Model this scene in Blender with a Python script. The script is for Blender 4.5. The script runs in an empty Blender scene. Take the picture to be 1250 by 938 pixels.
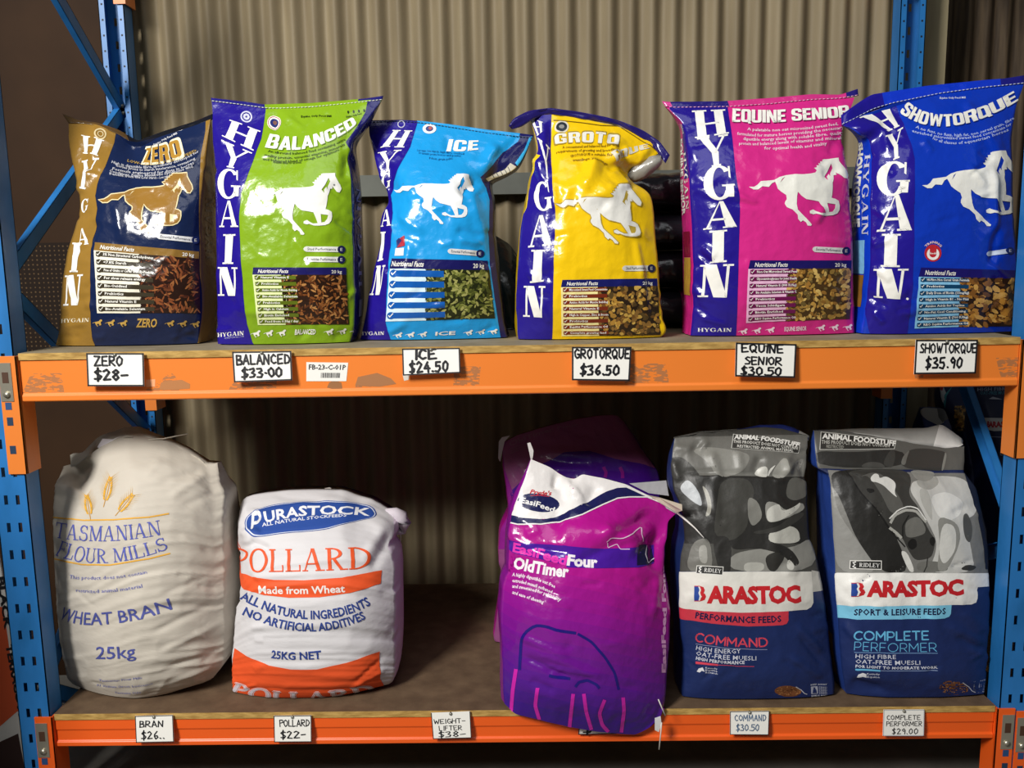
import bpy, math, random
import numpy as np
from mathutils import Matrix, Vector
from mathutils.geometry import tessellate_polygon

# ------------------------------------------------------------------ camera
F_PX = 1062.5
CAM = np.array([1.2882, -2.2175, 1.2271])
PITCH, YAW, ROLL = 0.14638, -0.0046, -0.01687
def _basis():
    cp, sp, cy, sy = math.cos(PITCH), math.sin(PITCH), math.cos(YAW), math.sin(YAW)
    Fw = np.array([sy*cp, cy*cp, -sp]); R = np.array([cy, -sy, 0.0]); U = np.cross(R, Fw)
    c, s = math.cos(ROLL), math.sin(ROLL)
    return Fw, c*R + s*U, -s*R + c*U
FWD, RGT, UPV = _basis()
scene = bpy.context.scene
col = scene.collection
cam = bpy.data.cameras.new('camera')
cam.sensor_fit = 'HORIZONTAL'; cam.sensor_width = 36.0
cam.lens = F_PX*36.0/1250.0
cam.clip_start = 0.05
cob = bpy.data.objects.new('camera', cam); col.objects.link(cob)
cob.matrix_world = Matrix(((RGT[0], UPV[0], -FWD[0], CAM[0]), (RGT[1], UPV[1], -FWD[1], CAM[1]),
                           (RGT[2], UPV[2], -FWD[2], CAM[2]), (0, 0, 0, 1)))
scene.camera = cob

# ------------------------------------------------------------------ light and exposure
scene.view_settings.view_transform = 'Standard'
scene.view_settings.look = 'None'
scene.view_settings.gamma = 1.0
scene.view_settings.use_curve_mapping = False
scene.view_settings.exposure = 0.0
world = bpy.data.worlds.new('shed_daylight'); scene.world = world
world.use_nodes = True
bg = world.node_tree.nodes['Background']
bg.inputs[0].default_value = (0.92, 0.97, 1.0, 1); bg.inputs[1].default_value = 0.07
LAZ, LEL, LDIST = math.radians(36), math.radians(33), 5.0
def area(name, target, az, el, dist, sx, sy, power, colour):
    L = bpy.data.lights.new(name, 'AREA'); L.shape = 'RECTANGLE'; L.size = sx; L.size_y = sy
    L.energy = power; L.color = colour
    o = bpy.data.objects.new(name, L); col.objects.link(o)
    d = Vector((-math.sin(az)*math.cos(el), -math.cos(az)*math.cos(el), math.sin(el)))
    o.location = Vector(target) + d*dist
    o.rotation_euler = d.to_track_quat('Z', 'Y').to_euler()
    return o
area('doorway_daylight', (1.3, 0, 0.8), LAZ, LEL, LDIST, 1.0, 1.2, 300, (1.0, 0.975, 0.93))
area('overhead_fill', (1.3, 0, 0.9), math.radians(5), math.radians(58), 4.0, 2.4, 1.6, 26, (0.95, 0.98, 1.0))  # weak fill lamp added in front and overhead, not a roof opening

# ------------------------------------------------------------------ helpers
def proj(P):
    d = np.asarray(P, float) - CAM
    z = d @ FWD
    return np.stack([625 + F_PX*(d @ RGT)/z, 469 - F_PX*(d @ UPV)/z], -1)
def ray(p):
    p = np.asarray(p, float)
    return FWD*F_PX + RGT*(p[..., 0:1]-625) - UPV*(p[..., 1:2]-469)
def at_y(p, Y):
    d = ray(p); Y = np.asarray(Y, float)
    return CAM + d*((Y-CAM[1])/d[..., 1])[..., None]
def at_x(p, X):
    d = ray(p); return CAM + d*((X-CAM[0])/d[..., 0])[..., None]
def at_z(p, Z):
    d = ray(p); return CAM + d*((Z-CAM[2])/d[..., 2])[..., None]
def lin(h):
    h = h.lstrip('#'); r = []
    for i in (0, 2, 4):
        v = int(h[i:i+2], 16)/255
        r.append(v/12.92 if v <= .04045 else ((v+.055)/1.055)**2.4)
    return (r[0], r[1], r[2], 1)

_m = {}
def material(key, hexcol, rough=0.5, metal=0.0, bump=None, spec=0.5, coat=0.0, var=None):
    """bump: list of (kind, scale, strength, distance, (sx,sy,sz)); var: (scale, hex2, amount, (sx,sy,sz))"""
    k = key
    if k in _m: return _m[k]
    m = bpy.data.materials.new(key); m.use_nodes = True
    nt = m.node_tree; b = nt.nodes['Principled BSDF']
    b.inputs['Base Color'].default_value = lin(hexcol)
    b.inputs['Roughness'].default_value = rough; b.inputs['Metallic'].default_value = metal
    b.inputs['Specular IOR Level'].default_value = spec
    b.inputs['Coat Weight'].default_value = coat; b.inputs['Coat Roughness'].default_value = .12
    tc = nt.nodes.new('ShaderNodeTexCoord')
    def tex(kind, scale, sv):
        mp = nt.nodes.new('ShaderNodeMapping'); mp.inputs['Scale'].default_value = sv
        nt.links.new(tc.outputs['Object'], mp.inputs['Vector'])
        if kind == 'voronoi':
            t = nt.nodes.new('ShaderNodeTexVoronoi'); t.feature = 'F1'; o = t.outputs['Distance']
        elif kind == 'wave':
            t = nt.nodes.new('ShaderNodeTexWave'); t.inputs['Distortion'].default_value = 1.2; o = t.outputs['Fac']
        else:
            t = nt.nodes.new('ShaderNodeTexNoise'); t.inputs['Detail'].default_value = 4; o = t.outputs['Fac']
        t.inputs['Scale'].default_value = scale
        nt.links.new(mp.outputs[0], t.inputs['Vector'])
        return o
    prev = None
    for (kind, scale, st, dist, sv) in (bump or []):
        o = tex(kind, scale, sv)
        bn = nt.nodes.new('ShaderNodeBump'); bn.inputs['Strength'].default_value = st; bn.inputs['Distance'].default_value = dist
        nt.links.new(o, bn.inputs['Height'])
        if prev: nt.links.new(prev.outputs[0], bn.inputs['Normal'])
        prev = bn
    if prev: nt.links.new(prev.outputs[0], b.inputs['Normal'])
    if var:
        sc, h2, amt, sv = var
        o = tex('noise', sc, sv)
        rp = nt.nodes.new('ShaderNodeValToRGB')
        rp.color_ramp.elements[0].position = .35; rp.color_ramp.elements[0].color = lin(h2)
        rp.color_ramp.elements[1].position = .35+amt; rp.color_ramp.elements[1].color = lin(hexcol)
        nt.links.new(o, rp.inputs[0]); nt.links.new(rp.outputs[0], b.inputs['Base Color'])
    _m[k] = m
    return m
ONE = (1, 1, 1)
FILM = [('noise', 16, .40, .010, ONE), ('voronoi', 48, .14, .005, ONE)]
WOVEN = [('noise', 26, .30, .007, (.45, 1, 1.3)), ('wave', 210, .10, .0008, (0, 0, 1)), ('wave', 210, .08, .0008, (1, 0, 0))]
PAPERB = [('noise', 22, .32, .008, ONE), ('voronoi', 60, .10, .004, ONE)]
def film(h):   return material('film_'+h, h, .21, bump=FILM, spec=.55)
def woven(h):  return material('woven_'+h, h, .62, bump=WOVEN, spec=.3)
def matte(h):  return material('laminate_'+h, h, .42, bump=PAPERB, spec=.45)
def plain(h, r=.6):  return material('plain_%s_%d' % (h, int(r*100)), h, r)

class MB:
    def __init__(s): s.v = []; s.f = []; s.m = []; s.n = []; s.smooth = []
    def add(s, verts, faces, mi=0, normals=None, smooth=False):
        b = len(s.v); s.v += [tuple(float(c) for c in x) for x in verts]
        s.n += [tuple(float(c) for c in x) for x in normals] if normals is not None else [(0, 0, 0)]*len(verts)
        s.f += [tuple(int(i)+b for i in f) for f in faces]; s.m += [mi]*len(faces); s.smooth += [smooth]*len(faces)
    def box(s, lo, hi, mi=0):
        (x0, y0, z0), (x1, y1, z1) = lo, hi
        s.add([(x0, y0, z0), (x1, y0, z0), (x1, y1, z0), (x0, y1, z0), (x0, y0, z1), (x1, y0, z1), (x1, y1, z1), (x0, y1, z1)],
              [(0, 3, 2, 1), (4, 5, 6, 7), (0, 1, 5, 4), (1, 2, 6, 5), (2, 3, 7, 6), (3, 0, 4, 7)], mi)
    def prism(s, poly, axis_a, axis_b, mi=0):
        """poly: list of 3-D points at end a; swept by vector"""
        n = len(poly); d = np.asarray(axis_b, float)-np.asarray(axis_a, float)
        a = [np.asarray(p, float) for p in poly]; v = a + [p+d for p in a]
        s.add(v, [tuple(range(n-1, -1, -1)), tuple(range(n, 2*n))] + [(i, (i+1) % n, n+(i+1) % n, n+i) for i in range(n)], mi)
    def tube(s, pts, r, seg=8, mi=0, cap=True):
        pts = [np.asarray(p, float) for p in pts]; n = len(pts); V = []
        for i, p in enumerate(pts):
            t = pts[min(i+1, n-1)]-pts[max(i-1, 0)]; t = t/np.linalg.norm(t)
            a = np.cross(t, (0, 0, 1)); a = a if np.linalg.norm(a) > .05 else np.cross(t, (0, 1, 0)); a = a/np.linalg.norm(a); b = np.cross(t, a)
            rr = r[i] if hasattr(r, '__len__') else r
            V += [p + rr*(math.cos(2*math.pi*k/seg)*a + math.sin(2*math.pi*k/seg)*b) for k in range(seg)]
        Fc = [(i*seg+k, i*seg+(k+1) % seg, (i+1)*seg+(k+1) % seg, (i+1)*seg+k) for i in range(n-1) for k in range(seg)]
        if cap: Fc += [tuple(range(seg-1, -1, -1)), tuple((n-1)*seg+k for k in range(seg))]
        s.add(V, Fc, mi, smooth=True)
    def build(s, name, mats, parent=None, origin=(0, 0, 0), bevel=0.0, custom=False):
        me = bpy.data.meshes.new(name); o = np.asarray(origin, float)
        me.from_pydata([tuple(np.asarray(v)-o) for v in s.v], [], s.f)
        for m in (mats if isinstance(mats, (list, tuple)) else [mats]): me.materials.append(m)
        me.polygons.foreach_set('material_index', s.m); me.polygons.foreach_set('use_smooth', s.smooth)
        me.update()
        if custom:
            me.normals_split_custom_set_from_vertices(s.n)
        ob = bpy.data.objects.new(name, me); col.objects.link(ob)
        if parent is not None: ob.parent = parent
        else: ob.location = origin
        if bevel:
            bv = ob.modifiers.new('bevel', 'BEVEL'); bv.width = bevel; bv.segments = 2; bv.limit_method = 'ANGLE'
        return ob
def tag(o, label=None, cat=None, group=None, kind=None):
    if label: o['label'] = label
    if cat: o['category'] = cat
    if group: o['group'] = group
    if kind: o['kind'] = kind
    return o
def empty(name, loc, label, cat, group=None):
    o = bpy.data.objects.new(name, None); o.empty_display_size = .05; col.objects.link(o); o.location = tuple(float(c) for c in loc)
    return tag(o, label, cat, group)

# ------------------------------------------------------------------ lettering
_font = {}
def text_shape(s, bold=0.0, res=2, spacing=1.0):
    k = (s, bold, res, spacing)
    if k in _font: return _font[k]
    cu = bpy.data.curves.new('t', 'FONT'); cu.body = s; cu.offset = bold; cu.resolution_u = res; cu.space_character = spacing
    ob = bpy.data.objects.new('t', cu); col.objects.link(ob)
    me = ob.to_mesh(); me.calc_loop_triangles()
    V = np.array([v.co[:2] for v in me.vertices]); T = np.array([t.vertices[:] for t in me.loop_triangles])
    ob.to_mesh_clear(); bpy.data.objects.remove(ob); bpy.data.curves.remove(cu)
    if not len(V): V = np.zeros((3, 2)); T = np.array([[0, 1, 2]])
    V = V/0.69
    V[:, 0] -= V[:, 0].min()
    _font[k] = (V, T, float(V[:, 0].max())); return _font[k]
def tri_poly(loops):
    """loops of 2-D points (outer, holes...) -> verts, tris"""
    V = np.array([p for l in loops for p in l], float)
    T = tessellate_polygon([[Vector((p[0], p[1], 0)) for p in l] for l in loops])
    return V, np.array(T)
def ring(cx, cy, ox, oy, ix, iy, a0, a1, n=18, dx=0):
    a = np.radians(np.linspace(a0, a1, n+1))
    O = np.stack([cx+ox*np.cos(a), cy+oy*np.sin(a)], 1); I = np.stack([cx+dx+ix*np.cos(a), cy+iy*np.sin(a)], 1)
    return [[O[i], O[i+1], I[i+1], I[i]] for i in range(n)]
def glyph(ch, th=.2, tn=.07):
    """one serif capital of cap height 1 as convex polygons, and its advance"""
    sf, se = .055, .085
    R = lambda x0, y0, x1, y1: [(x0, y0), (x1, y0), (x1, y1), (x0, y1)]
    D = lambda x0, y0, x1, y1, w: [(x0, y0), (x0+w, y0), (x1+w, y1), (x1, y1)]
    stem = lambda x, w, y0=0, y1=1: [R(x, y0, x+w, y1), R(x-se, y0, x+w+se, y0+sf), R(x-se, y1-sf, x+w+se, y1)]
    g = {}
    if ch == 'H': return stem(.1, th)+stem(.68, th)+[R(.2, .46, .8, .46+tn)], .98+th-.2
    if ch == 'I': return stem(.1, th), .2+th
    if ch == 'N': return [R(.1, 0, .1+tn, 1), R(.72, 0, .72+tn, 1), D(.72+tn-th*1.15, 0, .08, 1, th*1.15), R(0, 0, .28, sf), R(.62, 1-sf, .9, 1), R(0, 1-sf, .2, 1)], .92
    if ch == 'A': return [D(.07, 0, .42, 1, tn), D(.67, 0, .40, 1, th), R(.2, .3, .7, .3+tn), R(0, 0, .25, sf), R(.58, 0, .98, sf)], .98
    if ch == 'Y': return [D(.36, .45, .04, 1, th), [(.46, .45), (.54, .45), (.86, 1), (.78, 1)], R(.36, 0, .36+th, .48), R(.26, 0, .46+th, sf), R(-.03, 1-sf, .36, 1), R(.64, 1-sf, .94, 1)], .93
    if ch == 'G': return ring(.48, .5, .48, .52, .48-th, .45, 42, 330, 22, .02)+[R(.7, .08, .7+th*.9, .45), R(.58, .40, .98, .40+sf), [(.78, .98), (.84, .98), (.86, .62), (.80, .66)]], 1.0
    if ch == 'T': return stem(.36, th)+[R(0, 1-tn, .9, 1), R(0, .75, sf, 1), R(.9-sf, .75, .9, 1)], .92
    if ch == 'S':
        a = ring(.36, .74, .30, .28, .30-th*.8, .21, 25, 270, 14)+ring(.36, .27, .33, .29, .33-th*.8, .22, -155, 90, 14)
        return a+[D(.22, .62, .12, .66, th)]+[R(.57, .72, .57+sf, .98), R(.05, .02, .05+sf, .3)], .76
    if ch == 'M': return [R(.1, 0, .1+tn, 1), D(.46, .02, .08, 1, th), [(.5, .02), (.56, .02), (.98, 1), (.88, 1)], R(.86, 0, .86+th, 1), R(0, 0, .27, sf), R(.78, 0, .96+th, sf), R(0, 1-sf, .2, 1), R(.9, 1-sf, .96+th, 1)], .98+th
    if ch == 'F': return stem(.1, th)+[R(.1, 1-tn, .7, 1), R(.7-sf, .74, .7, 1), R(.2, .48, .55, .48+tn), R(.5, .4, .5+sf, .62)], .74
    if ch == 'E': return stem(.1, th)+[R(.1, 1-tn, .7, 1), R(.7-sf, .74, .7, 1), R(.2, .48, .55, .48+tn), R(.1, 0, .74, tn), R(.74-sf, 0, .74, .28)], .8
    if ch == 'L': return stem(.1, th)+[R(.1, 0, .72, tn), R(.72-sf, 0, .72, .3)], .76
    if ch == 'O': return ring(.5, .5, .5, .52, .5-th, .45, 0, 360, 28), 1.02
    if ch == 'U': return [R(.1, .3, .1+th, 1), R(.72, .3, .72+tn, 1), R(0, 1-sf, .2+th, 1), R(.62, 1-sf, .9, 1)]+ring(.445, .32, .345, .34, .345-th*.8, .27, 180, 360, 14), .92
    if ch == 'R': return stem(.1, th)+ring(.2+th*.4, .74, .46, .26, .46-th, .20, -90, 90, 12)+[R(.2, .48, .3, .48+tn), R(.2, 1-tn, .3, 1), D(.62, 0, .3, .5, th), R(.6, 0, .94, sf)], .92
    if ch == 'P': return stem(.1, th)+ring(.2+th*.4, .72, .48, .28, .48-th, .22, -90, 90, 12)+[R(.2, .44, .3, .44+tn), R(.2, 1-tn, .3, 1)], .8
    if ch == 'D': return stem(.1, th)+ring(.22, .5, .68, .5, .68-th, .5-tn, -90, 90, 18), .98
    return [], .35
def serif_text(s, th=.2, tn=.07, gap=.06):
    V, T, x = [], [], 0
    for ch in s:
        ps, w = glyph(ch, th, tn)
        for p in ps:
            b = len(V); V += [(a[0]+x, a[1]) for a in p]; T += [(b, b+i, b+i+1) for i in range(1, len(p)-1)]
        x += w+gap
    return np.array(V, float), np.array(T), x-gap
def rrect(x0, y0, x1, y1, r, n=4):
    P = []
    for cx, cy, a in ((x1-r, y1-r, 0), (x0+r, y1-r, 90), (x0+r, y0+r, 180), (x1-r, y0+r, 270)):
        P += [(cx+r*math.cos(math.radians(a+90*k/n)), cy+r*math.sin(math.radians(a+90*k/n))) for k in range(n+1)]
    return P
def block(ch):
    """one heavy condensed capital: list of loop sets and its advance"""
    t, b, w = .23, .17, .64
    R = lambda x0, y0, x1, y1: [[(x0, y0), (x1, y0), (x1, y1), (x0, y1)]]
    P = lambda *p: [list(p)]
    o, i = rrect(0, 0, w, 1, .17), rrect(t, b, w-t, 1-b, .06)
    if ch == 'I': return [R(0, 0, t, 1)], t
    if ch == 'O': return [[o, i]], w
    if ch == 'Q': return [[o, i], P((w-.3, .2), (w-.12, .2), (w+.03, -.1), (w-.16, -.1))], w
    if ch == 'U': return [R(0, .17, t, 1), R(w-t, .17, w, 1), [[(0, .3)]+[p for p in rrect(0, 0, w, .5, .17)[10:]]+[(w, .3), (w-t, .3), (w-t, b+.03), (w-t-.05, b), (t+.05, b), (t, b+.03), (t, .3)]]], w
    if ch == 'C': return [R(0, .17, t, .83), [[(0, .8), (.05, .95), (.17, 1), (w-.17, 1), (w-.05, .95), (w, .83), (w, .62), (w-t, .62), (w-t, 1-b), (t, 1-b), (t, .8)]], [[(0, .2), (t, .2), (t, b), (w-t, b), (w-t, .38), (w, .38), (w, .17), (w-.05, .05), (w-.17, 0), (.17, 0), (.05, .05)]]], w
    if ch == 'S': return [[[(w, .70), (w, .83), (w-.05, .95), (w-.17, 1), (.17, 1), (.05, .95), (0, .83), (0, .60), (.06, .50), (w-t, .36), (w-t, b), (t, b), (t, .34), (0, .34), (0, .17), (.05, .05), (.17, 0), (w-.17, 0), (w-.05, .05), (w, .17), (w, .42), (w-.06, .53), (t, .66), (t, 1-b), (w-t, 1-b), (w-t, .70)]]], w
    if ch == 'E': return [R(0, 0, t, 1), R(0, 1-b, .52, 1), R(0, .42, .48, .42+b), R(0, 0, .53, b)], .53
    if ch == 'L': return [R(0, 0, t, 1), R(0, 0, .5, b)], .5
    if ch == 'T': return [R(.155, 0, .155+t, 1), R(0, 1-b, .54, 1)], .54
    if ch == 'H': return [R(0, 0, t, 1), R(w-t, 0, w, 1), R(t, .42, w-t, .42+b)], w
    if ch == 'N': return [R(0, 0, t*.85, 1), R(w-t*.85, 0, w, 1), P((0, 1), (t, 1), (w, 0), (w-t, 0))], w
    if ch == 'Z': return [R(0, 1-b, .56, 1), R(0, 0, .57, b), P((.02, .15), (.29, .15), (.54, .85), (.28, .85))], .57
    if ch == 'A': return [P((0, 0), (.22, 0), (.42, 1), (.22, 1)), P((.68, 0), (.46, 0), (.26, 1), (.46, 1)), R(.17, .18, .5, .33)], .68
    if ch == 'W': return [P((.18, 0), (.36, 0), (.21, 1), (0, 1)), P((.18, 0), (.36, 0), (.55, .95), (.40, .95)), P((.59, 0), (.77, 0), (.55, .95), (.40, .95)), P((.59, 0), (.77, 0), (.95, 1), (.74, 1))], .95
    if ch == 'D': return [[[(0, 0), (.44, 0), (.58, .05), (w, .2), (w, .8), (.58, .95), (.44, 1), (0, 1)], rrect(t, b, w-t, 1-b, .06)]], w
    if ch == 'G': return block('C')[0]+[R(.33, .36, w, .5), R(w-.2, .05, w, .5)], w
    if ch == 'R': return [R(0, 0, t, 1), [[(t, 1-b), (w-t, 1-b), (w-t, .58), (t, .58), (t, .43), (w-.14, .43), (w-.03, .52), (w, .62), (w, .82), (w-.05, .95), (w-.17, 1), (t, 1)]], P((w-t, 0), (w+.01, 0), (w-.06, .5), (w-t-.08, .5))], w
    if ch == 'B': return [R(0, 0, t, 1), [[(t, 1-b), (w-t, 1-b), (w-t, .58), (t, .58), (t, .44), (w-.1, .5), (w-.02, .58), (w-.01, .85), (w-.06, .96), (w-.18, 1), (t, 1)]], [[(t, .58), (t, .43), (w-t, .43), (w-t, b), (t, b), (t, 0), (w-.16, 0), (w-.03, .06), (w, .2), (w, .42), (w-.1, .53)]]], w
    return [], .26
def block_text(s, gap=.055, grow=0.0):
    V, T, x = [], [], 0.0
    for ch in s:
        sets, w = block(ch)
        for loops in sets:
            v, t = tri_poly(loops); b = len(V); V += [(a[0]+x, a[1]) for a in v]; T += [tuple(int(i)+b for i in q) for q in t]
        x += w+gap
    V = np.array(V, float)
    if grow: V = (V-[x/2, .5])*(1+2*grow/np.array([max(x, 1), 1.0]))+[x/2, .5]
    return V, np.array(T), x-gap
HAND = {
 'Z': [[(0, 1), (.6, 1), (0, 0), (.65, 0)]], 'E': [[(.55, 1), (0, .97), (.02, 0), (.58, .03)], [(0, .5), (.45, .52)]],
 'R': [[(0, 0), (.02, 1), (.5, .95), (.55, .7), (.4, .52), (.05, .5), (.6, 0)]], 'O': [[(.3, 1), (.05, .8), (0, .4), (.25, 0), (.55, .2), (.6, .7), (.3, 1)]],
 'B': [[(0, 0), (.02, 1), (.45, .95), (.45, .6), (.05, .52), (.55, .4), (.5, .05), (0, 0)]], 'A': [[(0, 0), (.3, 1), (.62, 0)], [(.12, .35), (.5, .35)]],
 'L': [[(0, 1), (.02, 0), (.5, .02)]], 'N': [[(0, 0), (0, 1), (.52, 0), (.55, 1)]], 'C': [[(.55, .85), (.3, 1), (.05, .7), (.05, .3), (.3, 0), (.58, .15)]],
 'D': [[(0, 0), (.02, 1), (.4, .9), (.6, .5), (.4, .1), (0, 0)]], 'I': [[(.1, 0), (.1, 1)]], 'J': [[(.3, 1), (.3, .1), (0, .1)]],
 'G': [[(.55, .85), (.3, 1), (.03, .7), (.05, .25), (.3, 0), (.58, .12), (.58, .45), (.32, .45)]], 'T': [[(0, 1), (.6, 1)], [(.3, 1), (.3, 0)]],
 'U': [[(0, 1), (.03, .2), (.28, 0), (.52, .2), (.55, 1)]], 'Q': [[(.3, 1), (.05, .8), (0, .4), (.25, 0), (.55, .2), (.6, .7), (.3, 1)], [(.35, .3), (.65, -.08)]],
 'S': [[(.5, .9), (.25, 1), (.05, .78), (.25, .55), (.5, .35), (.42, .05), (.0, .06)]], 'H': [[(0, 0), (0, 1)], [(.55, 0), (.55, 1)], [(0, .5), (.55, .5)]],
 'W': [[(0, 1), (.2, 0), (.4, .7), (.6, 0), (.8, 1)]], 'P': [[(0, 0), (.02, 1), (.5, .95), (.52, .6), (.05, .5)]], 'F': [[(.5, 1), (0, .97), (.02, 0)], [(0, .52), (.42, .54)]],
 'M': [[(0, 0), (.08, 1), (.38, .3), (.68, 1), (.78, 0)]], '$': [[(.5, .85), (.25, .95), (.05, .75), (.25, .52), (.5, .32), (.4, .08), (.0, .1)], [(.28, 1.15), (.22, -.15)]],
 '0': [[(.3, 1), (.05, .75), (.03, .3), (.25, 0), (.5, .25), (.52, .75), (.3, 1)]], '2': [[(.02, .8), (.25, 1), (.5, .75), (.02, .02), (.55, .03)]],
 '3': [[(.02, .92), (.35, 1), (.45, .75), (.18, .55), (.5, .35), (.4, .05), (0, .05)]], '4': [[(.35, 1), (0, .35), (.55, .36)], [(.4, .65), (.4, 0)]],
 '5': [[(.5, 1), (.08, .97), (.05, .55), (.4, .6), (.5, .3), (.3, 0), (0, .06)]], '6': [[(.42, 1), (.1, .6), (.03, .25), (.25, 0), (.48, .2), (.35, .45), (.06, .35)]],
 '8': [[(.28, .52), (.05, .75), (.28, 1), (.5, .78), (.28, .52), (.02, .25), (.28, 0), (.52, .22), (.28, .52)]], '9': [[(.45, .75), (.25, 1), (.03, .75), (.2, .5), (.45, .65), (.4, 0)]],
 '1': [[(.1, .8), (.25, 1), (.25, 0)]], '7': [[(0, 1), (.5, 1), (.15, 0)]], '-': [[(.0, .45), (.5, .48)]], '_': [[(.0, .45), (1.0, .48)]], '.': [[(.05, .08), (.14, .03)]], ':': [[(.05, .45), (.14, .42)]]}
_arc = lambda cx, cy, rx, ry, a0, a1, n=14: [(cx+rx*math.cos(math.radians(a0+(a1-a0)*k/n)), cy+ry*math.sin(math.radians(a0+(a1-a0)*k/n))) for k in range(n+1)]
GEO = {'C': [_arc(.48, .5, .48, .5, 48, 312)], 'O': [_arc(.52, .5, .52, .5, 0, 360, 22)], 'M': [[(0, 0), (0, 1), (.46, .32), (.92, 1), (.92, 0)]], 'A': [[(0, 0), (.44, 1), (.88, 0)], [(.17, .3), (.71, .3)]],
       'N': [[(0, 0), (0, 1), (.74, 0), (.74, 1)]], 'D': [[(0, 0), (0, 1), (.32, 1)]+_arc(.32, .5, .48, .5, 90, -90)+[(0, 0)]], 'P': [[(0, 0), (0, 1), (.38, 1)]+_arc(.38, .69, .31, .31, 90, -90)+[(0, .38)]],
       'L': [[(0, 1), (0, 0), (.58, 0)]], 'E': [[(.62, 1), (0, 1), (0, 0), (.62, 0)], [(0, .5), (.54, .5)]], 'T': [[(0, 1), (.74, 1)], [(.37, 1), (.37, 0)]], 'F': [[(.62, 1), (0, 1), (0, 0)], [(0, .48), (.54, .48)]],
       'R': [[(0, 0), (0, 1), (.38, 1)]+_arc(.38, .7, .31, .3, 90, -90)+[(0, .4)], [(.36, .4), (.7, 0)]]}
def hand_text(s, stroke=.13, jitter=.04, rnd=None, font=None):
    font = font or HAND
    V, T, x = [], [], 0
    rnd = rnd or random.Random(sum(map(ord, s)))
    for ch in s:
        if ch == ' ': x += .45; continue
        for line in font[ch]:
            pts = [np.array((a+x+rnd.uniform(-jitter, jitter), b+rnd.uniform(-jitter, jitter))) for a, b in line]
            for p in pts:
                b = len(V); V += [tuple(p+stroke/2*np.array((math.cos(k*math.pi/4), math.sin(k*math.pi/4)))) for k in range(8)]
                T += [(b, b+k, b+k+1) for k in range(1, 7)]
            for p, q in zip(pts[:-1], pts[1:]):
                d = q-p; d = d/(np.linalg.norm(d)+1e-9); nrm = np.array((-d[1], d[0]))*stroke/2
                b = len(V); V += [tuple(p+nrm), tuple(p-nrm), tuple(q-nrm), tuple(q+nrm)]; T += [(b, b+1, b+2), (b, b+2, b+3)]
        x += max(a for l in font[ch] for a, b in l)+(.22 if font is HAND else .27)
    return np.array(V, float), np.array(T), x-(.22 if font is HAND else .27)
def along(shape, base, h, slant=0.0, h1=None):
    """lay a text shape on a baseline of 2 or 3 picture points; h cap height"""
    V, T, w = shape
    t = V[:, 0]/w
    b = [np.asarray(p, float) for p in base]
    if len(b) == 2: b = [b[0], (b[0]+b[1])/2, b[1]]
    c = 2*b[1]-.5*(b[0]+b[2])
    t_ = t[:, None]
    P = (1-t_)**2*b[0]+2*t_*(1-t_)*c+t_**2*b[2]
    d = 2*(1-t_)*(c-b[0])+2*t_*(b[2]-c); d = d/(np.linalg.norm(d, axis=1, keepdims=True)+1e-9)
    up = np.stack([d[:, 1], -d[:, 0]], 1)
    hh = (h+((h1 if h1 is not None else h)-h)*t)[:, None]
    return P+up*V[:, 1:2]*hh+d*slant*V[:, 1:2]*hh, T
def bil(q, a, b):
    """quad TL,TR,BR,BL in picture points; a,b arrays 0..1"""
    TL, TR, BR, BL = [np.asarray(p, float) for p in q]; a = np.asarray(a, float)[..., None]; b = np.asarray(b, float)[..., None]
    return (1-a)*(1-b)*TL+a*(1-b)*TR+a*b*BR+(1-a)*b*BL
# ------------------------------------------------------------------ sacks
def crop(ox, oy, s, pts): return [(ox+x/s, oy+y/s) for x, y in pts]
def resample(poly, n, sm=0.0):
    p = np.asarray(poly, float)
    t = np.r_[0, np.cumsum(np.linalg.norm(np.diff(p, axis=0), axis=1))]; t /= t[-1]
    N = 240; u = np.linspace(0, 1, N+1)
    q = np.stack([np.interp(u, t, p[:, 0]), np.interp(u, t, p[:, 1])], 1)
    if sm > 0:
        k = int(sm*N*3); x = np.arange(-k, k+1); g = np.exp(-.5*(x/(sm*N))**2); g /= g.sum()
        e = np.concatenate([2*q[0]-q[k:0:-1], q, 2*q[-1]-q[-2:-k-2:-1]])
        q = np.stack([np.convolve(e[:, i], g, 'valid') for i in (0, 1)], 1)
    v = np.linspace(0, 1, n)
    return np.stack([np.interp(v, u, q[:, 0]), np.interp(v, u, q[:, 1])], 1)
def noise2(a, b, seed):
    rs = np.random.RandomState(seed); G = rs.rand(64, 64)
    a = np.asarray(a) % 63; b = np.asarray(b) % 63
    i = np.floor(a).astype(int); j = np.floor(b).astype(int); f = a-i; g = b-j
    f = f*f*f*(f*(f*6-15)+10); g = g*g*g*(g*(g*6-15)+10); i2 = (i+1) % 63; j2 = (j+1) % 63
    return (G[i, j]*(1-f)+G[i2, j]*f)*(1-g)+(G[i, j2]*(1-f)+G[i2, j2]*f)*g
def ridged(a, b, seed): return 1-np.abs(2*noise2(a, b, seed)-1)*1.6

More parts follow.
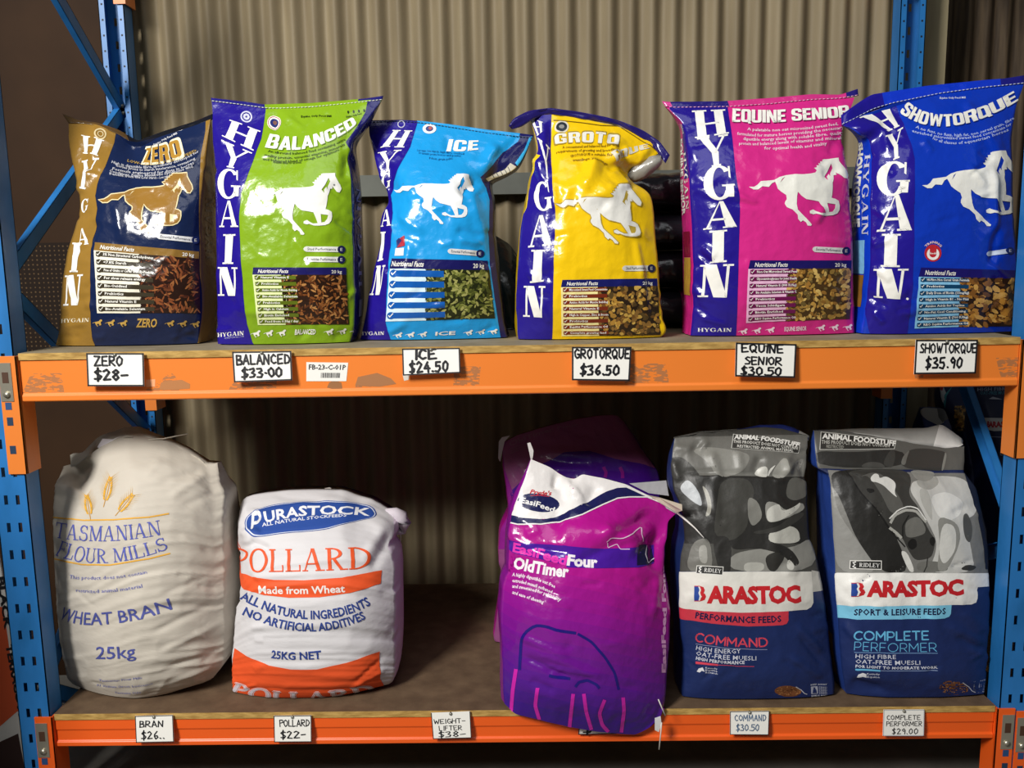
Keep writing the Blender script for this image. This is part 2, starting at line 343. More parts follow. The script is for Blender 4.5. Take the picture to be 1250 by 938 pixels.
class Sack:
    def __init__(s, label, T, L, R, B, zs, yb, lean, bulge, depth, mats, name='feed_sack', group=None, category='feed sack',
                 creases=(), crinkle=(.0024, 9, 8), folds=None, seed=1, nf=70, nr=112, ns=12, nb=16, gus=.004, pexp=2.4, sm=.02,
                 back=.02, force=True, ydetail=None, nrand=24, drape=None, xlim=None):
        s.nf, s.nr, s.ns, s.nb = nf, nr, ns, nb
        s.layers = {}
        u = np.linspace(0, 1, nf+1); v = np.linspace(0, 1, nr+1)
        Tp, Bp, Lp, Rp = resample(T, nf+1, sm), resample(B, nf+1, sm), resample(L, nr+1, sm), resample(R, nr+1, sm)
        for nm, E in (('L', L), ('R', R)):
            if any(b[1] < a[1]-3 for a, b in zip(E[2:-1], E[3:])): print('FOLDBACK', label, nm, [(round(a[0]), round(a[1])) for a in E])
        uu, vv = u[None, :, None], v[:, None, None]
        pix = (1-uu)*Lp[:, None]+uu*Rp[:, None]+(1-vv)*Tp[None]+vv*Bp[None]-((1-uu)*(1-vv)*Tp[0]+uu*(1-vv)*Tp[-1]+(1-uu)*vv*Bp[0]+uu*vv*Bp[-1])
        s.pix = pix
        U, Vv = np.meshgrid(u, v)
        f = lambda tab: np.interp(v, [a for a, b in tab], [b for a, b in tab])
        def sm1(x):
            k = np.exp(-.5*(np.arange(-8, 9)/3.0)**2); k /= k.sum()
            e = np.r_[2*x[0]-x[8:0:-1], x, 2*x[-1]-x[-2:-10:-1]]; return np.convolve(e, k, 'valid')
        ln, bu, de = sm1(f(lean)), sm1(f(bulge)), np.maximum(sm1(f(depth)), .004)
        prof = (1-np.abs(2*U-1)**pexp)
        Y = yb+ln[:, None]-bu[:, None]*prof
        # push or pull single places: (px, py, radius_x, radius_y, metres towards the viewer)
        for (x, y, rx, ry, am) in (ydetail or []):
            Y = Y-am*np.exp(-((pix[..., 0]-x)/rx)**2-((pix[..., 1]-y)/ry)**2)
        P = at_y(pix, Y)
        if force:
            zb = P[-1, :, 2].copy(); w = np.clip((v-.72)/.28, 0, 1)**2
            P[:, :, 2] += w[:, None]*(zs+.003-zb)[None]
            P[:, :, 2] = np.maximum(P[:, :, 2], zs+.003)
        H = np.linalg.norm(P[0, nf//2]-P[-1, nf//2]); Wd = np.linalg.norm(P[nr//2, 0]-P[nr//2, -1])
        # displacement of the front
        a, b = U*Wd, Vv*H
        am, fa, fb = crinkle
        d = am*(ridged(a*fa+seed, b*fb+seed*1.7, seed)-.4)+.5*am*(ridged(a*fa*2.3+a*b*9, b*fb*2.3, seed+5)-.4)
        rs = np.random.RandomState(seed+11)
        lst = list(creases)
        for k in range(nrand):
            ui, vi = rs.rand(), rs.rand()
            if rs.rand() < .6: ui = .08+.18*rs.rand() if rs.rand() < .5 else .76+.2*rs.rand()
            c = pix[int(vi*nr), int(ui*nf)]; an = rs.uniform(-.9, .9)+(math.pi if rs.rand() < .5 else 0); ln2 = rs.uniform(14, 42)
            lst.append((c[0], c[1], c[0]+ln2*math.cos(an), c[1]+ln2*math.sin(an), rs.uniform(2.5, 5.5), rs.choice([-1, 1])*rs.uniform(.0015, .0042)))
        for (x0, y0, x1, y1, wd, amp) in lst:
            dx, dy = x1-x0, y1-y0; Ln = math.hypot(dx, dy)
            t = ((pix[..., 0]-x0)*dx+(pix[..., 1]-y0)*dy)/Ln**2
            dist = np.abs((pix[..., 0]-x0)*dy-(pix[..., 1]-y0)*dx)/Ln
            tap = np.clip(np.minimum(t, 1-t)/.25, 0, 1); tap = tap*tap*(3-2*tap)
            d = d+amp*tap*(.6*np.maximum(0, 1-dist/(wd*1.4))+.4*np.exp(-(dist/wd)**2))
        fw = .3+.7*np.clip((U-.15)/.5, 0, 1)
        if folds:   # soft horizontal folds of woven cloth: (amp, freq, skew)
            fa_, ff, sk = folds
            d = d+fw*fa_*(ridged(a*2.2+seed, b*ff+a*sk, seed+3)-.5)*np.clip((Vv-.12)/.25, .15, 1)+fw*.5*fa_*(ridged(a*1.5+seed+9, b*ff*1.9+a*sk*1.6, seed+4)-.5)
        edge = np.minimum(1, np.minimum(Vv, 1-Vv)/.05)
        d = d*(.25+.75*edge)
        def nrm(Q, wrap=False):
            if wrap: gx = np.roll(Q, -1, 1)-np.roll(Q, 1, 1)
            else: gx = np.gradient(Q, axis=1)
            gy = np.gradient(Q, axis=0); n = np.cross(gy, gx); return n/(np.linalg.norm(n, axis=2, keepdims=True)+1e-12)
        # loop: left side (back to front), front, right side (front to back), back
        ss = np.linspace(0, 1, ns+1)
        PL, PR = P[:, 0], P[:, -1]
        dv = np.zeros((nr+1, 3)); dv[:, 1] = de
        BR, BL = PR+dv, PL+dv
        gx = gus*np.clip(de/.08, 0, 1)
        side = lambda P0, sg: np.stack([P0+dv*t+np.array([sg, 0, 0])*(gx*math.sin(math.pi*t))[:, None]+
                                        np.array([sg*.004, 0, 0])*((noise2(np.full(nr+1, t*5), v*14, seed+21)-.5)*np.clip(de/.08, 0, 1)*math.sin(math.pi*t))[:, None] for t in ss], 1)
        SL, SR = side(PL, -1)[:, ::-1], side(PR, 1)
        tb = np.linspace(0, 1, nb+1)
        bk = back*np.clip(de/.1, 0, 1)
        BK = np.stack([(1-t)*BR+t*BL+np.array([0, 1, 0])*(bk*(1-abs(2*t-1)**2.4))[:, None] for t in tb], 1)
        # the back is as tall as the front's middle, so its top follows the front's top edge
        fr = P[:, ::-1][:, np.round(np.linspace(0, nf, nb+1)).astype(int)]
        BK[..., 2] = fr[..., 2]; BK[..., 0] = fr[..., 0]
        G = np.concatenate([SL[:, :-1], P[:, :-1], SR[:, :-1], BK[:, :-1]], 1)
        if force: G[..., 2] = np.maximum(G[..., 2], zs+.003)
        s.NC = G.shape[1]
        N0 = nrm(G, True)
        if (N0[:, ns+nf//2, 1]).mean() > 0: N0 = -N0
        Dd = np.zeros(G.shape[:2]); Dd[:, ns:ns+nf+1] = d[:, :nf+1]
        k = ns//2   # let the front's wrinkles die out round the corner
        for i in range(1, k): Dd[:, ns-i] = d[:, 0]*(1-i/k); Dd[:, ns+nf+i] = d[:, -1]*(1-i/k)
        G = G+N0*Dd[..., None]
        if force: G[..., 2] = np.maximum(G[..., 2], zs+.002)
        if drape is not None:   # hangs over a shelf edge: the part behind the edge stays above the board
            zt, ye = drape; low = G[..., 2] < zt; y = G[..., 1]; t = np.clip((y-ye)/.0325, 0, 1)
            mid = low & (y > ye) & (y < ye+.0325); bkd = low & (y >= ye+.0325)
            G[..., 2] = np.where(mid, G[..., 2]*(1-t)+zt*t, np.where(bkd, zt, G[..., 2])); G[..., 1] = np.where(mid, ye, y)
        if xlim: G[..., 0] = np.clip(G[..., 0], *xlim)
        s.G = G; s.N = nrm(G, True)
        if (s.N[:, ns+nf//2, 1]).mean() > 0: s.N = -s.N
        org = np.array([G[-1, ns+nf//2, 0], G[-1, ns+nf//2, 1]+float(de[-1])/2, zs])
        if not force: org = np.array([G[-1, ns+nf//2, 0], G[-1, ns+nf//2, 1]+float(de[-1])/2, G[-1, :, 2].min()])
        s.org = org
        s.root = empty(name, org, label, category, group)
        s.mats = list(mats)             # [front, left, right, back]
        mb = s.body = MB()
        NC = s.NC
        vid = lambda r, c: r*NC+(c % NC)
        faces, mi = [], []
        for r in range(nr):
            for c in range(NC):
                faces.append((vid(r, c), vid(r+1, c), vid(r+1, c+1), vid(r, c+1)))
                mi.append(1 if c < ns else 0 if c < ns+nf else 2 if c < 2*ns+nf else 3)
        V = G.reshape(-1, 3)
        mb.v = [tuple(x) for x in V]; mb.n = [tuple(x) for x in s.N.reshape(-1, 3)]
        mb.f = faces; mb.m = mi; mb.smooth = [True]*len(faces)
        # underside and top closed with a ring and a fan
        bc = lambda i: 2*ns+nf+int(round((nf-i)/nf*nb))
        for i in range(nf):
            q = [ns+i, ns+i+1, bc(i+1) % NC, bc(i) % NC]; q = list(dict.fromkeys(q))
            if len(q) > 2: mb.f.append(tuple(q)); mb.m.append(0); mb.smooth.append(True)
        for q in (list(range(0, ns+1)), list(range(ns+nf, 2*ns+nf+1))): mb.f.append(tuple(q)); mb.m.append(0); mb.smooth.append(True)
        for row, rev in ((nr, True),):
            c = G[row].mean(0); inner = c+(G[row]-c)*.6
            if row == nr and drape is not None:
                zt, ye = drape; a1 = G[row].copy(); lowp = a1[:, 2] < zt; a1[lowp, 1] = ye; a2 = a1.copy(); a2[lowp, 2] = zt+.002
                b = len(mb.v); mb.v += [tuple(x) for x in a1]+[tuple(x) for x in a2]+[tuple(a2.mean(0))]; mb.n += [(0, 0, -1)]*(2*NC+1)
                for i in range(NC):
                    j = (i+1) % NC
                    mb.f += [(b+i, b+j, row*NC+j, row*NC+i), (b+NC+i, b+NC+j, b+j, b+i), (b+2*NC, b+NC+j, b+NC+i)]; mb.m += [3]*3; mb.smooth += [True]*3
                continue
            if row == nr: inner[:, 2] = np.minimum(inner[:, 2], zs+.003) if force else inner[:, 2]-.01
            b = len(mb.v); mb.v += [tuple(x) for x in inner]+[tuple(inner.mean(0))]; nn = (0, 0, -1) if rev else (0, 0, 1); mb.n += [nn]*(NC+1)
            for i in range(NC):
                j = (i+1) % NC
                q = (row*NC+i, row*NC+j, b+j, b+i); t3 = (b+i, b+j, b+NC)
                if rev: q = q[::-1]; t3 = t3[::-1]
                mb.f += [q, t3]; mb.m += [3 if not rev else 0]*2; mb.smooth += [True]*2
    # --- picture point -> (column, row) on the front
    def inv(s, p):
        p = np.asarray(p, float); pix = s.pix; nr, nf = s.nr, s.nf
        flat = pix[::4, ::4].reshape(-1, 2); m = pix[::4, ::4].shape[1]
        out = np.zeros((len(p), 2))
        for k0 in range(0, len(p), 4000):
            q = p[k0:k0+4000]
            idx = ((q[:, None]-flat[None])**2).sum(2).argmin(1)
            c = (idx % m)*4.0; r = (idx//m)*4.0
            for _ in range(12):
                ci = np.clip(np.floor(c).astype(int), 0, nf-1); ri = np.clip(np.floor(r).astype(int), 0, nr-1)
                fc = c-ci; fr = r-ri
                A, Bq, Cq, Dq = pix[ri, ci], pix[ri, ci+1], pix[ri+1, ci], pix[ri+1, ci+1]
                e = q-(A*((1-fc)*(1-fr))[:, None]+Bq*(fc*(1-fr))[:, None]+Cq*((1-fc)*fr)[:, None]+Dq*(fc*fr)[:, None])
                jc = (Bq-A)*(1-fr)[:, None]+(Dq-Cq)*fr[:, None]; jr = (Cq-A)*(1-fc)[:, None]+(Dq-Bq)*fc[:, None]
                det = jc[:, 0]*jr[:, 1]-jc[:, 1]*jr[:, 0]; det = np.where(np.abs(det) < 1e-6, 1e-6, det)
                c = c+np.clip((e[:, 0]*jr[:, 1]-e[:, 1]*jr[:, 0])/det, -12, 12); r = r+np.clip((jc[:, 0]*e[:, 1]-jc[:, 1]*e[:, 0])/det, -12, 12)
                c = np.clip(c, -3, nf+3); r = np.clip(r, -3, nr+3)
            full = pix.reshape(-1, 2); mm = nf+1
            ci = np.clip(np.floor(c).astype(int), 0, nf-1); ri = np.clip(np.floor(r).astype(int), 0, nr-1); fc = c-ci; fr = r-ri
            e = q-(pix[ri, ci]*((1-fc)*(1-fr))[:, None]+pix[ri, ci+1]*(fc*(1-fr))[:, None]+pix[ri+1, ci]*((1-fc)*fr)[:, None]+pix[ri+1, ci+1]*(fc*fr)[:, None])
            inside = (c >= 0) & (c <= nf) & (r >= 0) & (r <= nr)
            for i in np.nonzero(inside & (np.abs(e).max(1) > .8) | ~np.isfinite(c))[0]:
                k = int(((q[i]-full)**2).sum(1).argmin()); c[i] = k % mm; r[i] = k//mm
            out[k0:k0+4000, 0] = np.clip(c, 0, nf)+s.ns; out[k0:k0+4000, 1] = np.clip(r, 0, nr)
        return out
    def surf(s, cr, off):
        NC = s.NC; c = cr[:, 0]; r = cr[:, 1]
        ci = np.floor(c).astype(int); ri = np.clip(np.floor(r).astype(int), 0, s.nr-1); fc = (c-ci)[:, None]; fr = (r-ri)[:, None]
        def bi(A): return A[ri, ci % NC]*(1-fc)*(1-fr)+A[ri, (ci+1) % NC]*fc*(1-fr)+A[ri+1, ci % NC]*(1-fc)*fr+A[ri+1, (ci+1) % NC]*fc*fr
        n = bi(s.N); n = n/(np.linalg.norm(n, axis=1, keepdims=True)+1e-12)
        return bi(s.G)+n*off, n
    @staticmethod
    def cut(polys, step, small):
        out = []
        for q in polys:
            lo, hi = q.min(0), q.max(0)
            if (np.floor((hi-1e-6)/step) <= np.floor(lo/step)).all() or (hi-lo).max() < small: out.append(q); continue
            stack = [q]
            for ax in (0, 1):
                nxt = []
                for P in stack:
                    l, h = P[:, ax].min(), P[:, ax].max(); rest = P
                    for kc in range(int(math.floor(l/step+1e-6))+1, int(math.ceil(h/step-1e-6))):
                        c = kc*step; a, b = [], []; n = len(rest)
                        for i in range(n):
                            p, q2 = rest[i], rest[(i+1) % n]; dp, dq = p[ax]-c, q2[ax]-c
                            if dp <= 0: a.append(p)
                            if dp >= 0: b.append(p)
                            if dp*dq < 0: x = p+(q2-p)*(dp/(dp-dq)); a.append(x); b.append(x)
                        if len(a) > 2: nxt.append(np.array(a))
                        rest = np.array(b)
                        if len(b) < 3: break
                    if len(rest) > 2: nxt.append(rest)
                stack = nxt
            out += stack
        return out
    def decal_cr(s, cr, T, layer, mat, part='body'):
        """lay flat print, given in (column,row), on the surface; pieces are cut along the sack's own mesh lines"""
        off = .0007+.0004*layer
        polys = [q for q in (cr[list(t)] for t in T) if abs((q[1][0]-q[0][0])*(q[2][1]-q[0][1])-(q[1][1]-q[0][1])*(q[2][0]-q[0][0])) > 1e-7 or len(q) > 3]
        polys = s.cut(polys, 1.0, .45)
        if not polys: return
        cnt = [len(p) for p in polys]; allp = np.concatenate(polys)
        X, Nn = s.surf(allp, off)
        mb = s.layers.setdefault(part, MB())
        if mat not in getattr(mb, 'mats', []): mb.mats = getattr(mb, 'mats', [])+[mat]
        mi = mb.mats.index(mat); base = len(mb.v)
        # keep every face turned outwards
        k = 0; Fc = []
        for n in cnt:
            i0 = k; Q = X[i0:i0+n]; nw = np.cross(Q, np.roll(Q, -1, 0)).sum(0)
            idx = list(range(i0, i0+n))
            if np.dot(nw, Nn[i0]) < 0: idx.reverse()
            if np.dot(nw, nw) > 1e-17: Fc.append(tuple(i+base for i in idx))
            k += n
        mb.v += [tuple(x) for x in X]; mb.n += [tuple(x) for x in Nn]; mb.f += Fc; mb.m += [mi]*len(Fc); mb.smooth += [True]*len(Fc)
    def decal(s, shape, layer, mat, part='body'):
        V, T = np.asarray(shape[0], float), shape[1]
        ps = s.cut([V[list(t)] for t in T], 7.0, 9.0)
        if not ps: return
        cr = s.inv(np.concatenate(ps)); T2, k = [], 0
        for q in ps: T2.append(range(k, k+len(q))); k += len(q)
        s.decal_cr(cr, T2, layer, mat, part)
    def poly(s, loops, layer, mat, part='body'):
        if not isinstance(loops[0][0], (list, tuple, np.ndarray)): loops = [loops]
        s.decal(tri_poly(loops), layer, mat, part)
    def side_cr(s, pts, which):
        p = np.asarray(pts, float)
        c = s.ns-p[:, 0]*s.ns if which == 'L' else s.ns+s.nf+p[:, 0]*s.ns
        return np.stack([c, p[:, 1]*s.nr], 1)
    def side_poly(s, pts, which, layer, mat, part='body'):
        V, T = tri_poly([pts]); s.decal_cr(s.side_cr(V, which), T, layer, mat, part)
    def side_text(s, shape, which, s0, s1, v0, v1, layer, mat, part='body', up=True):
        V, T, w = shape; t = V[:, 0]/w; h = V[:, 1]
        if which == 'L':    # reads from the top down, letters' tops towards the front or the back
            pts = np.stack([s0+(s1-s0)*h, v0+(v1-v0)*t], 1)
        else: pts = np.stack([s0+(s1-s0)*h, v0+(v1-v0)*t], 1)
        s.decal_cr(s.side_cr(pts, which), T, layer, mat, part)
    # --- sewn hem above the top edge
    def hem(s, upper, mats, thick=.004, ylean=.0, name='top_hem', stitch=None, sm=.01, lower=None, n=48, rough=.002, seed=3, ydrop=None):
        lo = resample(lower, n+1, sm) if lower is not None else resample(s.pix[0], n+1)
        up = resample(upper, n+1, sm); mb = MB()
        top = s.G[0, s.ns:s.ns+s.nf+1]
        Yl = np.interp(np.linspace(0, 1, n+1), np.linspace(0, 1, s.nf+1), top[:, 1])
        if ydrop is not None: Yl = Yl+np.interp(np.linspace(0, 1, n+1), [a for a, b in ydrop], [b for a, b in ydrop])
        rows = []
        for k in range(5):
            t = k/4
            pz = lo*(1-t)+up*t; yy = Yl+ylean*t+rough*(noise2(np.linspace(0, 14, n+1), np.full(n+1, t*3), seed)-.5)*2
            rows.append((at_y(pz, yy-thick/2), at_y(pz, yy+thick/2)))
        V = [];
        for k in range(5): V += list(rows[k][0])
        for k in range(5): V += list(rows[k][1])
        m = n+1; Fc = []; mi = []
        pick = lambda i: next((j for j, (ue, _) in enumerate(mats) if (i+.5)/n <= ue), len(mats)-1)
        o = 5*m
        for i in range(n):
            for k in range(4):
                Fc.append((k*m+i, k*m+i+1, (k+1)*m+i+1, (k+1)*m+i)); mi.append(pick(i))
                Fc.append((o+k*m+i+1, o+k*m+i, o+(k+1)*m+i, o+(k+1)*m+i+1)); mi.append(pick(i))
            Fc.append((4*m+i, 4*m+i+1, o+4*m+i+1, o+4*m+i)); mi.append(pick(i))
            Fc.append((i+1, i, o+i, o+i+1)); mi.append(pick(i))
        for i in (0, n):
            for k in range(4):
                q = (k*m+i, (k+1)*m+i, o+(k+1)*m+i, o+k*m+i); Fc.append(q if i == 0 else q[::-1]); mi.append(pick(min(i, n-1)))
        mb.add(V, Fc, 0, smooth=True); mb.m = mi
        ob = mb.build(name, [m_ for _, m_ in mats], s.root, s.org)
        if stitch:
            st = MB(); t_ = .12
            pz = lo*(1-t_)+up*t_
            X = at_y(pz, Yl-thick/2-.0016)
            X = X[np.linspace(0, n, n+1).astype(int)]
            for i in range(0, n):
                st.tube([X[i]*.85+X[i+1]*.15, X[i]*.15+X[i+1]*.85], .0011, 5)
            st.build('stitching', stitch, s.root, s.org)
        return ob
    def finish(s):
        b = s.layers.pop('body', None); mats = list(s.mats)
        if b:
            off = len(s.body.v); mo = len(mats); mats += b.mats
            s.body.v += b.v; s.body.n += b.n; s.body.f += [tuple(i+off for i in f) for f in b.f]; s.body.m += [i+mo for i in b.m]; s.body.smooth += b.smooth
        s.body.build('body', mats, s.root, s.org, custom=True)
        for part, mb in s.layers.items(): mb.build(part.rstrip('~'), mb.mats, s.root, s.org, custom=True)

def pellets(sk, quad, n, size, cols, base, elong=2.4, layer=2, part='nutrition_panel', seed=5, round_=False):
    sk.decal((bil(quad, [0, 1, 1, 0], [0, 0, 1, 1]), [(0, 1, 2), (0, 2, 3)]), layer, film(base), part)
    rs = random.Random(seed)
    per = {}
    for i in range(n):
        a, b = rs.uniform(.02, .98), rs.uniform(.02, .98)
        c = bil(quad, [a], [b])[0]; an = rs.uniform(0, math.pi); r = size*rs.uniform(.7, 1.25); w = r/(elong*rs.uniform(.8, 1.2))
        k = 6 if not round_ else 7
        pts = []
        for j in range(k):
            t = 2*math.pi*j/k+.3; x, y = r*math.cos(t), w*math.sin(t)
            if round_: x *= rs.uniform(.7, 1.15); y *= rs.uniform(.7, 1.15)
            pts.append(c+np.array((x*math.cos(an)-y*math.sin(an), x*math.sin(an)+y*math.cos(an))))
        # stay inside the printed picture
        TL, TR, BR, BL = quad; P = np.array(pts)
        x0, x1 = min(TL[0], BL[0]), max(TR[0], BR[0]); y0, y1 = min(TL[1], TR[1]), max(BL[1], BR[1])
        P[:, 0] = np.clip(P[:, 0], x0, x1); P[:, 1] = np.clip(P[:, 1], y0, y1)
        per.setdefault((rs.choice(cols), i % 3), []).append(P)
    for (cc, g), L in per.items():
        V = np.concatenate(L); T = []; b = 0
        for P in L: T += [(b, b+j, b+j+1) for j in range(1, len(P)-1)]; b += len(P)
        sk.decal((V, np.array(T)), layer+.25+.3*g+.02*cols.index(cc), film(cc), part)
def nutrition(sk, quad, hb, header, headtxt, listbg, bar, bars, photo, pa, txtcol='#f4f2ea', barw=.6, pel=None, hright='20 kg', la=.37, hx=.06, plainbars=False, lw=None):
    q = quad; part = 'nutrition_panel'
    R = lambda a0, b0, a1, b1: bil(q, [a0, a1, a1, a0], [b0, b0, b1, b1])
    quadT = [(0, 1, 2), (0, 2, 3)]
    sk.decal((R(0, hb, la, 1), quadT), 2, film(listbg), part)
    pellets(sk, R(pa, hb, 1, 1), **pel)
    ch = np.linspace(0, 1, 9)
    h = np.concatenate([bil(q, ch, ch*0), bil(q, ch[::-1], ch*0+hb)])
    h[0] = bil(q, [.015], [0])[0]
    sk.decal(tri_poly([list(h)]), 2, film(header), part)
    bl = bil(q, [hx, hx+.32], [hb*.76]*2)
    hh = np.linalg.norm(bil(q, [0], [hb])[0]-bil(q, [0], [0])[0])
    sk.decal(along(text_shape(headtxt, .02), [bl[0], bl[1]], hh*.48, .2), 4, film(txtcol), part)
    bl = bil(q, [.84, .95], [hb*.8]*2)
    if hright: sk.decal(along(text_shape(hright, .015), [bl[0], bl[1]], hh*.42), 4, film(txtcol), part)
    n = len(bars); st = (1-hb)/n
    for i, tx in enumerate(bars):
        b0 = hb+st*(i+.14); b1 = hb+st*(i+.72)
        w = barw
        sk.decal((R(.02, b0, w, b1), quadT), 3.6, film(bar), part)
        bm = (b0+b1)/2; bh = np.linalg.norm(bil(q, [0], [b1])[0]-bil(q, [0], [b0])[0])
        c = bil(q, [.045], [bm])[0]
        an = np.linspace(0, 2*math.pi, 13)[:-1]
        sk.decal(tri_poly([[tuple(c+bh*.62*np.array((math.cos(t), math.sin(t)))) for t in an]]), 4, film(bar), part)
        k = bh*.42
        sk.decal((np.array([c+(-k, 0), c+(-k*.4, k*.8), c+(k, -k*.9), c+(k*.6, -k), c+(-k*.35, k*.25), c+(-k*.7, -k*.3)]), [(0, 1, 5), (1, 4, 5), (1, 2, 4), (2, 3, 4)]), 4.8, film(txtcol), part)
        if tx:
            bl = bil(q, [.085, .085+min(barw-.08, .0165*len(tx)+.02)], [b1-(b1-b0)*.27]*2)
            sk.decal(along(text_shape(tx, .025, 1), [bl[0], bl[1]], bh*.56), 4.6, film(txtcol), part)
HORSE = [(50,410),(110,408),(150,385),(190,348),(260,342),(340,335),(400,305),(470,288),(560,280),(660,280),(740,272),(790,262),(808,240),(780,215),(812,208),(808,188),(838,188),(832,163),(860,160),(858,140),(885,138),(884,122),(905,115),(960,114),(1048,110),(1050,150),(1075,195),(1110,250),(1122,295),(1100,338),(1070,330),(1040,290),(1015,262),(1018,290),(990,290),(980,335),(962,375),(955,440),(945,500),(935,535),(975,548),(1005,570),(1008,620),(1000,670),(975,705),(930,722),(860,728),(800,726),(745,706),(715,712),(678,700),(680,675),(720,660),(748,680),(790,702),(845,698),(820,630),(795,572),(740,560),(660,548),(610,510),(575,468),(560,520),(548,600),(555,660),(590,700),(640,755),(690,820),(680,835),(645,832),(630,795),(600,775),(575,792),(548,760),(548,715),(500,660),(440,632),(422,595),(430,570),(450,545),(448,500),(400,465),(365,430),(355,385),(345,355),(310,370),(270,412),(200,405),(150,440),(100,440)]
HORSE_H = [[(880,592),(965,606),(953,650),(925,685),(888,690)], [(972,165),(990,210),(962,265),(955,300),(945,272),(918,305),(922,345),(890,305),(930,250)], [(460,304),(435,330),(395,368),(428,322)]]
def horse(sk, tail, ear, hoof, mat, layer=2, part='horse_emblem', outline=None, simple=False):
    A = np.array([[50, 410, 1], [1048, 110, 1], [690, 820, 1]], float); Bm = np.array([tail, ear, hoof], float)
    M = np.linalg.solve(A, Bm)
    f = lambda P: [tuple(np.array([x, y, 1.0])@M) for x, y in P]
    if outline:
        c = np.array(HORSE, float); n = len(c); big = []
        for i in range(n):
            t = c[(i+1) % n]-c[i-1]; t = t/(np.linalg.norm(t)+1e-9); big.append(c[i]+np.array((t[1], -t[0]))*13)
        sk.poly([f(big)], layer-.4, outline, part)
    pts = HORSE[::3] if simple else HORSE
    sk.poly([f(pts)]+([] if simple else [f(h) for h in HORSE_H]), layer, mat, part)
def letters(sk, word, quads, mat, layer=2, part='brand_lettering', th=.24, tn=.075):
    for ch, q in zip(word, quads):
        V, T, w = serif_text(ch, th, tn)
        x0, x1 = V[:, 0].min(), V[:, 0].max()
        sk.decal((bil(q, (V[:, 0]-x0)/(x1-x0), 1-V[:, 1]), T), layer, mat, part)
def disc(sk, c, r, mat, layer, part, ry=None, n=18):
    an = np.linspace(0, 2*math.pi, n+1)[:-1]
    sk.poly([[(c[0]+r*math.cos(t), c[1]+(ry or r)*math.sin(t)) for t in an]], layer, mat, part)
def ringd(sk, c, r, r2, mat, layer, part, n=20):
    an = np.linspace(0, 2*math.pi, n+1)
    for i in range(n):
        sk.decal((np.array([(c[0]+q*math.cos(t), c[1]+q*math.sin(t)) for q, t in ((r, an[i]), (r, an[i+1]), (r2, an[i+1]), (r2, an[i]))]), [(0, 1, 2), (0, 2, 3)]), layer, mat, part)
def band(sk, pts, w, mat, layer, part='body'):
    """a printed line of width w along picture points"""
    p = np.asarray(pts, float); t = np.gradient(p, axis=0); t = t/(np.linalg.norm(t, axis=1, keepdims=True)+1e-9); nn = np.stack([-t[:, 1], t[:, 0]], 1)*(np.asarray(w).reshape(-1, 1) if hasattr(w, '__len__') else w)/2
    V = np.concatenate([p-nn, p+nn]); n = len(p)
    T = [x for i in range(n-1) for x in ((i, i+1, n+i+1), (i, n+i+1, n+i))]
    sk.decal((V, np.array(T)), layer, mat, part)
def pill(sk, p0, p1, h, txt, mat, dark, layer=2, part='grade_badge', light=None):
    p0, p1 = np.array(p0, float), np.array(p1, float); d = (p1-p0)/np.linalg.norm(p1-p0); n = np.array((-d[1], d[0]))
    pts = [p0-n*h/2, p1-n*h/2, p1+n*h/2, p0+n*h/2, p0-d*h*.35+n*h*.3, p0-d*h*.5, p0-d*h*.35-n*h*.3]
    sk.poly([[tuple(x) for x in pts]], layer, mat, part)
    disc(sk, p1, h*.72, dark, layer+1, part)
    sk.decal(along(text_shape('E'), [p1+(-h*.2, h*.28), p1+(h*.2, h*.28)], h*.55), layer+2, mat, part)
    if txt: sk.decal(along(text_shape(txt, .01, 1), [p0+n*h*.22+d*h*.2, p1+n*h*.22-d*h*1.0], h*.5), layer+1, film('#5a5f6a'), part)
def mini_row(sk, p0, p1, name, mat, cols=3, h=7, part='body', tmat=None):
    p0, p1 = np.array(p0, float), np.array(p1, float); d = p1-p0
    for t in (0.0, .13, .26, .74, .87, 1.0):
        c = p0+d*t; horse(sk, c+(-6, 1), c+(5.5, -4), c+(2, 5), mat, 2, part, simple=True)
    sk.decal(along(text_shape(name, .03), [p0+d*.40+(0, h/2), p0+d*.61+(0, h/2)], h, .1), 2, tmat or mat, part)
# ------------------------------------------------------------------ the shed
W = 2.59; H1 = 1.0; BD = 0.93
def zl(x): return .009-.0155*x/W          # the lower level sags a little to the right
FLOOR = -.33
M_wall = material('weathered_corrugated_sheet', '95876b', .62, bump=[('noise', 60, .2, .002, ONE)], var=(5, '7b6e56', .5, (5, 1, .35)), spec=.3)
M_shade = material('shade_tinted_corrugated', '5b4c3a', .7, var=(7, '3a2f24', .3, (9, 1, .55)), spec=.2)  # dark tone puts the recess's shadow into the sheet colour
M_conc = material('concrete', '7d7a73', .85, bump=[('noise', 40, .3, .004, ONE)], var=(5, '66635d', .35, ONE))
M_hard = material('hardboard', '3f2a18', .75, bump=[('noise', 90, .15, .001, ONE)], var=(3, '2f1e10', .5, ONE), spec=.2)
M_flat = material('flat_sheet', 'b3a684', .6, var=(4, '8d7f60', .35, (3, 1, .5)))
M_steel = material('galvanised_steel', 'a9a89c', .45, metal=.6, var=(30, '7f7e74', .4, ONE))
M_girt = material('girt_steel', '65675f', .6, metal=.2, var=(6, '50524c', .4, ONE))
M_blue = material('blue_powder_coat', '2a76bb', .38, var=(14, '226aa8', .25, (1, 1, .4)))
M_blueR = M_blue
M_board = material('chipboard_edge', 'c9a45c', .8, bump=[('noise', 160, .5, .003, (.3, 1, 1))], var=(45, 'a07c3c', .3, (.5, 1, 2)))
M_btop = material('board_face', '6f5a45', .75, bump=[('noise', 120, .25, .002, ONE)], var=(18, '5a4736', .4, ONE), spec=.25)
M_btop2 = material('board_face_grey', '9c8f78', .7, bump=[('noise', 120, .25, .002, ONE)], var=(10, '83775f', .4, ONE), spec=.25)

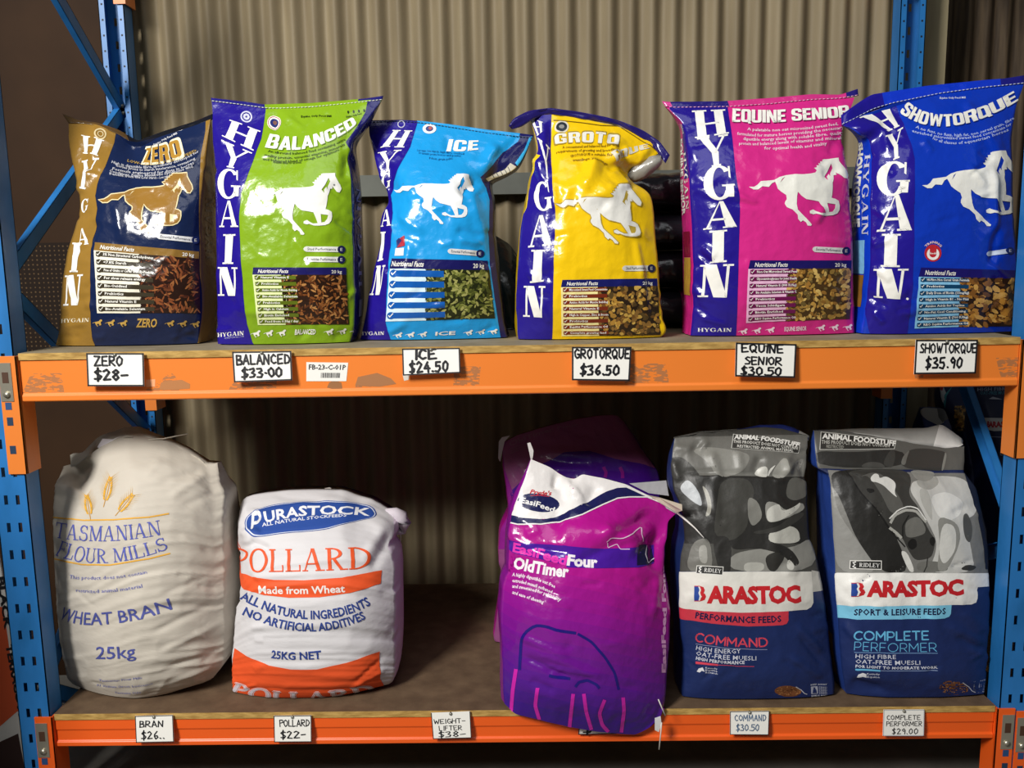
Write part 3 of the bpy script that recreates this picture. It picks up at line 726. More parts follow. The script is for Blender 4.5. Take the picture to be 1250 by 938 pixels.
def scuffed_orange(key, base, scuff, lo, hi, seed):
    """orange paint with patches of torn-off label where a band of noise is high"""
    m = material(key, base, .42, bump=[('noise', 50, .06, .002, ONE)])
    nt = m.node_tree; b = nt.nodes['Principled BSDF']; tc = nt.nodes.new('ShaderNodeTexCoord')
    sp = nt.nodes.new('ShaderNodeSeparateXYZ'); nt.links.new(tc.outputs['Object'], sp.inputs[0])
    def noise(sv, scale, det, off):
        mp = nt.nodes.new('ShaderNodeMapping'); mp.inputs['Scale'].default_value = sv; mp.inputs['Location'].default_value = (off, 0, 0)
        nt.links.new(tc.outputs['Object'], mp.inputs[0]); n = nt.nodes.new('ShaderNodeTexNoise'); n.inputs['Scale'].default_value = scale; n.inputs['Detail'].default_value = det
        nt.links.new(mp.outputs[0], n.inputs[0]); return n.outputs['Fac']
    def mth(op, a, bb):
        n = nt.nodes.new('ShaderNodeMath'); n.operation = op; n.use_clamp = op in ('MULTIPLY',)
        for i, x in enumerate((a, bb)):
            if isinstance(x, (int, float)): n.inputs[i].default_value = x
            else: nt.links.new(x, n.inputs[i])
        return n.outputs[0]
    big = mth('GREATER_THAN', noise((1, 1, .35), 5.2, 1, seed), .585)
    fine = mth('GREATER_THAN', noise((1, 1, 3), 55, 5, seed+3), .47)
    zlo = mth('GREATER_THAN', sp.outputs[2], lo); zhi = mth('LESS_THAN', sp.outputs[2], hi)
    mask = mth('MULTIPLY', mth('MULTIPLY', big, fine), mth('MULTIPLY', zlo, zhi))
    mx = nt.nodes.new('ShaderNodeMix'); mx.data_type = 'RGBA'
    mx.inputs[6].default_value = lin(base); mx.inputs[7].default_value = lin(scuff)
    nt.links.new(mth('MULTIPLY', mask, .75), mx.inputs[0]); nt.links.new(mx.outputs[2], b.inputs['Base Color'])
    return m
M_or1 = scuffed_orange('faded_orange_paint', 'ee8230', '9a6f4c', -.085, -.035, 2.3)
M_or2 = material('bright_orange_paint', 'f0601c', .36, bump=[('noise', 50, .05, .002, ONE)])
M_or1c = material('faded_orange_connector', 'e58033', .42)

# corrugated rear wall
def corrugated(name, x0, x1, z0, z1, y, mat, pitch=.0735, amp=.0125, ph=0.0):
    mb = MB(); n = int((x1-x0)/pitch*14); xs = np.linspace(x0, x1, n+1); zs = np.linspace(z0, z1, 13)
    V = []; th = .001
    for z in zs:
        for x in xs: V.append((x, y-amp*math.sin(2*math.pi*x/pitch+ph)+.0012*math.sin(z*5+x*3), z))
    m = n+1
    F_ = [(k*m+i, k*m+i+1, (k+1)*m+i+1, (k+1)*m+i) for k in range(12) for i in range(n)]
    mb.add(V, F_, 0, smooth=True)
    return tag(mb.build(name, mat), kind='structure')
WY = .965
corrugated('wall_back', -1.2, W+.06, FLOOR, 2.6, WY, M_wall)
corrugated('wall_back_right', W+.2, W+1.6, FLOOR, 2.6, WY+.28, M_shade, ph=1.0)
mb = MB(); mb.box((W+.055, WY+.02, FLOOR), (W+.23, WY+.05, 2.6)); mb.box((W+.2, WY+.05, FLOOR), (W+.23, WY+.3, 2.6))
tag(mb.build('trim_1', M_flat), kind='structure')
mb = MB(); mb.box((-3, -5, FLOOR-.05), (6, 2.2, FLOOR)); tag(mb.build('floor', M_conc), kind='structure')
mb = MB(); mb.box((-1.6, -.76, FLOOR), (-.30, -.66, 1.14)); tag(mb.build('added_shade_wall', material('shade_wall_render', '8a857a', .8, bump=[('noise', 30, .3, .004, ONE)])), kind='structure')  # unseen low wall, added to shade the lower left of the rack
g0, g1 = at_y((620, 211), .90), at_y((620, 237), .90)
mb = MB(); zt, zb = g0[2], g1[2]
mb.box((-.09, .90, zb), (W+.04, .903, zt)); mb.box((-.09, .9031, zt-.003), (W+.04, .95, zt)); mb.box((-.09, .9031, zb), (W+.04, .95, zb+.003))
tag(mb.build('trim_2', M_girt), kind='structure')

# ------------------------------------------------------------------ pallet racking
def upright(parent, x0, x1, yweb, ydir, name, org, lip=.02, depth=.065, z1=2.45):
    mb = MB(); w = x1-x0; xs = [x0, x0+.022, x0+.032, x0+w-.032, x0+w-.022, x1]; t = .0025*ydir; pitch = .075; z = FLOOR+.03; zs = [FLOOR]
    holes = []
    while z+.03 < z1: zs += [z, z+.026]; holes.append(len(zs)-2); z += pitch
    zs.append(z1)
    for i in range(len(zs)-1):
        for j in range(5):
            if i in holes and j in (1, 3): continue
            a, b, c, d = xs[j], xs[j+1], zs[i], zs[i+1]
            mb.add([(a, yweb, c), (b, yweb, c), (b, yweb, d), (a, yweb, d), (a, yweb+t, c), (b, yweb+t, c), (b, yweb+t, d), (a, yweb+t, d)],
                   [(0, 1, 2, 3), (7, 6, 5, 4), (1, 5, 6, 2), (4, 0, 3, 7)])
    y0, y1 = sorted((yweb, yweb+depth*ydir)); yl = yweb+depth*ydir
    mb.box((x0, y0, FLOOR), (x0+.0025, y1, z1)); mb.box((x1-.0025, y0, FLOOR), (x1, y1, z1))
    l0, l1 = sorted((yl, yl-.0025*ydir))
    mb.box((x0, l0, FLOOR), (x0+lip, l1, z1)); mb.box((x1-lip, l0, FLOOR), (x1, l1, z1))
    # bolt holes read as small dark studs on the lips
    k = FLOOR+.06
    while k < z1:
        for xx in (x0+lip*.6, x1-lip*.6):
            mb.box((xx-.003, min(yl, yl-.002*ydir)-(.0004 if ydir < 0 else 0), k-.003), (xx+.003, max(yl, yl+.0004), k+.003), 1)
        k += .05
    mb.box((x0-.004, y0-.02, FLOOR), (x1+.004, y1+.02, FLOOR+.006))
    return mb.build(name, [M_blue, plain('10161f')], parent, org)
def brace(parent, p, q, org, w=.042, d=.02):
    p, q = np.array(p, float), np.array(q, float); t = (q-p)/np.linalg.norm(q-p); n = np.cross(t, (1, 0, 0)); n /= np.linalg.norm(n); X = np.array((1, 0, 0))
    mb = MB()
    for (a0, a1, b0, b1) in ((-w/2, w/2, d/2-.002, d/2), (-w/2, -w/2+.002, -d/2, d/2), (w/2-.002, w/2, -d/2, d/2)):
        mb.prism([p+n*a0+X*b0, p+n*a1+X*b0, p+n*a1+X*b1, p+n*a0+X*b1], p, q)
    ob = mb.build('brace', M_blue, parent, org)
    for e in (p+t*.02, q-t*.02):
        bolt = MB(); bolt.tube([e-X*.016, e+X*.016], .007, 6); bolt.build('bolt', M_steel, ob, org)
    return ob
YR = .90
def frame(x0, x1, nodes, label):
    org = np.array(((x0+x1)/2, .45, FLOOR)); r = empty('rack_frame', org, label, 'racking frame', 'racking frames')
    upright(r, x0, x1, 0.0, 1, 'upright', org); upright(r, x0, x1, YR, -1, 'upright', org)
    xm = (x0+x1)/2
    for (ya, za), (yb, zb) in nodes: brace(r, (xm, ya, za), (xm, yb, zb), org)
    return r
yf, yr = .045, .855
def node(p, x, y0):   # height of a brace end seen at picture point p on the frame plane
    return float(at_y(p, y0)[2])
zL = [node((143, 135), 0, yr), node((6, 345), 0, yf)]
def zig(za, zb, up, dn):
    """za rear node height, zb front node height -> zigzag above and below"""
    st = abs(za-zb); out = [(yr, za), (yf, zb)]
    z = zb; k = 0
    while z > FLOOR+.35:
        z -= st; out.append((yr if k % 2 == 0 else yf, z)); k += 1
    z = za; k = 0; pre = []
    while z < 1.95:
        z += st; pre.append((yf if k % 2 == 0 else yr, z)); k += 1
    return pre[::-1]+out
zz = zig(zL[0], zL[1], 0, 0)
frame(-.085, 0, list(zip(zz[:-1], zz[1:])), 'blue racking frame at the left end, beside the brown hardboard')
zf = node((1241, 655), W, yf)
frame(W, W+.085, [((yf, zf), (yr, zf+.93)), ((yf, zf-.03), (yr, zf-.40)), ((yr, zf+2.05), (yf, zf+1.38))], 'blue racking frame at the right end, beside the navy bag picturing a bridled horse')

def clip(parent, x, z, org, y=-.0065):
    mb = MB()
    mb.box((x-.016, y-.0015, z-.05), (x+.016, y, z+.05))
    mb.box((x-.008, y-.0022, z-.002), (x+.008, y-.0014, z+.026), 1)
    mb.tube([(x, y-.001, z-.032), (x, y-.006, z-.032)], .008, 10)
    mb.box((x-.008, y-.0005, z-.072), (x+.008, y+.0005, z-.053), 2)
    return mb.build('safety_clip', [material('zinc', 'c9c4b2', .35, metal=.8), plain('4a3020'), plain('254a7a')], parent, org)
def connector(parent, x_end, sgn, ztop, h, mat, org, clipz):
    """plate over the upright's face and a return down the end of the beam; sgn +1: the beam runs to the right of it"""
    mb = MB()
    a, b = sorted((x_end-sgn*.040, x_end+sgn*.010))
    mb.box((a, -.0062, ztop-h), (b, -.0012, ztop))
    c, d = sorted((x_end+sgn*.005, x_end+sgn*.010)); mb.box((c, -.0062, ztop-h), (d, .06, ztop))
    k = ztop-.16 if clipz > ztop-.15 else ztop-.03
    for zz in (ztop-.17, ztop-.245):
        if zz > ztop-h+.01: mb.box((x_end-sgn*.022-.008, -.0068, zz-.011), (x_end-sgn*.022+.008, -.0060, zz+.011), 1)
    ob = mb.build('connector', [mat, plain('1d3550')], parent, org, bevel=.0015)
    cl = clip(ob, x_end-sgn*.022, clipz, org)
    return ob
def beam(name, ztop, prof, mat, cmat, h, label, y0=0.0, x0=0.0, x1=W, cz=-.06, tilt=False, conn=(True, True), flip=1):
    org = np.array(((x0+x1)/2, y0, ztop)); r = empty(name, org, label, 'racking beam', 'racking beams')
    mb = MB(); P = [(x0+.011, y0+flip*py, ztop+pz) for py, pz in prof]
    if flip < 0: P = P[::-1]
    mb.prism(P[::-1], (x0+.011, 0, 0), (x1-.011, 0, 0)); mb.build('beam', mat, r, org, bevel=.002)
    if y0 == 0.0:
        if conn[0]: connector(r, x0, 1, ztop+.012, h, cmat, org, ztop+cz)
        if conn[1]: connector(r, x1, -1, ztop+.012, h, cmat, org, ztop+cz)
    else:
        for e, s in ((x0, 1), (x1, -1)):
            c = MB(); a, b = sorted((e-s*.04, e+s*.010)); c.box((a, y0+.002, ztop-h+.012), (b, y0+.007, ztop+.012)); cc, d = sorted((e+s*.005, e+s*.01)); c.box((cc, y0-.068, ztop-h+.012), (d, y0+.0019, ztop+.012)); a, b = sorted((e-s*.03, e+s*.01)); c.box((a, y0-.072, ztop-h+.012), (b, y0-.0681, ztop+.012))
            c.build('connector', cmat, r, org)
    if tilt: r.rotation_euler = (0, math.atan(.0155/W), 0); r.location.z += .00125
    return r
BT = .018
PROF1 = [(.004, 0), (.004, -.088), (0, -.092), (0, -.106), (.004, -.109), (.05, -.109), (.05, 0)]
PROF2 = [(.003, 0), (.003, -.030), (.006, -.033), (.006, -.062), (.001, -.066), (.001, -.078), (.05, -.078), (.05, 0)]
beam('shelf_beam', H1-BT, PROF1, M_or1, M_or1c, .31, 'faded scuffed orange beam along the front of the upper shelf', cz=-.055)
beam('shelf_beam', -BT, PROF2, M_or2, M_or2, .3, 'bright orange beam along the front of the lower shelf', tilt=True, cz=-.055)
beam('shelf_beam', H1-BT, PROF1, M_or1c, M_or1c, .29, 'orange rear beam of the upper shelf, its end bracket showing by the rear right post', y0=YR, flip=-1)
beam('shelf_beam', -BT, PROF2, M_or2, M_or2, .26, 'orange rear beam under the back of the lower shelf', y0=YR, flip=-1, tilt=True)
# the next bay to the right starts on the same posts
def stub(ztop, prof, mat, cmat, h, label, cz):
    x0 = W+.085; org = np.array((x0+.3, 0, ztop)); r = empty('shelf_beam', org, label, 'racking beam', 'racking beams')
    mb = MB(); P = [(x0+.011, py, ztop+pz) for py, pz in prof]; mb.prism(P[::-1], (x0+.011, 0, 0), (x0+.8, 0, 0)); mb.build('beam', mat, r, org, bevel=.002)
    connector(r, x0, 1, ztop+.012, h, cmat, org, ztop+cz)
stub(-BT-.0155, PROF2, M_or2, M_or2, .3, 'orange beam end of the next bay, at the far right of the lower shelf', -.055)
def board(name, z, mats, label, tilt=False, n=0):
    mb = MB(); mb.box((.012, .0, z-BT+.0002), (W-.012, BD, z))
    mb.m = [1, 0, 1, 1, 1, 1]
    ob = mb.build(name, mats, None, ((W)/2, BD/2, z)); tag(ob, label, 'shelf board', 'shelf boards')
    if tilt: ob.rotation_euler = (0, math.atan(.0155/W), 0); ob.location.z += .00125
    return ob
board('shelf_board', H1, [M_btop2, M_board], 'chipboard shelf under the row of upright horse feed bags')
board('shelf_board', 0.0, [M_btop, M_board], 'brown lower shelf board carrying the white sacks', tilt=True)
# brown hardboard fixed outside the left frame, perforated sheet below it
mb = MB(); mb.box((-1.15, .9062, FLOOR), (-.098, .912, 2.45))
hp = tag(mb.build('hardboard_sheet', M_hard, None, (-.62, .909, FLOOR)), 'plain brown hardboard sheet standing behind the left racking frame', 'panel')
mp_ = material('shade_tinted_perforated', '5c4029', .75, spec=.2)
nt = mp_.node_tree; tcn = nt.nodes.new('ShaderNodeTexCoord'); vn = nt.nodes.new('ShaderNodeTexVoronoi'); vn.inputs['Scale'].default_value = 62; vn.inputs['Randomness'].default_value = .12
rp = nt.nodes.new('ShaderNodeValToRGB'); rp.color_ramp.elements[0].position = .16; rp.color_ramp.elements[0].color = lin('5c4830'); rp.color_ramp.elements[1].position = .2; rp.color_ramp.elements[1].color = lin('20150d')  # dark ground paints in shadow; paler dots are light through the holes
mpn = nt.nodes.new('ShaderNodeMapping'); mpn.inputs['Scale'].default_value = (1, 0, 1); nt.links.new(tcn.outputs['Object'], mpn.inputs[0])
nt.links.new(mpn.outputs[0], vn.inputs['Vector']); nt.links.new(vn.outputs['Distance'], rp.inputs[0]); nt.links.new(rp.outputs[0], nt.nodes['Principled BSDF'].inputs['Base Color'])
mb = MB(); mb.box((-1.1, .9020, .90), (-.104, .9060, 1.30))
tag(mb.build('perforated_sheet', mp_, None, (-.6, .904, .9)), 'perforated sheet with painted-in shade fixed low on the brown hardboard, left of the gold bag', 'panel')
# ------------------------------------------------------------------ the row of horse feed bags on the upper shelf
WHT, NAVY = '#f3f1ea', '#171a66'
def A_(p): return crop(60, 130, 5.862, p)
def A2(p): return crop(60, 280, 5.862, p)
def B_(p): return crop(250, 100, 5.435, p)
def B2(p): return crop(250, 260, 5.435, p)
def I_(p): return crop(430, 130, 5.435, p)
def I2(p): return crop(430, 270, 5.435, p)
def G_(p): return crop(610, 120, 5.682, p)
def G2(p): return crop(610, 270, 5.682, p)
def E_(p): return crop(800, 100, 5.0, p)
def E2(p): return crop(800, 260, 5.0, p)
def S_(p): return crop(1020, 80, 5.435, p)
def S2(p): return crop(1020, 240, 5.213, p)
GRP = 'horse feed bags on the upper shelf'
PURP = film('#221488')
STD = dict(zs=H1, lean=[(0, .105), (.12, .075), (.35, .02), (.7, 0), (1, .012)], bulge=[(0, 0), (.08, .012), (.2, .035), (.45, .055), (.85, .055), (1, .028)],
           depth=[(0, .005), (.1, .06), (.3, .13), (.7, .15), (1, .13)], group=GRP)

# --- gold and navy bag
gold, navy = film('#94702e'), film('#142247')
z = Sack('gold and navy feed bag with a gold galloping horse, leftmost on the upper shelf', name='feed_bag', yb=.165,
    T=[(84,151),(100,150),(118,152),(140,161),(166,176),(200,166),(235,155),(259,146)], L=[(84,151),(84,175),(90,205),(97,232),(98,255),(92,282),(84,306),(78,335),(75,372),(73,400),(68,421)],
    R=[(257,146),(254,165),(248,215),(245,280),(246,330),(247,380),(243,422)], B=[(68,421),(80,424),(110,426),(180,427),(225,425),(243,422)],
    mats=[navy, gold, gold, navy], seed=2, pexp=3.2,
    creases=[(128,153,166,178,5,-.006),(166,178,200,165,6,-.006),(112,205,96,238,7,.010),(120,268,104,300,6,-.008),(118,150,112,200,5,.005),(140,240,150,300,6,.004),(105,170,95,215,6,-.006),
             (75,400,110,395,4,.003),(72,410,100,416,4,-.003),(215,410,245,418,5,-.006),(205,420,240,404,4,.004)],
    ydetail=[(166,178,26,22,-.022)], **STD)
z.poly(A_([(95,-60),(480,170),(465,262),(430,350),(400,430),(370,490),(345,560),(330,640),(320,760)])[:8]+A2([(345,-150),(325,10),(305,70),(298,130),(294,400),(297,650),(310,780),(345,920),(-60,920),(-60,-160)])+[(60,150)], 0, gold)
z.poly(A_([(1125,0),(1120,180),(1085,350),(1075,560)])+A2([(1075,0),(1078,314),(1095,480),(1090,690),(1060,860),(1200,870),(1200,-100)])+[(268,140)], 0, gold)
q = [[(232,205),(395,245),(350,360),(235,330)], [(225,385),(360,372),(285,600),(220,590)], [(228,672),(290,655),(270,745),(232,768)], [(220,880),(262,870),(278,985),(215,1000)]]
letters(z, 'HYGA', [A_(x) for x in q], film(WHT))
letters(z, 'IN', [A2(x) for x in ([(175,98),(240,98),(208,308),(150,308)], [(118,332),(245,322),(222,545),(108,548)])], film(WHT), th=.3)
cc = A_([(368,200)])[0]; ringd(z, cc, 7, 5.4, film('#d9c79a'), 2, 'body'); ringd(z, cc, 3.6, 2.6, film('#d9c79a'), 2, 'body')
zb = A_([(675,402),(800,398),(955,355)])
z.decal(along(block_text('ZERO', .08, .09), [(zb[0][0]-1.2, zb[0][1]+1.2), (zb[1][0], zb[1][1]+1.2), (zb[2][0]+1.2, zb[2][1]+1.2)], 19.5, .12, 22), 2, film('#efe6c8'), 'product_name'); z.decal(along(block_text('ZERO', .1), zb, 17.5, .12, 20), 3, film('#ad8233'), 'product_name')
bl = film('#b9bac2')
z.decal(along(text_shape('Equine Only Feed Mill', .02, 1), A_([(755,285),(920,200)]), 2.6), 2, film('#d8d8dc'), 'product_name')
for tx, p in (('LOW-CARB-GLYCEMIC FEED', [(558,395),(800,415),(1060,322)]), ('High in digestible fibre, specifically developed for', [(445,402),(760,440),(1075,330)]), ('horses prone to Starch intolerance, containing', [(480,428),(760,462),(1050,385)]), ('Formula engineered for diets in horses', [(450,450),(760,486),(1040,415)]), ('Conditions, Equine Metabolic Syndrome and', [(430,465),(720,505),(1030,440)]), ('benefit from the Low starch - Low sugar', [(430,486),(700,522),(860,510)])):
    z.decal(along(text_shape(tx, .02, 1), A_(p), 3.0), 2, bl if tx[0] != 'L' else film('#a98c4a'), 'product_name')
horse(z, *A_([(358,670),(985,480),(735,905)]), film('#946c2b'), 2.4, outline=film('#e5d6a8'))
pill(z, *A2([(790,52),(1045,78)]), 6.5, 'Essential Performance', film('#e4e4e4'), film('#1b2a5c'))
nutrition(z, A2([(318,92),(1070,160),(1080,605),(345,605)]), .115, '#8c6a30', 'Nutritional Facts', '#f0ead6', '#3c3527', ['3% Non Structural Carbohydrates','<7.8% Starch','Free of Grains or Cereal Grain By-Products','For slow release energy','Bio-Oxidised','Prebiotics','Natural Vitamin E','Bio-Available Selenium'],
    None, .42, barw=.56, la=.43, pel=dict(n=170, size=4.6, cols=['#6b3a22','#8a4d2b','#50281a','#9c6238'], base='#2a1710', elong=3.6, seed=3))
mini_row(z, A2([(345,675)])[0], A2([(1040,688)])[0], 'ZERO', film('#c7a050'), h=11)
z.decal(along(serif_text('HYGAIN'), A2([(88,670),(290,668)]), 4.6), 2, film('#e9dfc2'), 'body')
z.side_text(serif_text('HYGAIN', .2, .07), 'R', .55, .2, .62, .34, 2, film('#8a7440'))
z.hem([(76,139),(96,146),(120,150),(144,158),(168,172),(200,160),(235,149),(262,138)], [(.42, film('#5b4426')), (1, film('#14151d'))], lower=[(84,151),(104,151),(122,154),(144,164),(166,177),(200,167),(235,156),(260,146)], ylean=.012)
z.finish()

# --- green bag
gr = film('#82a81a')
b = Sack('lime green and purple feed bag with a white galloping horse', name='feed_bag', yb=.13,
    T=B_([(45,125),(405,172),(480,168),(700,165),(1075,120),(1175,118)]), L=B_([(45,125),(55,300),(68,500),(75,700),(80,900)])+B2([(75,200),(80,500),(85,750),(90,862)]),
    R=B_([(1175,118),(1075,260),(955,400),(972,600),(985,760)])+B2([(985,0),(992,300),(1000,600),(985,800),(965,870)]), B=B2([(90,862),(300,882),(600,885),(880,880),(965,870)]),
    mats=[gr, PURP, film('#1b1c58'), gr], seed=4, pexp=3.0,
    creases=[(338,130,335,165,4,-.005),(440,150,424,190,6,.007),(427,185,420,222,6,-.008),(345,140,372,158,3,.004),(395,250,420,300,9,.004),(300,240,292,345,14,.006),(375,310,415,290,8,-.003),(365,420,375,405,5,-.006),(405,418,425,408,5,-.005),(280,350,300,380,5,.003),(262,140,275,190,6,.004)],
    **STD)
b.poly(B_([(-40,60),(410,60),(405,172),(375,380),(310,560),(240,740),(235,900)])+B2([(235,40),(245,300),(258,560),(280,740),(325,900),(-60,900)]), 0, PURP)
b.poly(B_([(1180,90),(1080,130),(1065,200),(1010,300),(935,400),(965,470),(970,760)])+B2([(975,0),(985,300),(1000,560),(1020,770),(1000,900),(1200,900),(1200,0)]), 0, film('#1d1b62'))
q = [[(165,250),(370,325),(325,462),(118,365)], [(118,390),(318,475),(222,582),(115,560)], [(88,575),(245,590),(235,775),(90,775)], [(130,790),(195,790),(232,965),(100,965)]]
letters(b, 'HYGA', [B_(x) for x in q], film(WHT))
letters(b, 'IN', [B2(x) for x in ([(125,142),(212,142),(195,340),(118,340)], [(88,360),(225,362),(225,550),(88,550)])], film(WHT), th=.3)
cc = B_([(276,232)])[0]; ringd(b, cc, 7, 5.3, film('#cfd0e6'), 2, 'body'); ringd(b, cc, 4, 1.4, film('#cfd0e6'), 2, 'body', 8)
cc = B_([(460,268)])[0]; disc(b, cc, 8.6, film('#f1efe8'), 1, 'body'); ringd(b, cc, 7.8, 7.0, film('#b2443c'), 2, 'body'); disc(b, cc, 5.2, film('#26306e'), 2, 'body'); disc(b, (cc[0]+.6, cc[1]-.4), 2.6, film('#7f5a50'), 3, 'body')
nb = B_([(400,438),(720,430),(1010,285)])
b.decal(along(block_text('BALANCED'), [(p[0]+.9, p[1]+1) for p in nb], 18, .16, 11), 1, film('#5f8014'), 'product_name'); b.decal(along(block_text('BALANCED'), nb, 18, .16, 11), 2, film(WHT), 'product_name')
b.decal(along(text_shape('Equine Only Feed Mill', .02, 1), B_([(640,240),(840,235)]), 2.4), 2, film('#2d3d10'), 'product_name')
for k in range(4):
    p = B_([(952+35*k, 203-4*k)])[0]; disc(b, p, 1.1, film('#1d2a12'), 2, 'body', 1.8, 8)
b.decal(along(text_shape('Equine Only Feed', .02, 1), B_([(940,240),(1040,215)]), 2), 2, film('#2d3d10'), 'product_name')
for tx, p in (('An all-round balanced feed containing extra', [(420,470),(680,470),(935,385)]), ('quality protein, essential vitamins, minerals', [(395,497),(660,500),(930,420)]), ('and balanced blend of omega for optimum', [(385,520),(640,525),(890,455)]), ('health ideal for all horses', [(455,540),(560,542),(640,538)])):
    b.decal(along(text_shape(tx, .015, 1), B_(p), 2.9), 2, film('#3d5410'), 'product_name')
horse(b, *crop(300, 200, 9.615, [(50,410),(1048,110),(690,820)]), film('#efeee8'))
disc(b, crop(300, 200, 9.615, [(1035,248)])[0], 1.3, film('#777777'), 4, 'horse_emblem', 1.0, 8)
pill(b, *B2([(672,240),(905,243)]), 6.6, 'Stud Performance', film('#e8e8e4'), film('#1a1c50')); pill(b, *B2([(672,308),(905,310)]), 6.6, 'Equestrian Performance', film('#e8e8e4'), film('#1a1c50'))
nutrition(b, B2([(312,362),(938,362),(955,748),(352,750)]), .125, '#1c1a5e', 'Nutritional Facts', '#e6f0b0', '#5c6b14', ['Natural Vitamin E','Probiotics','Amino Acids for Muscle Building','Bio-Available Selenium','Prebiotics','High in Calcium','Biotin Enriched','Feed from 0.5kg / day'],
    None, .30, barw=.46, la=.34, pel=dict(n=260, size=3.6, cols=['#7a4620','#9a6030','#5a3016','#b58048'], base='#2c180c', elong=3.0, seed=7))
mini_row(b, B2([(335,808)])[0], B2([(990,796)])[0], 'BALANCED', film(WHT), h=6.5)
b.decal(along(serif_text('HYGAIN'), B2([(88,818),(262,814)]), 5), 2, film(WHT), 'body')
b.decal(along(text_shape('Quality Feeds Since 1983', .0, 1), B2([(135,830),(262,828)]), 1.8), 2, film('#b9b8dd'), 'body')
b.side_text(serif_text('HYGAIN', .2, .07), 'R', .6, .25, .78, .38, 2, film('#7e80b0'))
b.side_poly([(.3, .83), (.6, .83), (.6, .9), (.3, .9)], 'R', 2, film('#8d8ea8'))
b.hem(B_([(40,105),(220,125),(405,150),(700,140),(900,125),(1060,110),(1185,92)]), [(.32, film('#23207a')), (.86, film('#7fa51a')), (1, film('#23206e'))], lower=B_([(45,128),(220,150),(405,176),(480,178),(700,170),(900,150),(1075,132),(1178,120)]), stitch=film('#d8dccb'), ylean=.01)
b.finish()

# --- pale blue bag
cy = film('#1c9ae0')
ic = Sack('sky blue feed bag, its top corner folded over to the right', name='feed_bag', yb=.19,
    T=I_([(110,100),(300,95),(440,100),(640,130),(900,165),(1120,195),(1195,200)]), L=I_([(110,100),(115,220),(150,330),(180,480),(240,590),(250,640),(200,700),(190,800),(185,900)])+I2([(190,130),(150,320),(115,480),(85,690),(55,815)]),
    R=I_([(1195,200),(1140,330),(1085,420),(990,465),(905,495),(925,560),(945,680),(935,830)])+I2([(940,60),(960,300),(985,520),(1010,720),(1030,820)]), B=I2([(55,815),(230,828),(600,836),(960,836),(1030,820)]),
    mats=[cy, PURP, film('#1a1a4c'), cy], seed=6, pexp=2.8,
    creases=[(474,195,477,240,8,-.010),(610,175,585,215,9,.014),(640,160,600,200,6,-.008),(585,215,560,240,8,-.012),(560,215,580,225,5,.006),(548,165,545,185,5,-.004),(555,280,592,290,5,-.006),(558,292,590,298,3,.005),(500,290,494,340,7,.006),
             (478,250,490,290,7,-.005),(445,345,462,415,7,.004),(575,230,592,300,6,.005),(480,260,520,285,5,.004),(530,270,580,250,8,-.003),(450,165,466,190,6,-.006),(535,300,555,296,4,.004)],
    ydetail=[(600,222,24,22,-.03), (474,240,16,22,-.02)], **STD)
ic.poly(I_([(40,40),(437,60),(432,110),(385,270),(300,420),(262,500),(255,590),(265,660),(258,800)])+I2([(262,60),(240,260),(225,520),(225,700),(255,825),(270,900),(-60,900),(-60,0)]), 0, PURP)
ic.poly(I_([(1230,160),(1120,190),(1100,230),(1000,300),(930,390),(850,470),(890,540),(912,620),(905,830)])+I2([(900,60),(915,300),(950,560),(985,830),(1100,880),(1100,200)])+[(660,200)], 0, film('#191a55'))
ic.poly(I_([(1215,180),(1175,205),(1140,290),(1080,375),(1100,400),(1170,300)]), 1, film('#2aa7e6'))
ic.poly(I_([(1048,375),(1098,405),(1080,440),(990,470),(905,497),(885,480),(960,440),(1010,420)]), 1, film('#c9c4b4'))
for k in range(5):
    ic.poly(I_([(1030-k*26,400+k*12),(1034-k*26,398+k*12),(1056-k*28,436+k*9),(1052-k*28,438+k*9)]), 2, film('#4a4a48'))
q = [[(270,158),(400,162),(345,275),(185,272)], [(165,302),(330,290),(238,420),(205,440)], [(188,470),(245,415),(238,545),(195,545)], [(205,690),(245,680),(258,790),(195,800)]]
letters(ic, 'HYGA', [I_(x) for x in q], film(WHT))
letters(ic, 'IN', [I2(x) for x in ([(190,72),(222,70),(205,258),(170,270)], [(165,298),(222,292),(188,492),(118,494)])], film(WHT), th=.3)
cc = I_([(325,120)])[0]; ringd(ic, cc, 4.6, 3.4, film('#b9b9cc'), 2, 'body')
cc = I_([(512,150)])[0]; disc(ic, cc, 8.4, film('#e9ecee'), 1, 'body', 6.2); disc(ic, cc, 4.6, film('#3f4a86'), 2, 'body', 3.4); disc(ic, (cc[0]+1, cc[1]-.6), 2.2, film('#b0605c'), 3, 'body')
ip = I_([(622,300),(730,300),(835,290)])
ic.decal(along(block_text('ICE', .09), ip, 15.5, .2, 11), 2, film(WHT), 'product_name')
for tx, p in (('Low sugar, low starch, high fibre cooked', [(430,298),(560,310),(740,322)]), ('for laminitic prone horses and ponies', [(440,315),(560,330),(720,335)]), ('Non grain pellet', [(510,352),(600,360),(665,352)])):
    ic.decal(along(text_shape(tx, .01, 1), I_(p), 2.5), 2, film('#14609a'), 'product_name')
horse(ic, *I_([(265,555),(772,452),(605,775)]), film('#eceef0'))
ic.poly(I2([(292,130),(345,95),(352,165),(296,178)]), 2, film('#b02a3c')); ic.poly(I2([(292,130),(310,112),(330,128),(296,178)]), 3, film('#25306e')); ic.poly(I2([(288,180),(348,178),(345,230),(280,230)]), 2, film('#e6eef2'))
pill(ic, *I2([(650,200),(848,215)]), 6.5, 'Essential Performance', film('#dcdcdc'), film('#1a1c50'))
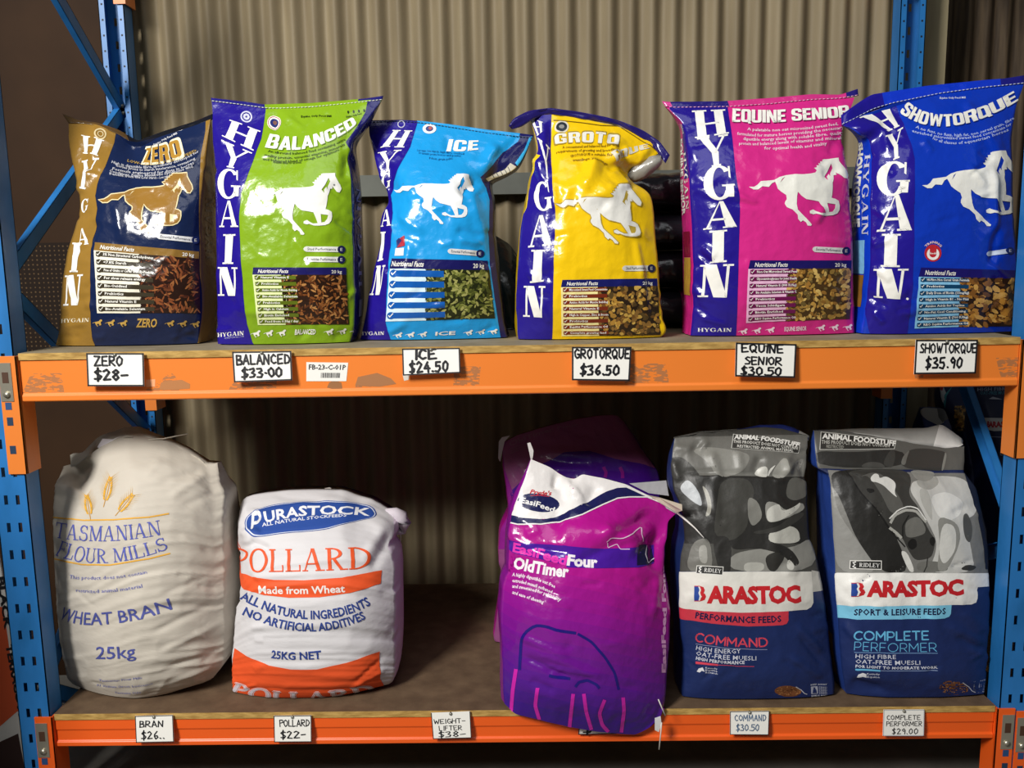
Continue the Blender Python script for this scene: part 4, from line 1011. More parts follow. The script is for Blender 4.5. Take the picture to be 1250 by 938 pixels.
nutrition(ic, I2([(252,248),(900,262),(945,668),(225,682)]), .155, '#161457', 'Nutritional Facts', '#d9f0fa', '#1059ae', ['']*5, None, .36, barw=.545, la=.37, hx=.02,
    pel=dict(n=300, size=3.6, cols=['#6b7030','#8a8d48','#4a5020','#a4a25c'], base='#262a10', elong=2.3, seed=9))
mini_row(ic, I2([(300,790)])[0], I2([(930,778)])[0], 'ICE', film(WHT), h=5.5)
ic.decal(along(serif_text('HYGAIN'), I2([(50,782),(215,786)]), 5), 2, film(WHT), 'body')
ic.hem(I_([(108,92),(300,88),(440,94),(640,117),(900,155),(1115,178),(1205,190)]), [(.29, film('#1b175c')), (.92, film('#2a9fe2')), (1, film('#1b1a5c'))], lower=I_([(110,106),(300,100),(440,108),(640,138),(900,180),(1115,205),(1195,212)]), stitch=film('#26384e'), ylean=.006)
ic.finish()

# --- yellow bag
ye = film('#f2c60e')
g = Sack('bright yellow feed bag with a purple stripe and a crumpled folded top', name='feed_bag', yb=.13,
    T=G_([(205,130),(290,118),(365,110),(560,140),(800,190),(900,225),(1040,300),(1120,350)]), L=G_([(205,130),(240,220),(275,380),(225,520),(200,640),(170,780),(150,909)])+G2([(150,40),(130,300),(115,600),(120,790),(130,845)]),
    R=G_([(1120,350),(1090,400),(960,450),(890,500),(880,560),(1000,620),(1050,670),(1070,780)])+G2([(1080,60),(1100,300),(1115,600),(1165,795),(1120,830)]), B=G2([(130,845),(365,848),(700,845),(1000,838),(1120,830)]),
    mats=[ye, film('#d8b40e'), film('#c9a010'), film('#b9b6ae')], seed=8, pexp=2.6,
    creases=[(672,140,674,215,6,-.012),(727,190,716,235,9,.016),(716,225,745,255,9,-.010),(755,165,745,205,8,.014),(740,160,770,200,6,-.010),(770,180,745,195,5,.008),(690,230,720,222,6,.004),(676,215,678,260,5,.006),(800,170,772,205,6,.009),(745,205,770,232,7,.012),
             (650,180,665,225,6,.008),(640,330,670,345,4,.004),(660,370,672,400,4,.004),(775,290,785,345,4,.006),(782,320,790,400,4,.005),(700,235,702,260,4,-.003),(690,270,690,330,9,.005)],
    ydetail=[(772,212,20,16,-.035), (660,190,12,20,.02), (735,235,22,14,.02)], **STD)
g.poly(G_([(100,40),(362,60),(358,145),(352,330),(365,560),(372,640),(385,760),(385,909)])+G2([(385,0),(375,260),(370,520),(368,750),(362,880),(0,900),(0,0)])+[(640,140)], 0, PURP)
g.poly(G_([(250,395),(285,400),(250,500),(205,560),(195,700),(170,800),(170,600)]), 1, film('#e8c81e'))
q = [[(205,138),(300,165),(295,230),(258,262)], [(260,270),(345,330),(345,565),(318,555)], [(235,590),(352,575),(375,780),(240,780)]]
letters(g, 'HYG', [G_(x) for x in q], film(WHT))
letters(g, 'AIN', [G2(x) for x in ([(240,-40),(325,-40),(365,168),(200,185)], [(222,200),(318,200),(305,420),(212,430)], [(170,450),(318,452),(315,680),(162,674)])], film(WHT), th=.3)
cc = G_([(430,198)])[0]; disc(g, cc, 8.6, film('#d9d3c0'), 1, 'body', 7.6); disc(g, cc, 6.6, film('#28303a'), 2, 'body', 5.6); disc(g, cc, 3.2, film('#8d8c88'), 3, 'body', 2.4)
gp = G_([(385,322),(600,312),(812,338)])
gt = block_text('GROTO', .09, .06)
g.decal(along(gt, gp, 13.2, .0, 15.5), 2, film('#a88f30'), 'product_name'); g.decal(along(block_text('GROTO', .11), [(x+.6, y-.5) for x, y in gp], 12, .0, 14), 3, film('#e9e6da'), 'product_name')
gq = along(block_text('RQUE', .08), G_([(790,445),(890,395),(1030,355)]), 11, .1, 6); g.decal(gq, 2, film('#d9d4c0'), 'product_name')
for tx, p in (('A concentrated and balanced feed for the', [(435,352),(620,345),(800,345)]), ('requirements of growing and breeding', [(395,385),(600,372),(800,385)]), ('GROTORQUE is suitable for', [(490,415),(620,400),(770,415)]), ('weanlings, yearlings', [(505,442),(620,440),(740,470)])):
    g.decal(along(text_shape(tx, .015, 1), G_(p), 3.2), 2, film('#8a6a10'), 'product_name')
horse(g, G_([(388,735)])[0], G_([(905,615)])[0], G2([(820,150)])[0], film('#e8e6df'), 2.4, outline=film('#b59a3a'))
pill(g, *G2([(868,328),(1050,328)]), 6.8, 'Stud Performance', film('#d5d2c8'), film('#26284a'))
nutrition(g, G2([(425,408),(1090,398),(1112,815),(430,822)]), .125, '#161a60', 'Nutritional Facts', '#f6e9a0', '#7a2c16', ['Micronised Sweet Feed Concentrate','Prebiotics','Amino Acids for Muscle Building','Natural Vitamin E','High in Copper, Zinc & Biotin','Probiotics','Equine Performance Oil','Complete growing feed'],
    None, .38, barw=.475, la=.38, pel=dict(n=210, size=3.8, cols=['#b98a3a','#7a5426','#d0a850','#574322','#8f6a34'], base='#2e2114', elong=1.5, seed=11, round_=True))
g.hem(G_([(62,192),(95,140),(200,85),(350,66),(560,95),(740,130),(860,165),(1000,225),(1110,300),(1180,395)]), [(1, film('#221a66'))], lower=G_([(85,215),(150,200),(240,140),(362,108),(560,140),(740,172),(830,185),(950,262),(1070,345),(1150,452)]), ylean=-.004, rough=.006, ydrop=[(0, -.03), (.2, 0), (.85, 0), (1, -.03)])
band(g, G_([(372,150),(560,170),(700,190),(820,195)]), .9, film('#6a5310'), 2, 'stitching'); band(g, G_([(840,205),(950,275),(1085,365)]), .9, film('#6a5310'), 2, 'stitching')
fc = MB(); ang = np.linspace(0, 2*math.pi, 15)[:-1]; rows_ = []
for kk, (cx_, cy2, rx_, ry_, yy_) in enumerate(((900,535,22,40,.25), (950,512,40,68,.24), (1010,484,56,74,.235), (1070,450,46,58,.23), (1122,425,20,32,.22))):
    rows_.append([at_y(G_([(cx_+rx_*.35*math.cos(t), cy2+ry_*math.sin(t)*(1+.16*math.sin(6*t+kk)))]), yy_+.022*math.cos(t))[0] for t in ang])
V_ = [p_ for r_ in rows_ for p_ in r_]; n_ = 14
fc.add(V_, [(i*n_+j, i*n_+(j+1) % n_, (i+1)*n_+(j+1) % n_, (i+1)*n_+j) for i in range(4) for j in range(n_)]+[tuple(range(n_)), tuple(4*n_+j for j in range(n_))], 0, smooth=True)
fc.build('folded_corner', film('#97948c'), g.root, g.org)
g.finish()

# --- pink bag
pk = film('#d42a86')
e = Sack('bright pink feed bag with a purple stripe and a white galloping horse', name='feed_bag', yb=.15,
    T=E_([(60,150),(250,150),(440,150),(700,135),(950,108),(1130,100),(1215,95)]), L=E_([(60,150),(110,190),(180,265),(195,400),(205,560),(215,720),(222,850)])+E2([(225,100),(230,300),(230,600),(215,775)]),
    R=E_([(1215,95),(1195,160),(1140,260),(1150,440),(1170,600),(1190,850)])+E2([(1195,50),(1205,300),(1210,500),(1215,700),(1215,748)]), B=E2([(215,775),(480,782),(800,775),(1050,765),(1215,748)]),
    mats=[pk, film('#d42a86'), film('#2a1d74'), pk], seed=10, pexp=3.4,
    creases=[(852,233,890,246,4,.005),(888,232,930,252,4,.006),(885,246,932,252,3,-.005),(857,300,875,316,5,.006),(852,308,872,325,3,-.005),(1030,160,1010,190,7,-.006),(1002,215,1025,205,8,-.006),(1005,250,996,275,5,.007),(845,345,860,370,4,.004),(846,372,865,386,4,-.004),
             (850,388,890,402,3,.004),(1000,290,1035,300,5,.003),(1020,160,1035,260,6,.005),(925,235,955,285,6,.002),(836,150,850,200,6,.005)],
    ydetail=[(1040,235,14,50,-.01)], **STD)
e.poly(E_([(40,60),(410,60),(412,118),(440,150),(470,350),(490,560),(515,720),(516,850)])+E2([(516,0),(508,300),(500,600),(488,860),(140,860),(160,600),(188,300),(190,0)])+E_([(185,720),(160,400),(145,250),(95,190)]), 0, PURP)
q = [[(222,178),(425,170),(448,318),(242,348)], [(252,345),(442,322),(425,508),(312,530)], [(292,520),(478,512),(488,718),(300,722)]]
letters(e, 'HYG', [E_(x) for x in q], film(WHT), th=.27)
letters(e, 'AIN', [E2(x) for x in ([(360,-70),(435,-70),(498,85),(292,105)], [(332,112),(438,102),(435,300),(330,308)], [(272,318),(480,312),(458,522),(262,516)])], film(WHT), th=.32)
ep = E_([(468,245),(820,242),(1185,212)])
e.decal(along(block_text('EQUINE SENIOR', .05), [(x+1.1, y+1.1) for x, y in ep], 15.8, .0, 13.5), 1, film('#7a1450'), 'product_name'); e.decal(along(block_text('EQUINE SENIOR', .05), ep, 15.8, .0, 13.5), 2, film(WHT), 'product_name')
for tx, p in (('A palatable non oat micronized sweet feed,', [(560,298),(840,298),(1115,265)]), ('formulated for mature horses providing the necessary', [(498,328),(800,328),(1150,285)]), ('digestible energy along with soluble fibre, quality', [(535,358),(820,352),(1155,315)]), ('protein and balanced levels of vitamins and minerals', [(510,388),(800,378),(1155,345)]), ('for optimal health and vitality', [(665,412),(860,408),(1045,385)])):
    e.decal(along(text_shape(tx, .015, 1), E_(p), 3.6), 2, film('#f2d3e4'), 'product_name')
horse(e, *crop(910, 180, 8.929, [(35,432),(998,122),(722,840)]), film('#ecebe2'))
pill(e, *E2([(975,222),(1160,232)]), 6.8, 'Essential Performance', film('#dedad8'), film('#1a1c50'))
nutrition(e, E2([(568,290),(1195,290),(1185,658),(552,690)]), .13, '#1b1460', 'Nutritional Facts', '#f3bfe0', '#6f1450', ['Non-Oat Micronised Sweet Feed','Glycosaminoglycans for Joint Health','Natural Vitamin E (300 IU/kg)','Bio Available Selenium & Vitamin C','Prebiotics','Yucca Schidigera','Biotin Enriched','RBO Equine Performance Oil'],
    None, .38, barw=.47, la=.39, pel=dict(n=270, size=3.5, cols=['#c99a4a','#9a6e30','#dcb868','#6e5a30','#a8843e'], base='#4a3418', elong=1.7, seed=13, round_=True))
mini_row(e, E2([(530,748)])[0], E2([(1170,712)])[0], 'EQUINE SENIOR', film('#f6dcea'), h=5.6)
e.decal(along(serif_text('HYGAIN'), E2([(258,748),(465,750)]), 5), 2, film(WHT), 'body')
e.side_poly([(.0, .1), (.32, .12), (.34, .33), (.02, .33)], 'L', 1, film('#241a86'))
e.side_text(text_shape('EQUINE SENIOR', .04), 'L', .72, .42, .16, .48, 3, film(WHT)); e.side_text(serif_text('HYGAIN'), 'L', .33, .08, .22, .46, 3, film(WHT))
for k in range(8): e.side_poly([(.1+.03*k, .1), (.115+.03*k, .1), (.115+.03*k, .145), (.1+.03*k, .145)], 'L', 3, film('#d8d6e6'))
e.side_poly([(.15, .66), (.7, .66), (.7, .82), (.15, .82)], 'L', 2, film('#c39a3e')); e.side_poly([(.15, .55), (.7, .55), (.7, .657), (.15, .657)], 'L', 2, film('#8a1c3c'))
e.hem(E_([(40,118),(80,122),(410,118),(700,98),(950,75),(1130,78),(1235,42)]), [(.05, film('#cf3a8c')), (.33, film('#241a72')), (.94, film('#cf3384')), (1, film('#241a72'))], lower=E_([(60,150),(110,160),(440,155),(700,138),(950,112),(1130,102),(1240,85)]), stitch=film('#e8a8cc'), ylean=.008)
e.finish()

# --- royal blue bag
rb = film('#0b36b4')
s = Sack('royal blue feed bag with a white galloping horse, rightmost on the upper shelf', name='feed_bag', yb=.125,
    T=S_([(45,395),(150,340),(380,255),(700,185),(1000,145),(1160,130),(1250,118)]), L=S_([(45,395),(150,425),(225,480),(235,560),(235,700),(232,924)])+S2([(222,60),(222,300),(215,500),(190,740),(170,885)]),
    R=S_([(1250,118),(1200,260),(1160,480),(1170,640),(1175,924)])+S2([(1140,250),(1165,500),(1180,780),(1150,870)]), B=S2([(170,885),(300,900),(600,900),(950,885),(1150,870)]),
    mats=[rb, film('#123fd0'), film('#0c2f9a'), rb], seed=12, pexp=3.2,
    creases=[(1036,168,1080,150,8,.010),(1048,160,1062,200,6,-.008),(1078,155,1085,190,5,.006),(1082,200,1092,215,5,-.006),(1062,300,1090,292,4,.006),(1065,325,1090,345,5,.005),(1058,360,1085,378,5,-.006),(1065,380,1080,400,4,.006),(1205,150,1228,210,8,.006),
             (1212,200,1215,290,5,.010),(1220,270,1210,330,5,-.008),(1205,320,1238,350,4,.007),(1210,310,1232,302,4,-.006),(1075,120,1105,150,6,-.006),(1125,170,1140,186,4,.004),(1222,345,1232,400,7,.008)],
    ydetail=[(1042,155,22,14,.03)], **STD)
s.poly(S_([(20,440),(20,330),(150,270),(380,200),(400,262),(440,350),(500,520),(525,620),(525,924)])+S2([(500,30),(500,300),(490,600),(455,900),(220,920),(180,700),(170,300),(170,0)])+S_([(205,800),(190,560),(140,440)]), 0, film('#20148c'))
q = [[(155,348),(372,262),(425,400),(345,440)], [(330,475),(448,405),(440,608),(360,640)], [(272,640),(505,640),(482,862),(272,865)]]
letters(s, 'HYG', [S_(x) for x in q], film(WHT), th=.28)
letters(s, 'AIN', [S2(x) for x in ([(345,-10),(425,-10),(485,215),(260,225)], [(295,238),(415,238),(408,450),(288,448)], [(245,462),(465,460),(432,662),(240,645)])], film(WHT), th=.33)
disc(s, S2([(458,658)])[0], 1.7, film(WHT), 2, 'body', None, 10)
sp_ = S_([(425,305),(760,405),(1215,232)])
s.decal(along(block_text('SHOWTORQUE', .04), [(x+.9, y+1) for x, y in sp_], 16, .0, 13), 1, film('#0a2276'), 'product_name'); s.decal(along(block_text('SHOWTORQUE', .04), sp_, 16, .0, 13), 2, film('#eeece2'), 'product_name')
s.decal(along(text_shape('Equine Only Feed Mill', .02, 1), S_([(690,225),(860,222)]), 2.4), 2, film('#d5dcf4'), 'product_name')
for tx, p in (('A no fuss, no fuss, high fat, non cereal grain, fibre', [(530,412),(860,470),(1185,355)]), ('enriched micronized sweet feed concentrate for', [(505,440),(860,490),(1165,395)]), ('for all classes of equestrian horses', [(640,490),(860,520),(1145,435)])):
    s.decal(along(text_shape(tx, .015, 1), S_(p), 3.4), 2, film('#b4c4f2'), 'product_name')
horse(s, S_([(572,797)])[0], S_([(1122,568)])[0], S2([(985,180)])[0], film('#edebe2'))
cc = S2([(620,360)])[0]; disc(s, cc, 10.5, film('#c02a34'), 1, 'body'); ringd(s, (cc[0], cc[1]+1), 7.6, 4.4, film('#f0eeea'), 2, 'body'); s.poly([(cc[0]-4.4, cc[1]-9), (cc[0]+4.4, cc[1]-9), (cc[0]+4.0, cc[1]-1), (cc[0]-4.0, cc[1]-1)], 3, film('#c02a34'))
s.decal(along(text_shape('TRAINING', .03, 1), [(cc[0]-9, cc[1]-7), (cc[0], cc[1]-12), (cc[0]+9, cc[1]-7)], 2.6), 4, film('#e8c8c8'), 'body'); s.decal(along(text_shape('feeds', .03, 1), [(cc[0]-4, cc[1]+1.4), (cc[0]+4, cc[1]+1.4)], 2.4), 4, film('#f4e4e0'), 'body')
pill(s, *S2([(975,365),(1110,345)]), 6, '', film('#c9d2e4'), film('#1a2a66'))
nutrition(s, S2([(535,452),(1140,470),(1150,835),(500,862)]), .145, '#1a1266', 'Nutritional Facts', '#8ccaf0', '#0d4166', ['Hi-Fibre Non Cereal Grain Formula','Probiotics','Daily Dose of Biotin (15mg/kg)','High in Vitamin B1 - No Fizz','Amino Acids for Topline','No-Fat Cool Conditioning','Natural Vitamin E (700 IU/kg)','RBO Equine Performance Oil'],
    None, .43, barw=.52, la=.44, hright='', pel=dict(n=150, size=5.2, cols=['#b47e34','#8a5a26','#cc9c50','#6a4420'], base='#2e1c12', elong=1.8, seed=15, round_=True))
s.side_text(text_shape('SHOWTORQUE', .05), 'L', .80, .45, .14, .52, 3, film(WHT)); s.side_text(serif_text('HYGAIN'), 'L', .34, .08, .20, .56, 3, film('#dfe0f0'))
s.side_poly([(.2, .58), (.7, .58), (.7, .73), (.2, .73)], 'L', 2, film('#86c2ea')); s.side_poly([(.2, .735), (.75, .735), (.75, .88), (.2, .88)], 'L', 2, film('#9a6a2c'))
s.hem(S_([(35,330),(90,290),(160,240),(240,192),(600,135),(1000,95),(1130,85),(1250,65)]), [(.24, film('#1d148a')), (.88, film('#0f35c4')), (1, film('#1a1a7c'))], lower=S_([(40,400),(110,370),(250,300),(380,258),(700,190),(1000,148),(1160,132),(1255,122)]), stitch=film('#c8d0e8'), ylean=.012)
s.finish()
# ------------------------------------------------------------------ sacks on the lower shelf
def W_(p): return crop(40, 510, 4.936, p)
def W2(p): return crop(40, 690, 4.936, p)
def P_(p): return crop(270, 590, 5.435, p)
def P2(p): return crop(260, 730, 5.208, p)
def O_(p): return crop(600, 500, 4.689, p)
def O2(p): return crop(600, 690, 4.2625, p)
def C_(p): return crop(810, 510, 6.25, p)
def C2(p): return crop(810, 640, 4.077, p)
def D_(p): return crop(985, 510, 4.69, p)
def D2(p): return crop(990, 680, 4.9375, p)
def soft(pts, n=2):
    p = [np.array(x, float) for x in pts]
    for _ in range(n): p = [y for i in range(len(p)) for y in (p[i]*.78+p[(i+1) % len(p)]*.22, p[i]*.22+p[(i+1) % len(p)]*.78)]
    return [tuple(x) for x in p]
GRL = 'feed sacks on the lower shelf'
xz = lambda px: zl((px-58)/1165*W)+.003

# --- wheat bran sack
wv = woven('#c8c0b3')
w = Sack('plump off-white woven sack of wheat bran, leftmost on the lower shelf', name='feed_sack', zs=xz(160), yb=.075,
    T=W_([(28,412),(65,355),(175,292),(262,288),(330,232),(400,180),(480,140),(560,112),(680,120),(800,140),(930,200),(1050,290),(1112,276)]),
    L=W_([(28,412),(58,520),(78,640),(95,800),(105,930)])+W2([(130,320),(150,450),(190,620),(215,740),(250,820)]), R=W_([(1112,276),(1128,400),(1160,460),(1145,620),(1155,800),(1160,930)])+W2([(1160,150),(1162,300),(1168,420),(1150,620),(1080,770),(1010,850)]),
    B=W2([(250,820),(340,858),(500,875),(700,880),(900,870),(1010,850)]), mats=[wv, wv, wv, wv], seed=21, pexp=2.0, group=GRL, sm=.012,
    lean=[(0, .15), (.1, .11), (.25, .085), (.5, .07), (.8, .06), (1, .085)], bulge=[(0, .0), (.1, .05), (.3, .10), (.6, .125), (.9, .115), (1, .085)], depth=[(0, .03), (.1, .09), (.25, .16), (.7, .2), (1, .16)],
    gus=.0, xlim=(-.026, .490), back=.06, crinkle=(.003, 6, 7), folds=(.0032, 38, 9.0), nrand=16, nf=76, nr=150,
    creases=[(255,572,190,590,5,-.006),(255,575,205,610,5,.005),(250,570,180,566,6,.005),(95,585,110,560,8,-.012),(60,590,100,600,8,.008),(100,578,95,600,6,-.008),(262,700,190,730,4,-.004),(268,735,180,775,4,-.005),(272,760,190,800,4,.005),(275,790,195,825,4,-.006),(270,812,205,845,4,.006),(265,600,220,620,5,-.004),(150,530,200,545,6,.004)],
    ydetail=[(98,576,20,14,-.05), (250,575,20,24,.02)])
yl = woven('#e2a93c'); bl_ = woven('#5a62b4')
for tri in ([(120,602),(300,618),(480,616),(700,600),(820,578)], [(130,850),(300,885),(470,888),(700,850),(828,818)]): band(w, W_(tri), 1.7, yl, 1, 'body')
w.decal(along(serif_text('TASMANIAN', .13, .05, .05), W_([(130,722),(440,745),(780,705)]), 19, 0, 18), 2, bl_, 'brand_lettering')
w.decal(along(serif_text('FLOUR MILLS', .13, .05, .05), W_([(138,828),(450,875),(822,790)]), 19, 0, 15.5), 2, bl_, 'brand_lettering')
rs = random.Random(5)
for we, (x0, y0, x1, y1, n) in enumerate(((340,590,322,455,9), (430,510,472,345,10), (515,570,615,455,9))):
    a, b = np.array(W_([(x0,y0)])[0]), np.array(W_([(x1,y1)])[0]); d = (b-a)/np.linalg.norm(b-a); nn = np.array((-d[1], d[0])); Ln = np.linalg.norm(b-a)
    band(w, [tuple(a-d*6), tuple(a), tuple(a+(b-a)*.9)], .8, woven('#c9953a'), 1, 'wheat_ear'+'~'*we)
    for k in range(n):
        for sg in (-1, 1):
            c = a+d*Ln*(.12+.86*k/n)+nn*sg*(1.2+4.2*math.sin(math.pi*min(1, (k+1.5)/n))*.5); t = d*.86+nn*sg*.5; u = np.array((-t[1], t[0]))
            w.poly([[tuple(c-t*2.2), tuple(c+u*1.25), tuple(c+t*2.8), tuple(c-u*1.25)]], 1.5, woven('#e0a832' if (k+sg) % 3 else '#c99a3c'), 'wheat_ear'+'~'*we)
            w.poly([[tuple(c+t*2.5-u*.22), tuple(c+t*2.5+u*.22), tuple(c+t*(9+rs.random()*4)+nn*sg*2)]], 1.2, woven('#d8ae5c'), 'wheat_ear'+'~'*we)
tx_ = woven('#6a70b8')
for s_, p, h in (('This product does not contain', W2([(225,80),(450,85),(688,52)]), 4.4), ('restricted animal material', W2([(258,162),(450,165),(662,135)]), 4.4), ('Tasmanian Flour Mills', W2([(402,742),(530,735),(660,715)]), 3.3), ('91 William Street, Launceston', W2([(388,792),(560,785),(728,758)]), 3.3), ('Tasmania 7250', W2([(500,842),(580,838),(662,826)]), 3.3)):
    w.decal(along(text_shape(s_, .0, 1), p, h), 2, tx_, 'print')
w.decal(along(text_shape('WHEAT BRAN', .008), W2([(160,320),(440,360),(842,268)]), 15.5, 0, 14.5), 2, woven('#50579c'), 'product_name')
w.decal(along(text_shape('25kg', .008), W2([(378,572),(500,572),(622,560)]), 16), 2, woven('#50579c'), 'product_name')
lin_ = material('inner_liner', '#c9c3b6', .35, bump=FILM)
w.hem(W_([(225,225),(240,215),(300,212),(345,165),(400,112),(480,85),(560,58),(640,52),(720,85),(800,118),(900,170),(1000,235),(1070,280)]), [(1, woven('#c2bbad'))], lower=W_([(230,300),(262,290),(320,245),(360,215),(420,180),(500,145),(560,118),(680,125),(760,138),(830,160),(930,205),(1010,255),(1060,300)]), ylean=.05, thick=.012, rough=.012, name='sewn_top')
f_ = MB(); q = at_y(W_([(388,178),(420,128),(480,132),(560,100),(585,120),(500,160),(430,200)]), .235); f_.prism(q[::-1], (0, 0, 0), (0, .003, 0)); f_.build('torn_flap', woven('#f0ecf2'), w.root, w.org)
q = at_y(W_([(700,132),(790,126),(860,112),(932,98)]), .22); f_ = MB(); f_.tube(q, .0018, 6); f_.build('tie_string', plain('d8d0c0'), w.root, w.org)
w.finish()

# --- pollard sack
wp = woven('#d9d6d8'); orr = woven('#ee5a2a'); bp = woven('#2f458f')
p = Sack('white woven sack of pollard with orange printed bands, second on the lower shelf', name='feed_sack', zs=xz(380), yb=.075,
    T=P_([(105,330),(108,240),(120,160),(150,100),(260,80),(420,62),(600,56),(810,58),(900,95),(1000,120),(1145,205)]), L=P_([(105,330),(108,420),(122,480),(120,600),(124,815)])+P2([(150,60),(130,300),(110,480),(70,600),(50,675)]),
    R=P_([(1145,205),(1148,350),(1110,420),(1150,520),(1158,640),(1155,815)])+P2([(1160,60),(1158,300),(1155,500),(1140,600),(1060,670)]), B=P2([(50,675),(250,698),(500,706),(800,702),(1060,670)]),
    mats=[wp, wp, woven('#e2d3e2'), wp], seed=31, pexp=2.6, group=GRL, sm=.012,
    lean=[(0, .20), (.08, .14), (.2, .075), (.4, .045), (.8, .04), (1, .06)], bulge=[(0, .0), (.1, .03), (.3, .075), (.6, .10), (.9, .09), (1, .065)], depth=[(0, .05), (.1, .10), (.25, .16), (.7, .2), (1, .16)],
    gus=.006, xlim=(.468, 3), back=.05, crinkle=(.0022, 7, 8), folds=(.0055, 34, .8), nrand=14, nf=76, nr=140,
    creases=[(302,658,330,672,5,-.010),(288,650,320,650,5,.008),(290,668,315,665,4,-.006),(330,605,400,612,5,-.007),(350,618,450,600,5,.006),(400,600,470,620,5,-.006),(452,700,480,650,6,-.008),(440,690,470,640,6,.006),(425,850,475,815,3,.004),(430,840,470,800,3,-.004),(300,610,290,650,5,.004),(440,615,485,628,5,.007)],
    ydetail=[(295,655,14,12,.02), (470,640,14,14,.02)])
ell = lambda pts: pts
oval = P_([(152,272),(165,230),(210,190),(300,150),(440,128),(600,124),(760,122),(900,128),(1000,160),(1035,205),(1010,235),(930,250),(820,275),(700,312),(560,325),(400,335),(250,358),(200,355),(170,320)]); oval = soft(oval, 2)
ov2 = lambda k: [tuple(np.mean(oval, 0)+(np.array(q_)-np.mean(oval, 0))*np.array(k)) for q_ in oval]
p.poly([oval], 1, woven('#2d4f9e'), 'brand_badge'); p.poly([ov2((.985, .96))], 1.6, woven('#dfe4f0'), 'brand_badge'); p.poly([ov2((.97, .92))], 2.2, woven('#2d4f9e'), 'brand_badge')
p.decal(along(text_shape('URASTOCK', .03, 2, 1.03), P_([(292,265),(600,215),(985,222)]), 12.5, .12, 8.5), 3, woven('#f0f0f4'), 'brand_badge')
V, T, wd = hand_text('P', .24, 0, None, GEO); p.decal((bil(P_([(212,208),(262,196),(250,298),(206,308)]), V[:, 0]/wd, 1-V[:, 1]), T), 3.2, woven('#f0f0f4'), 'brand_badge')
p.decal(along(text_shape('ALL NATURAL STOCKFEEDS', .02, 1), P_([(272,290),(550,250),(830,228)]), 4.2, .1, 3.4), 3, woven('#e6e8f0'), 'brand_badge')
p.decal(along(serif_text('POLLARD', .15, .055, .05), P_([(82,588),(500,588),(1010,565)]), 28.5, 0, 27), 2, orr, 'product_name')
p.poly([P_([(105,590),(200,622),(350,642),(550,645),(800,628),(1068,578),(1062,668),(850,730),(650,758),(450,762),(280,745),(150,705),(105,655)])], 1, orr, 'body')
p.decal(along(text_shape('Made from Wheat', .022), P_([(248,732),(530,735),(822,722)]), 9), 2, woven('#f6f2ee'), 'print')
p.decal(along(text_shape('ALL NATURAL INGREDIENTS', .022), P2([(170,5),(600,135),(1000,42)]), 10.5), 2, bp, 'print')
p.decal(along(text_shape('NO ARTIFICIAL ADDITIVES', .022), P2([(190,105),(600,215),(968,128)]), 10), 2, bp, 'print')
p.decal(along(text_shape('25KG NET', .02), P2([(370,382),(520,395),(692,385)]), 9.8), 2, bp, 'print')
p.poly([P2([(140,320),(240,385),(360,435),(500,460),(660,458),(850,415),(1058,340),(1062,540),(1085,600),(1100,760),(30,760),(30,640),(75,590),(115,480)])], 1, orr, 'body')
pl = P2([(110,690),(560,765),(1050,690)])
V, T, wd = serif_text('POLLARD', .17, .07, .05)
for gx_, gy_, m_, ly in ((1.5, 0, woven('#e8e2e4'), 2), (0, 0, woven('#d9d2dc'), 3)):
    sh = along((V, T, wd), [(x_-0, y_) for x_, y_ in pl], 22, 0, 22)
if True:
    for dx_, dy_ in ((-1.3, 0), (1.3, 0), (0, -1.3), (0, 1.3)): p.decal((sh[0]+np.array((dx_, dy_)), sh[1]), 2+.1*dx_, woven('#f0ecee'), 'body')
    for dx_, dy_ in ((-.5, 0), (.5, 0), (0, -.5), (0, .5)): p.decal((sh[0]+np.array((dx_, dy_)), sh[1]), 3+.1*dx_, orr, 'body')
    p.decal(sh, 4, woven('#d6cfd8'), 'body')
kn = MB(); kn.tube(at_y(P_([(1090,190),(1150,200),(1195,225),(1215,265),(1195,310),(1150,330)]), .27), [.010, .018, .022, .021, .017, .008], 12); kn.build('top_corner', woven('#cfc6cf'), p.root, p.org)
th = MB(); th.tube(at_y(P_([(1190,320),(1192,360),(1188,405)]), .25), .0012, 5); th.build('loose_thread', plain('cfc6c0'), p.root, p.org)
fl = MB(); q = at_y(P_([(620,62),(660,40),(720,30),(770,58)]), .31); fl.prism(q[::-1], (0, 0, 0), (0, .004, 0)); fl.build('sewn_top', woven('#bdb5ad'), p.root, p.org)
p.finish()

# --- purple sacks: one lying behind, one standing and leaning out over the beam
mg, vi, dk = film('#b3158c'), film('#5c1a9c'), film('#1c1f52')
class _: pass
def lying(label, pts_top, pts_bot, yb, mats, seed, zs, depth=.16, name='feed_sack', group=None, lean=.12, nrand=10, ydetail=None, L=None, R=None, bulge=.06):
    Lp = L or [pts_top[0], pts_bot[0]]; Rp = R or [pts_top[-1], pts_bot[-1]]
    return Sack(label, name=name, zs=zs, yb=yb, T=pts_top, L=Lp, R=Rp, B=pts_bot, mats=mats, seed=seed, group=group, pexp=2.4, nf=28, nr=36, ns=8, nb=10,
                lean=[(0, lean), (.3, lean*.4), (1, .0)], bulge=[(0, 0), (.2, bulge*.6), (.6, bulge), (1, bulge*.4)], depth=[(0, .01), (.25, depth*.7), (.7, depth), (1, depth*.9)], nrand=nrand, ydetail=ydetail)
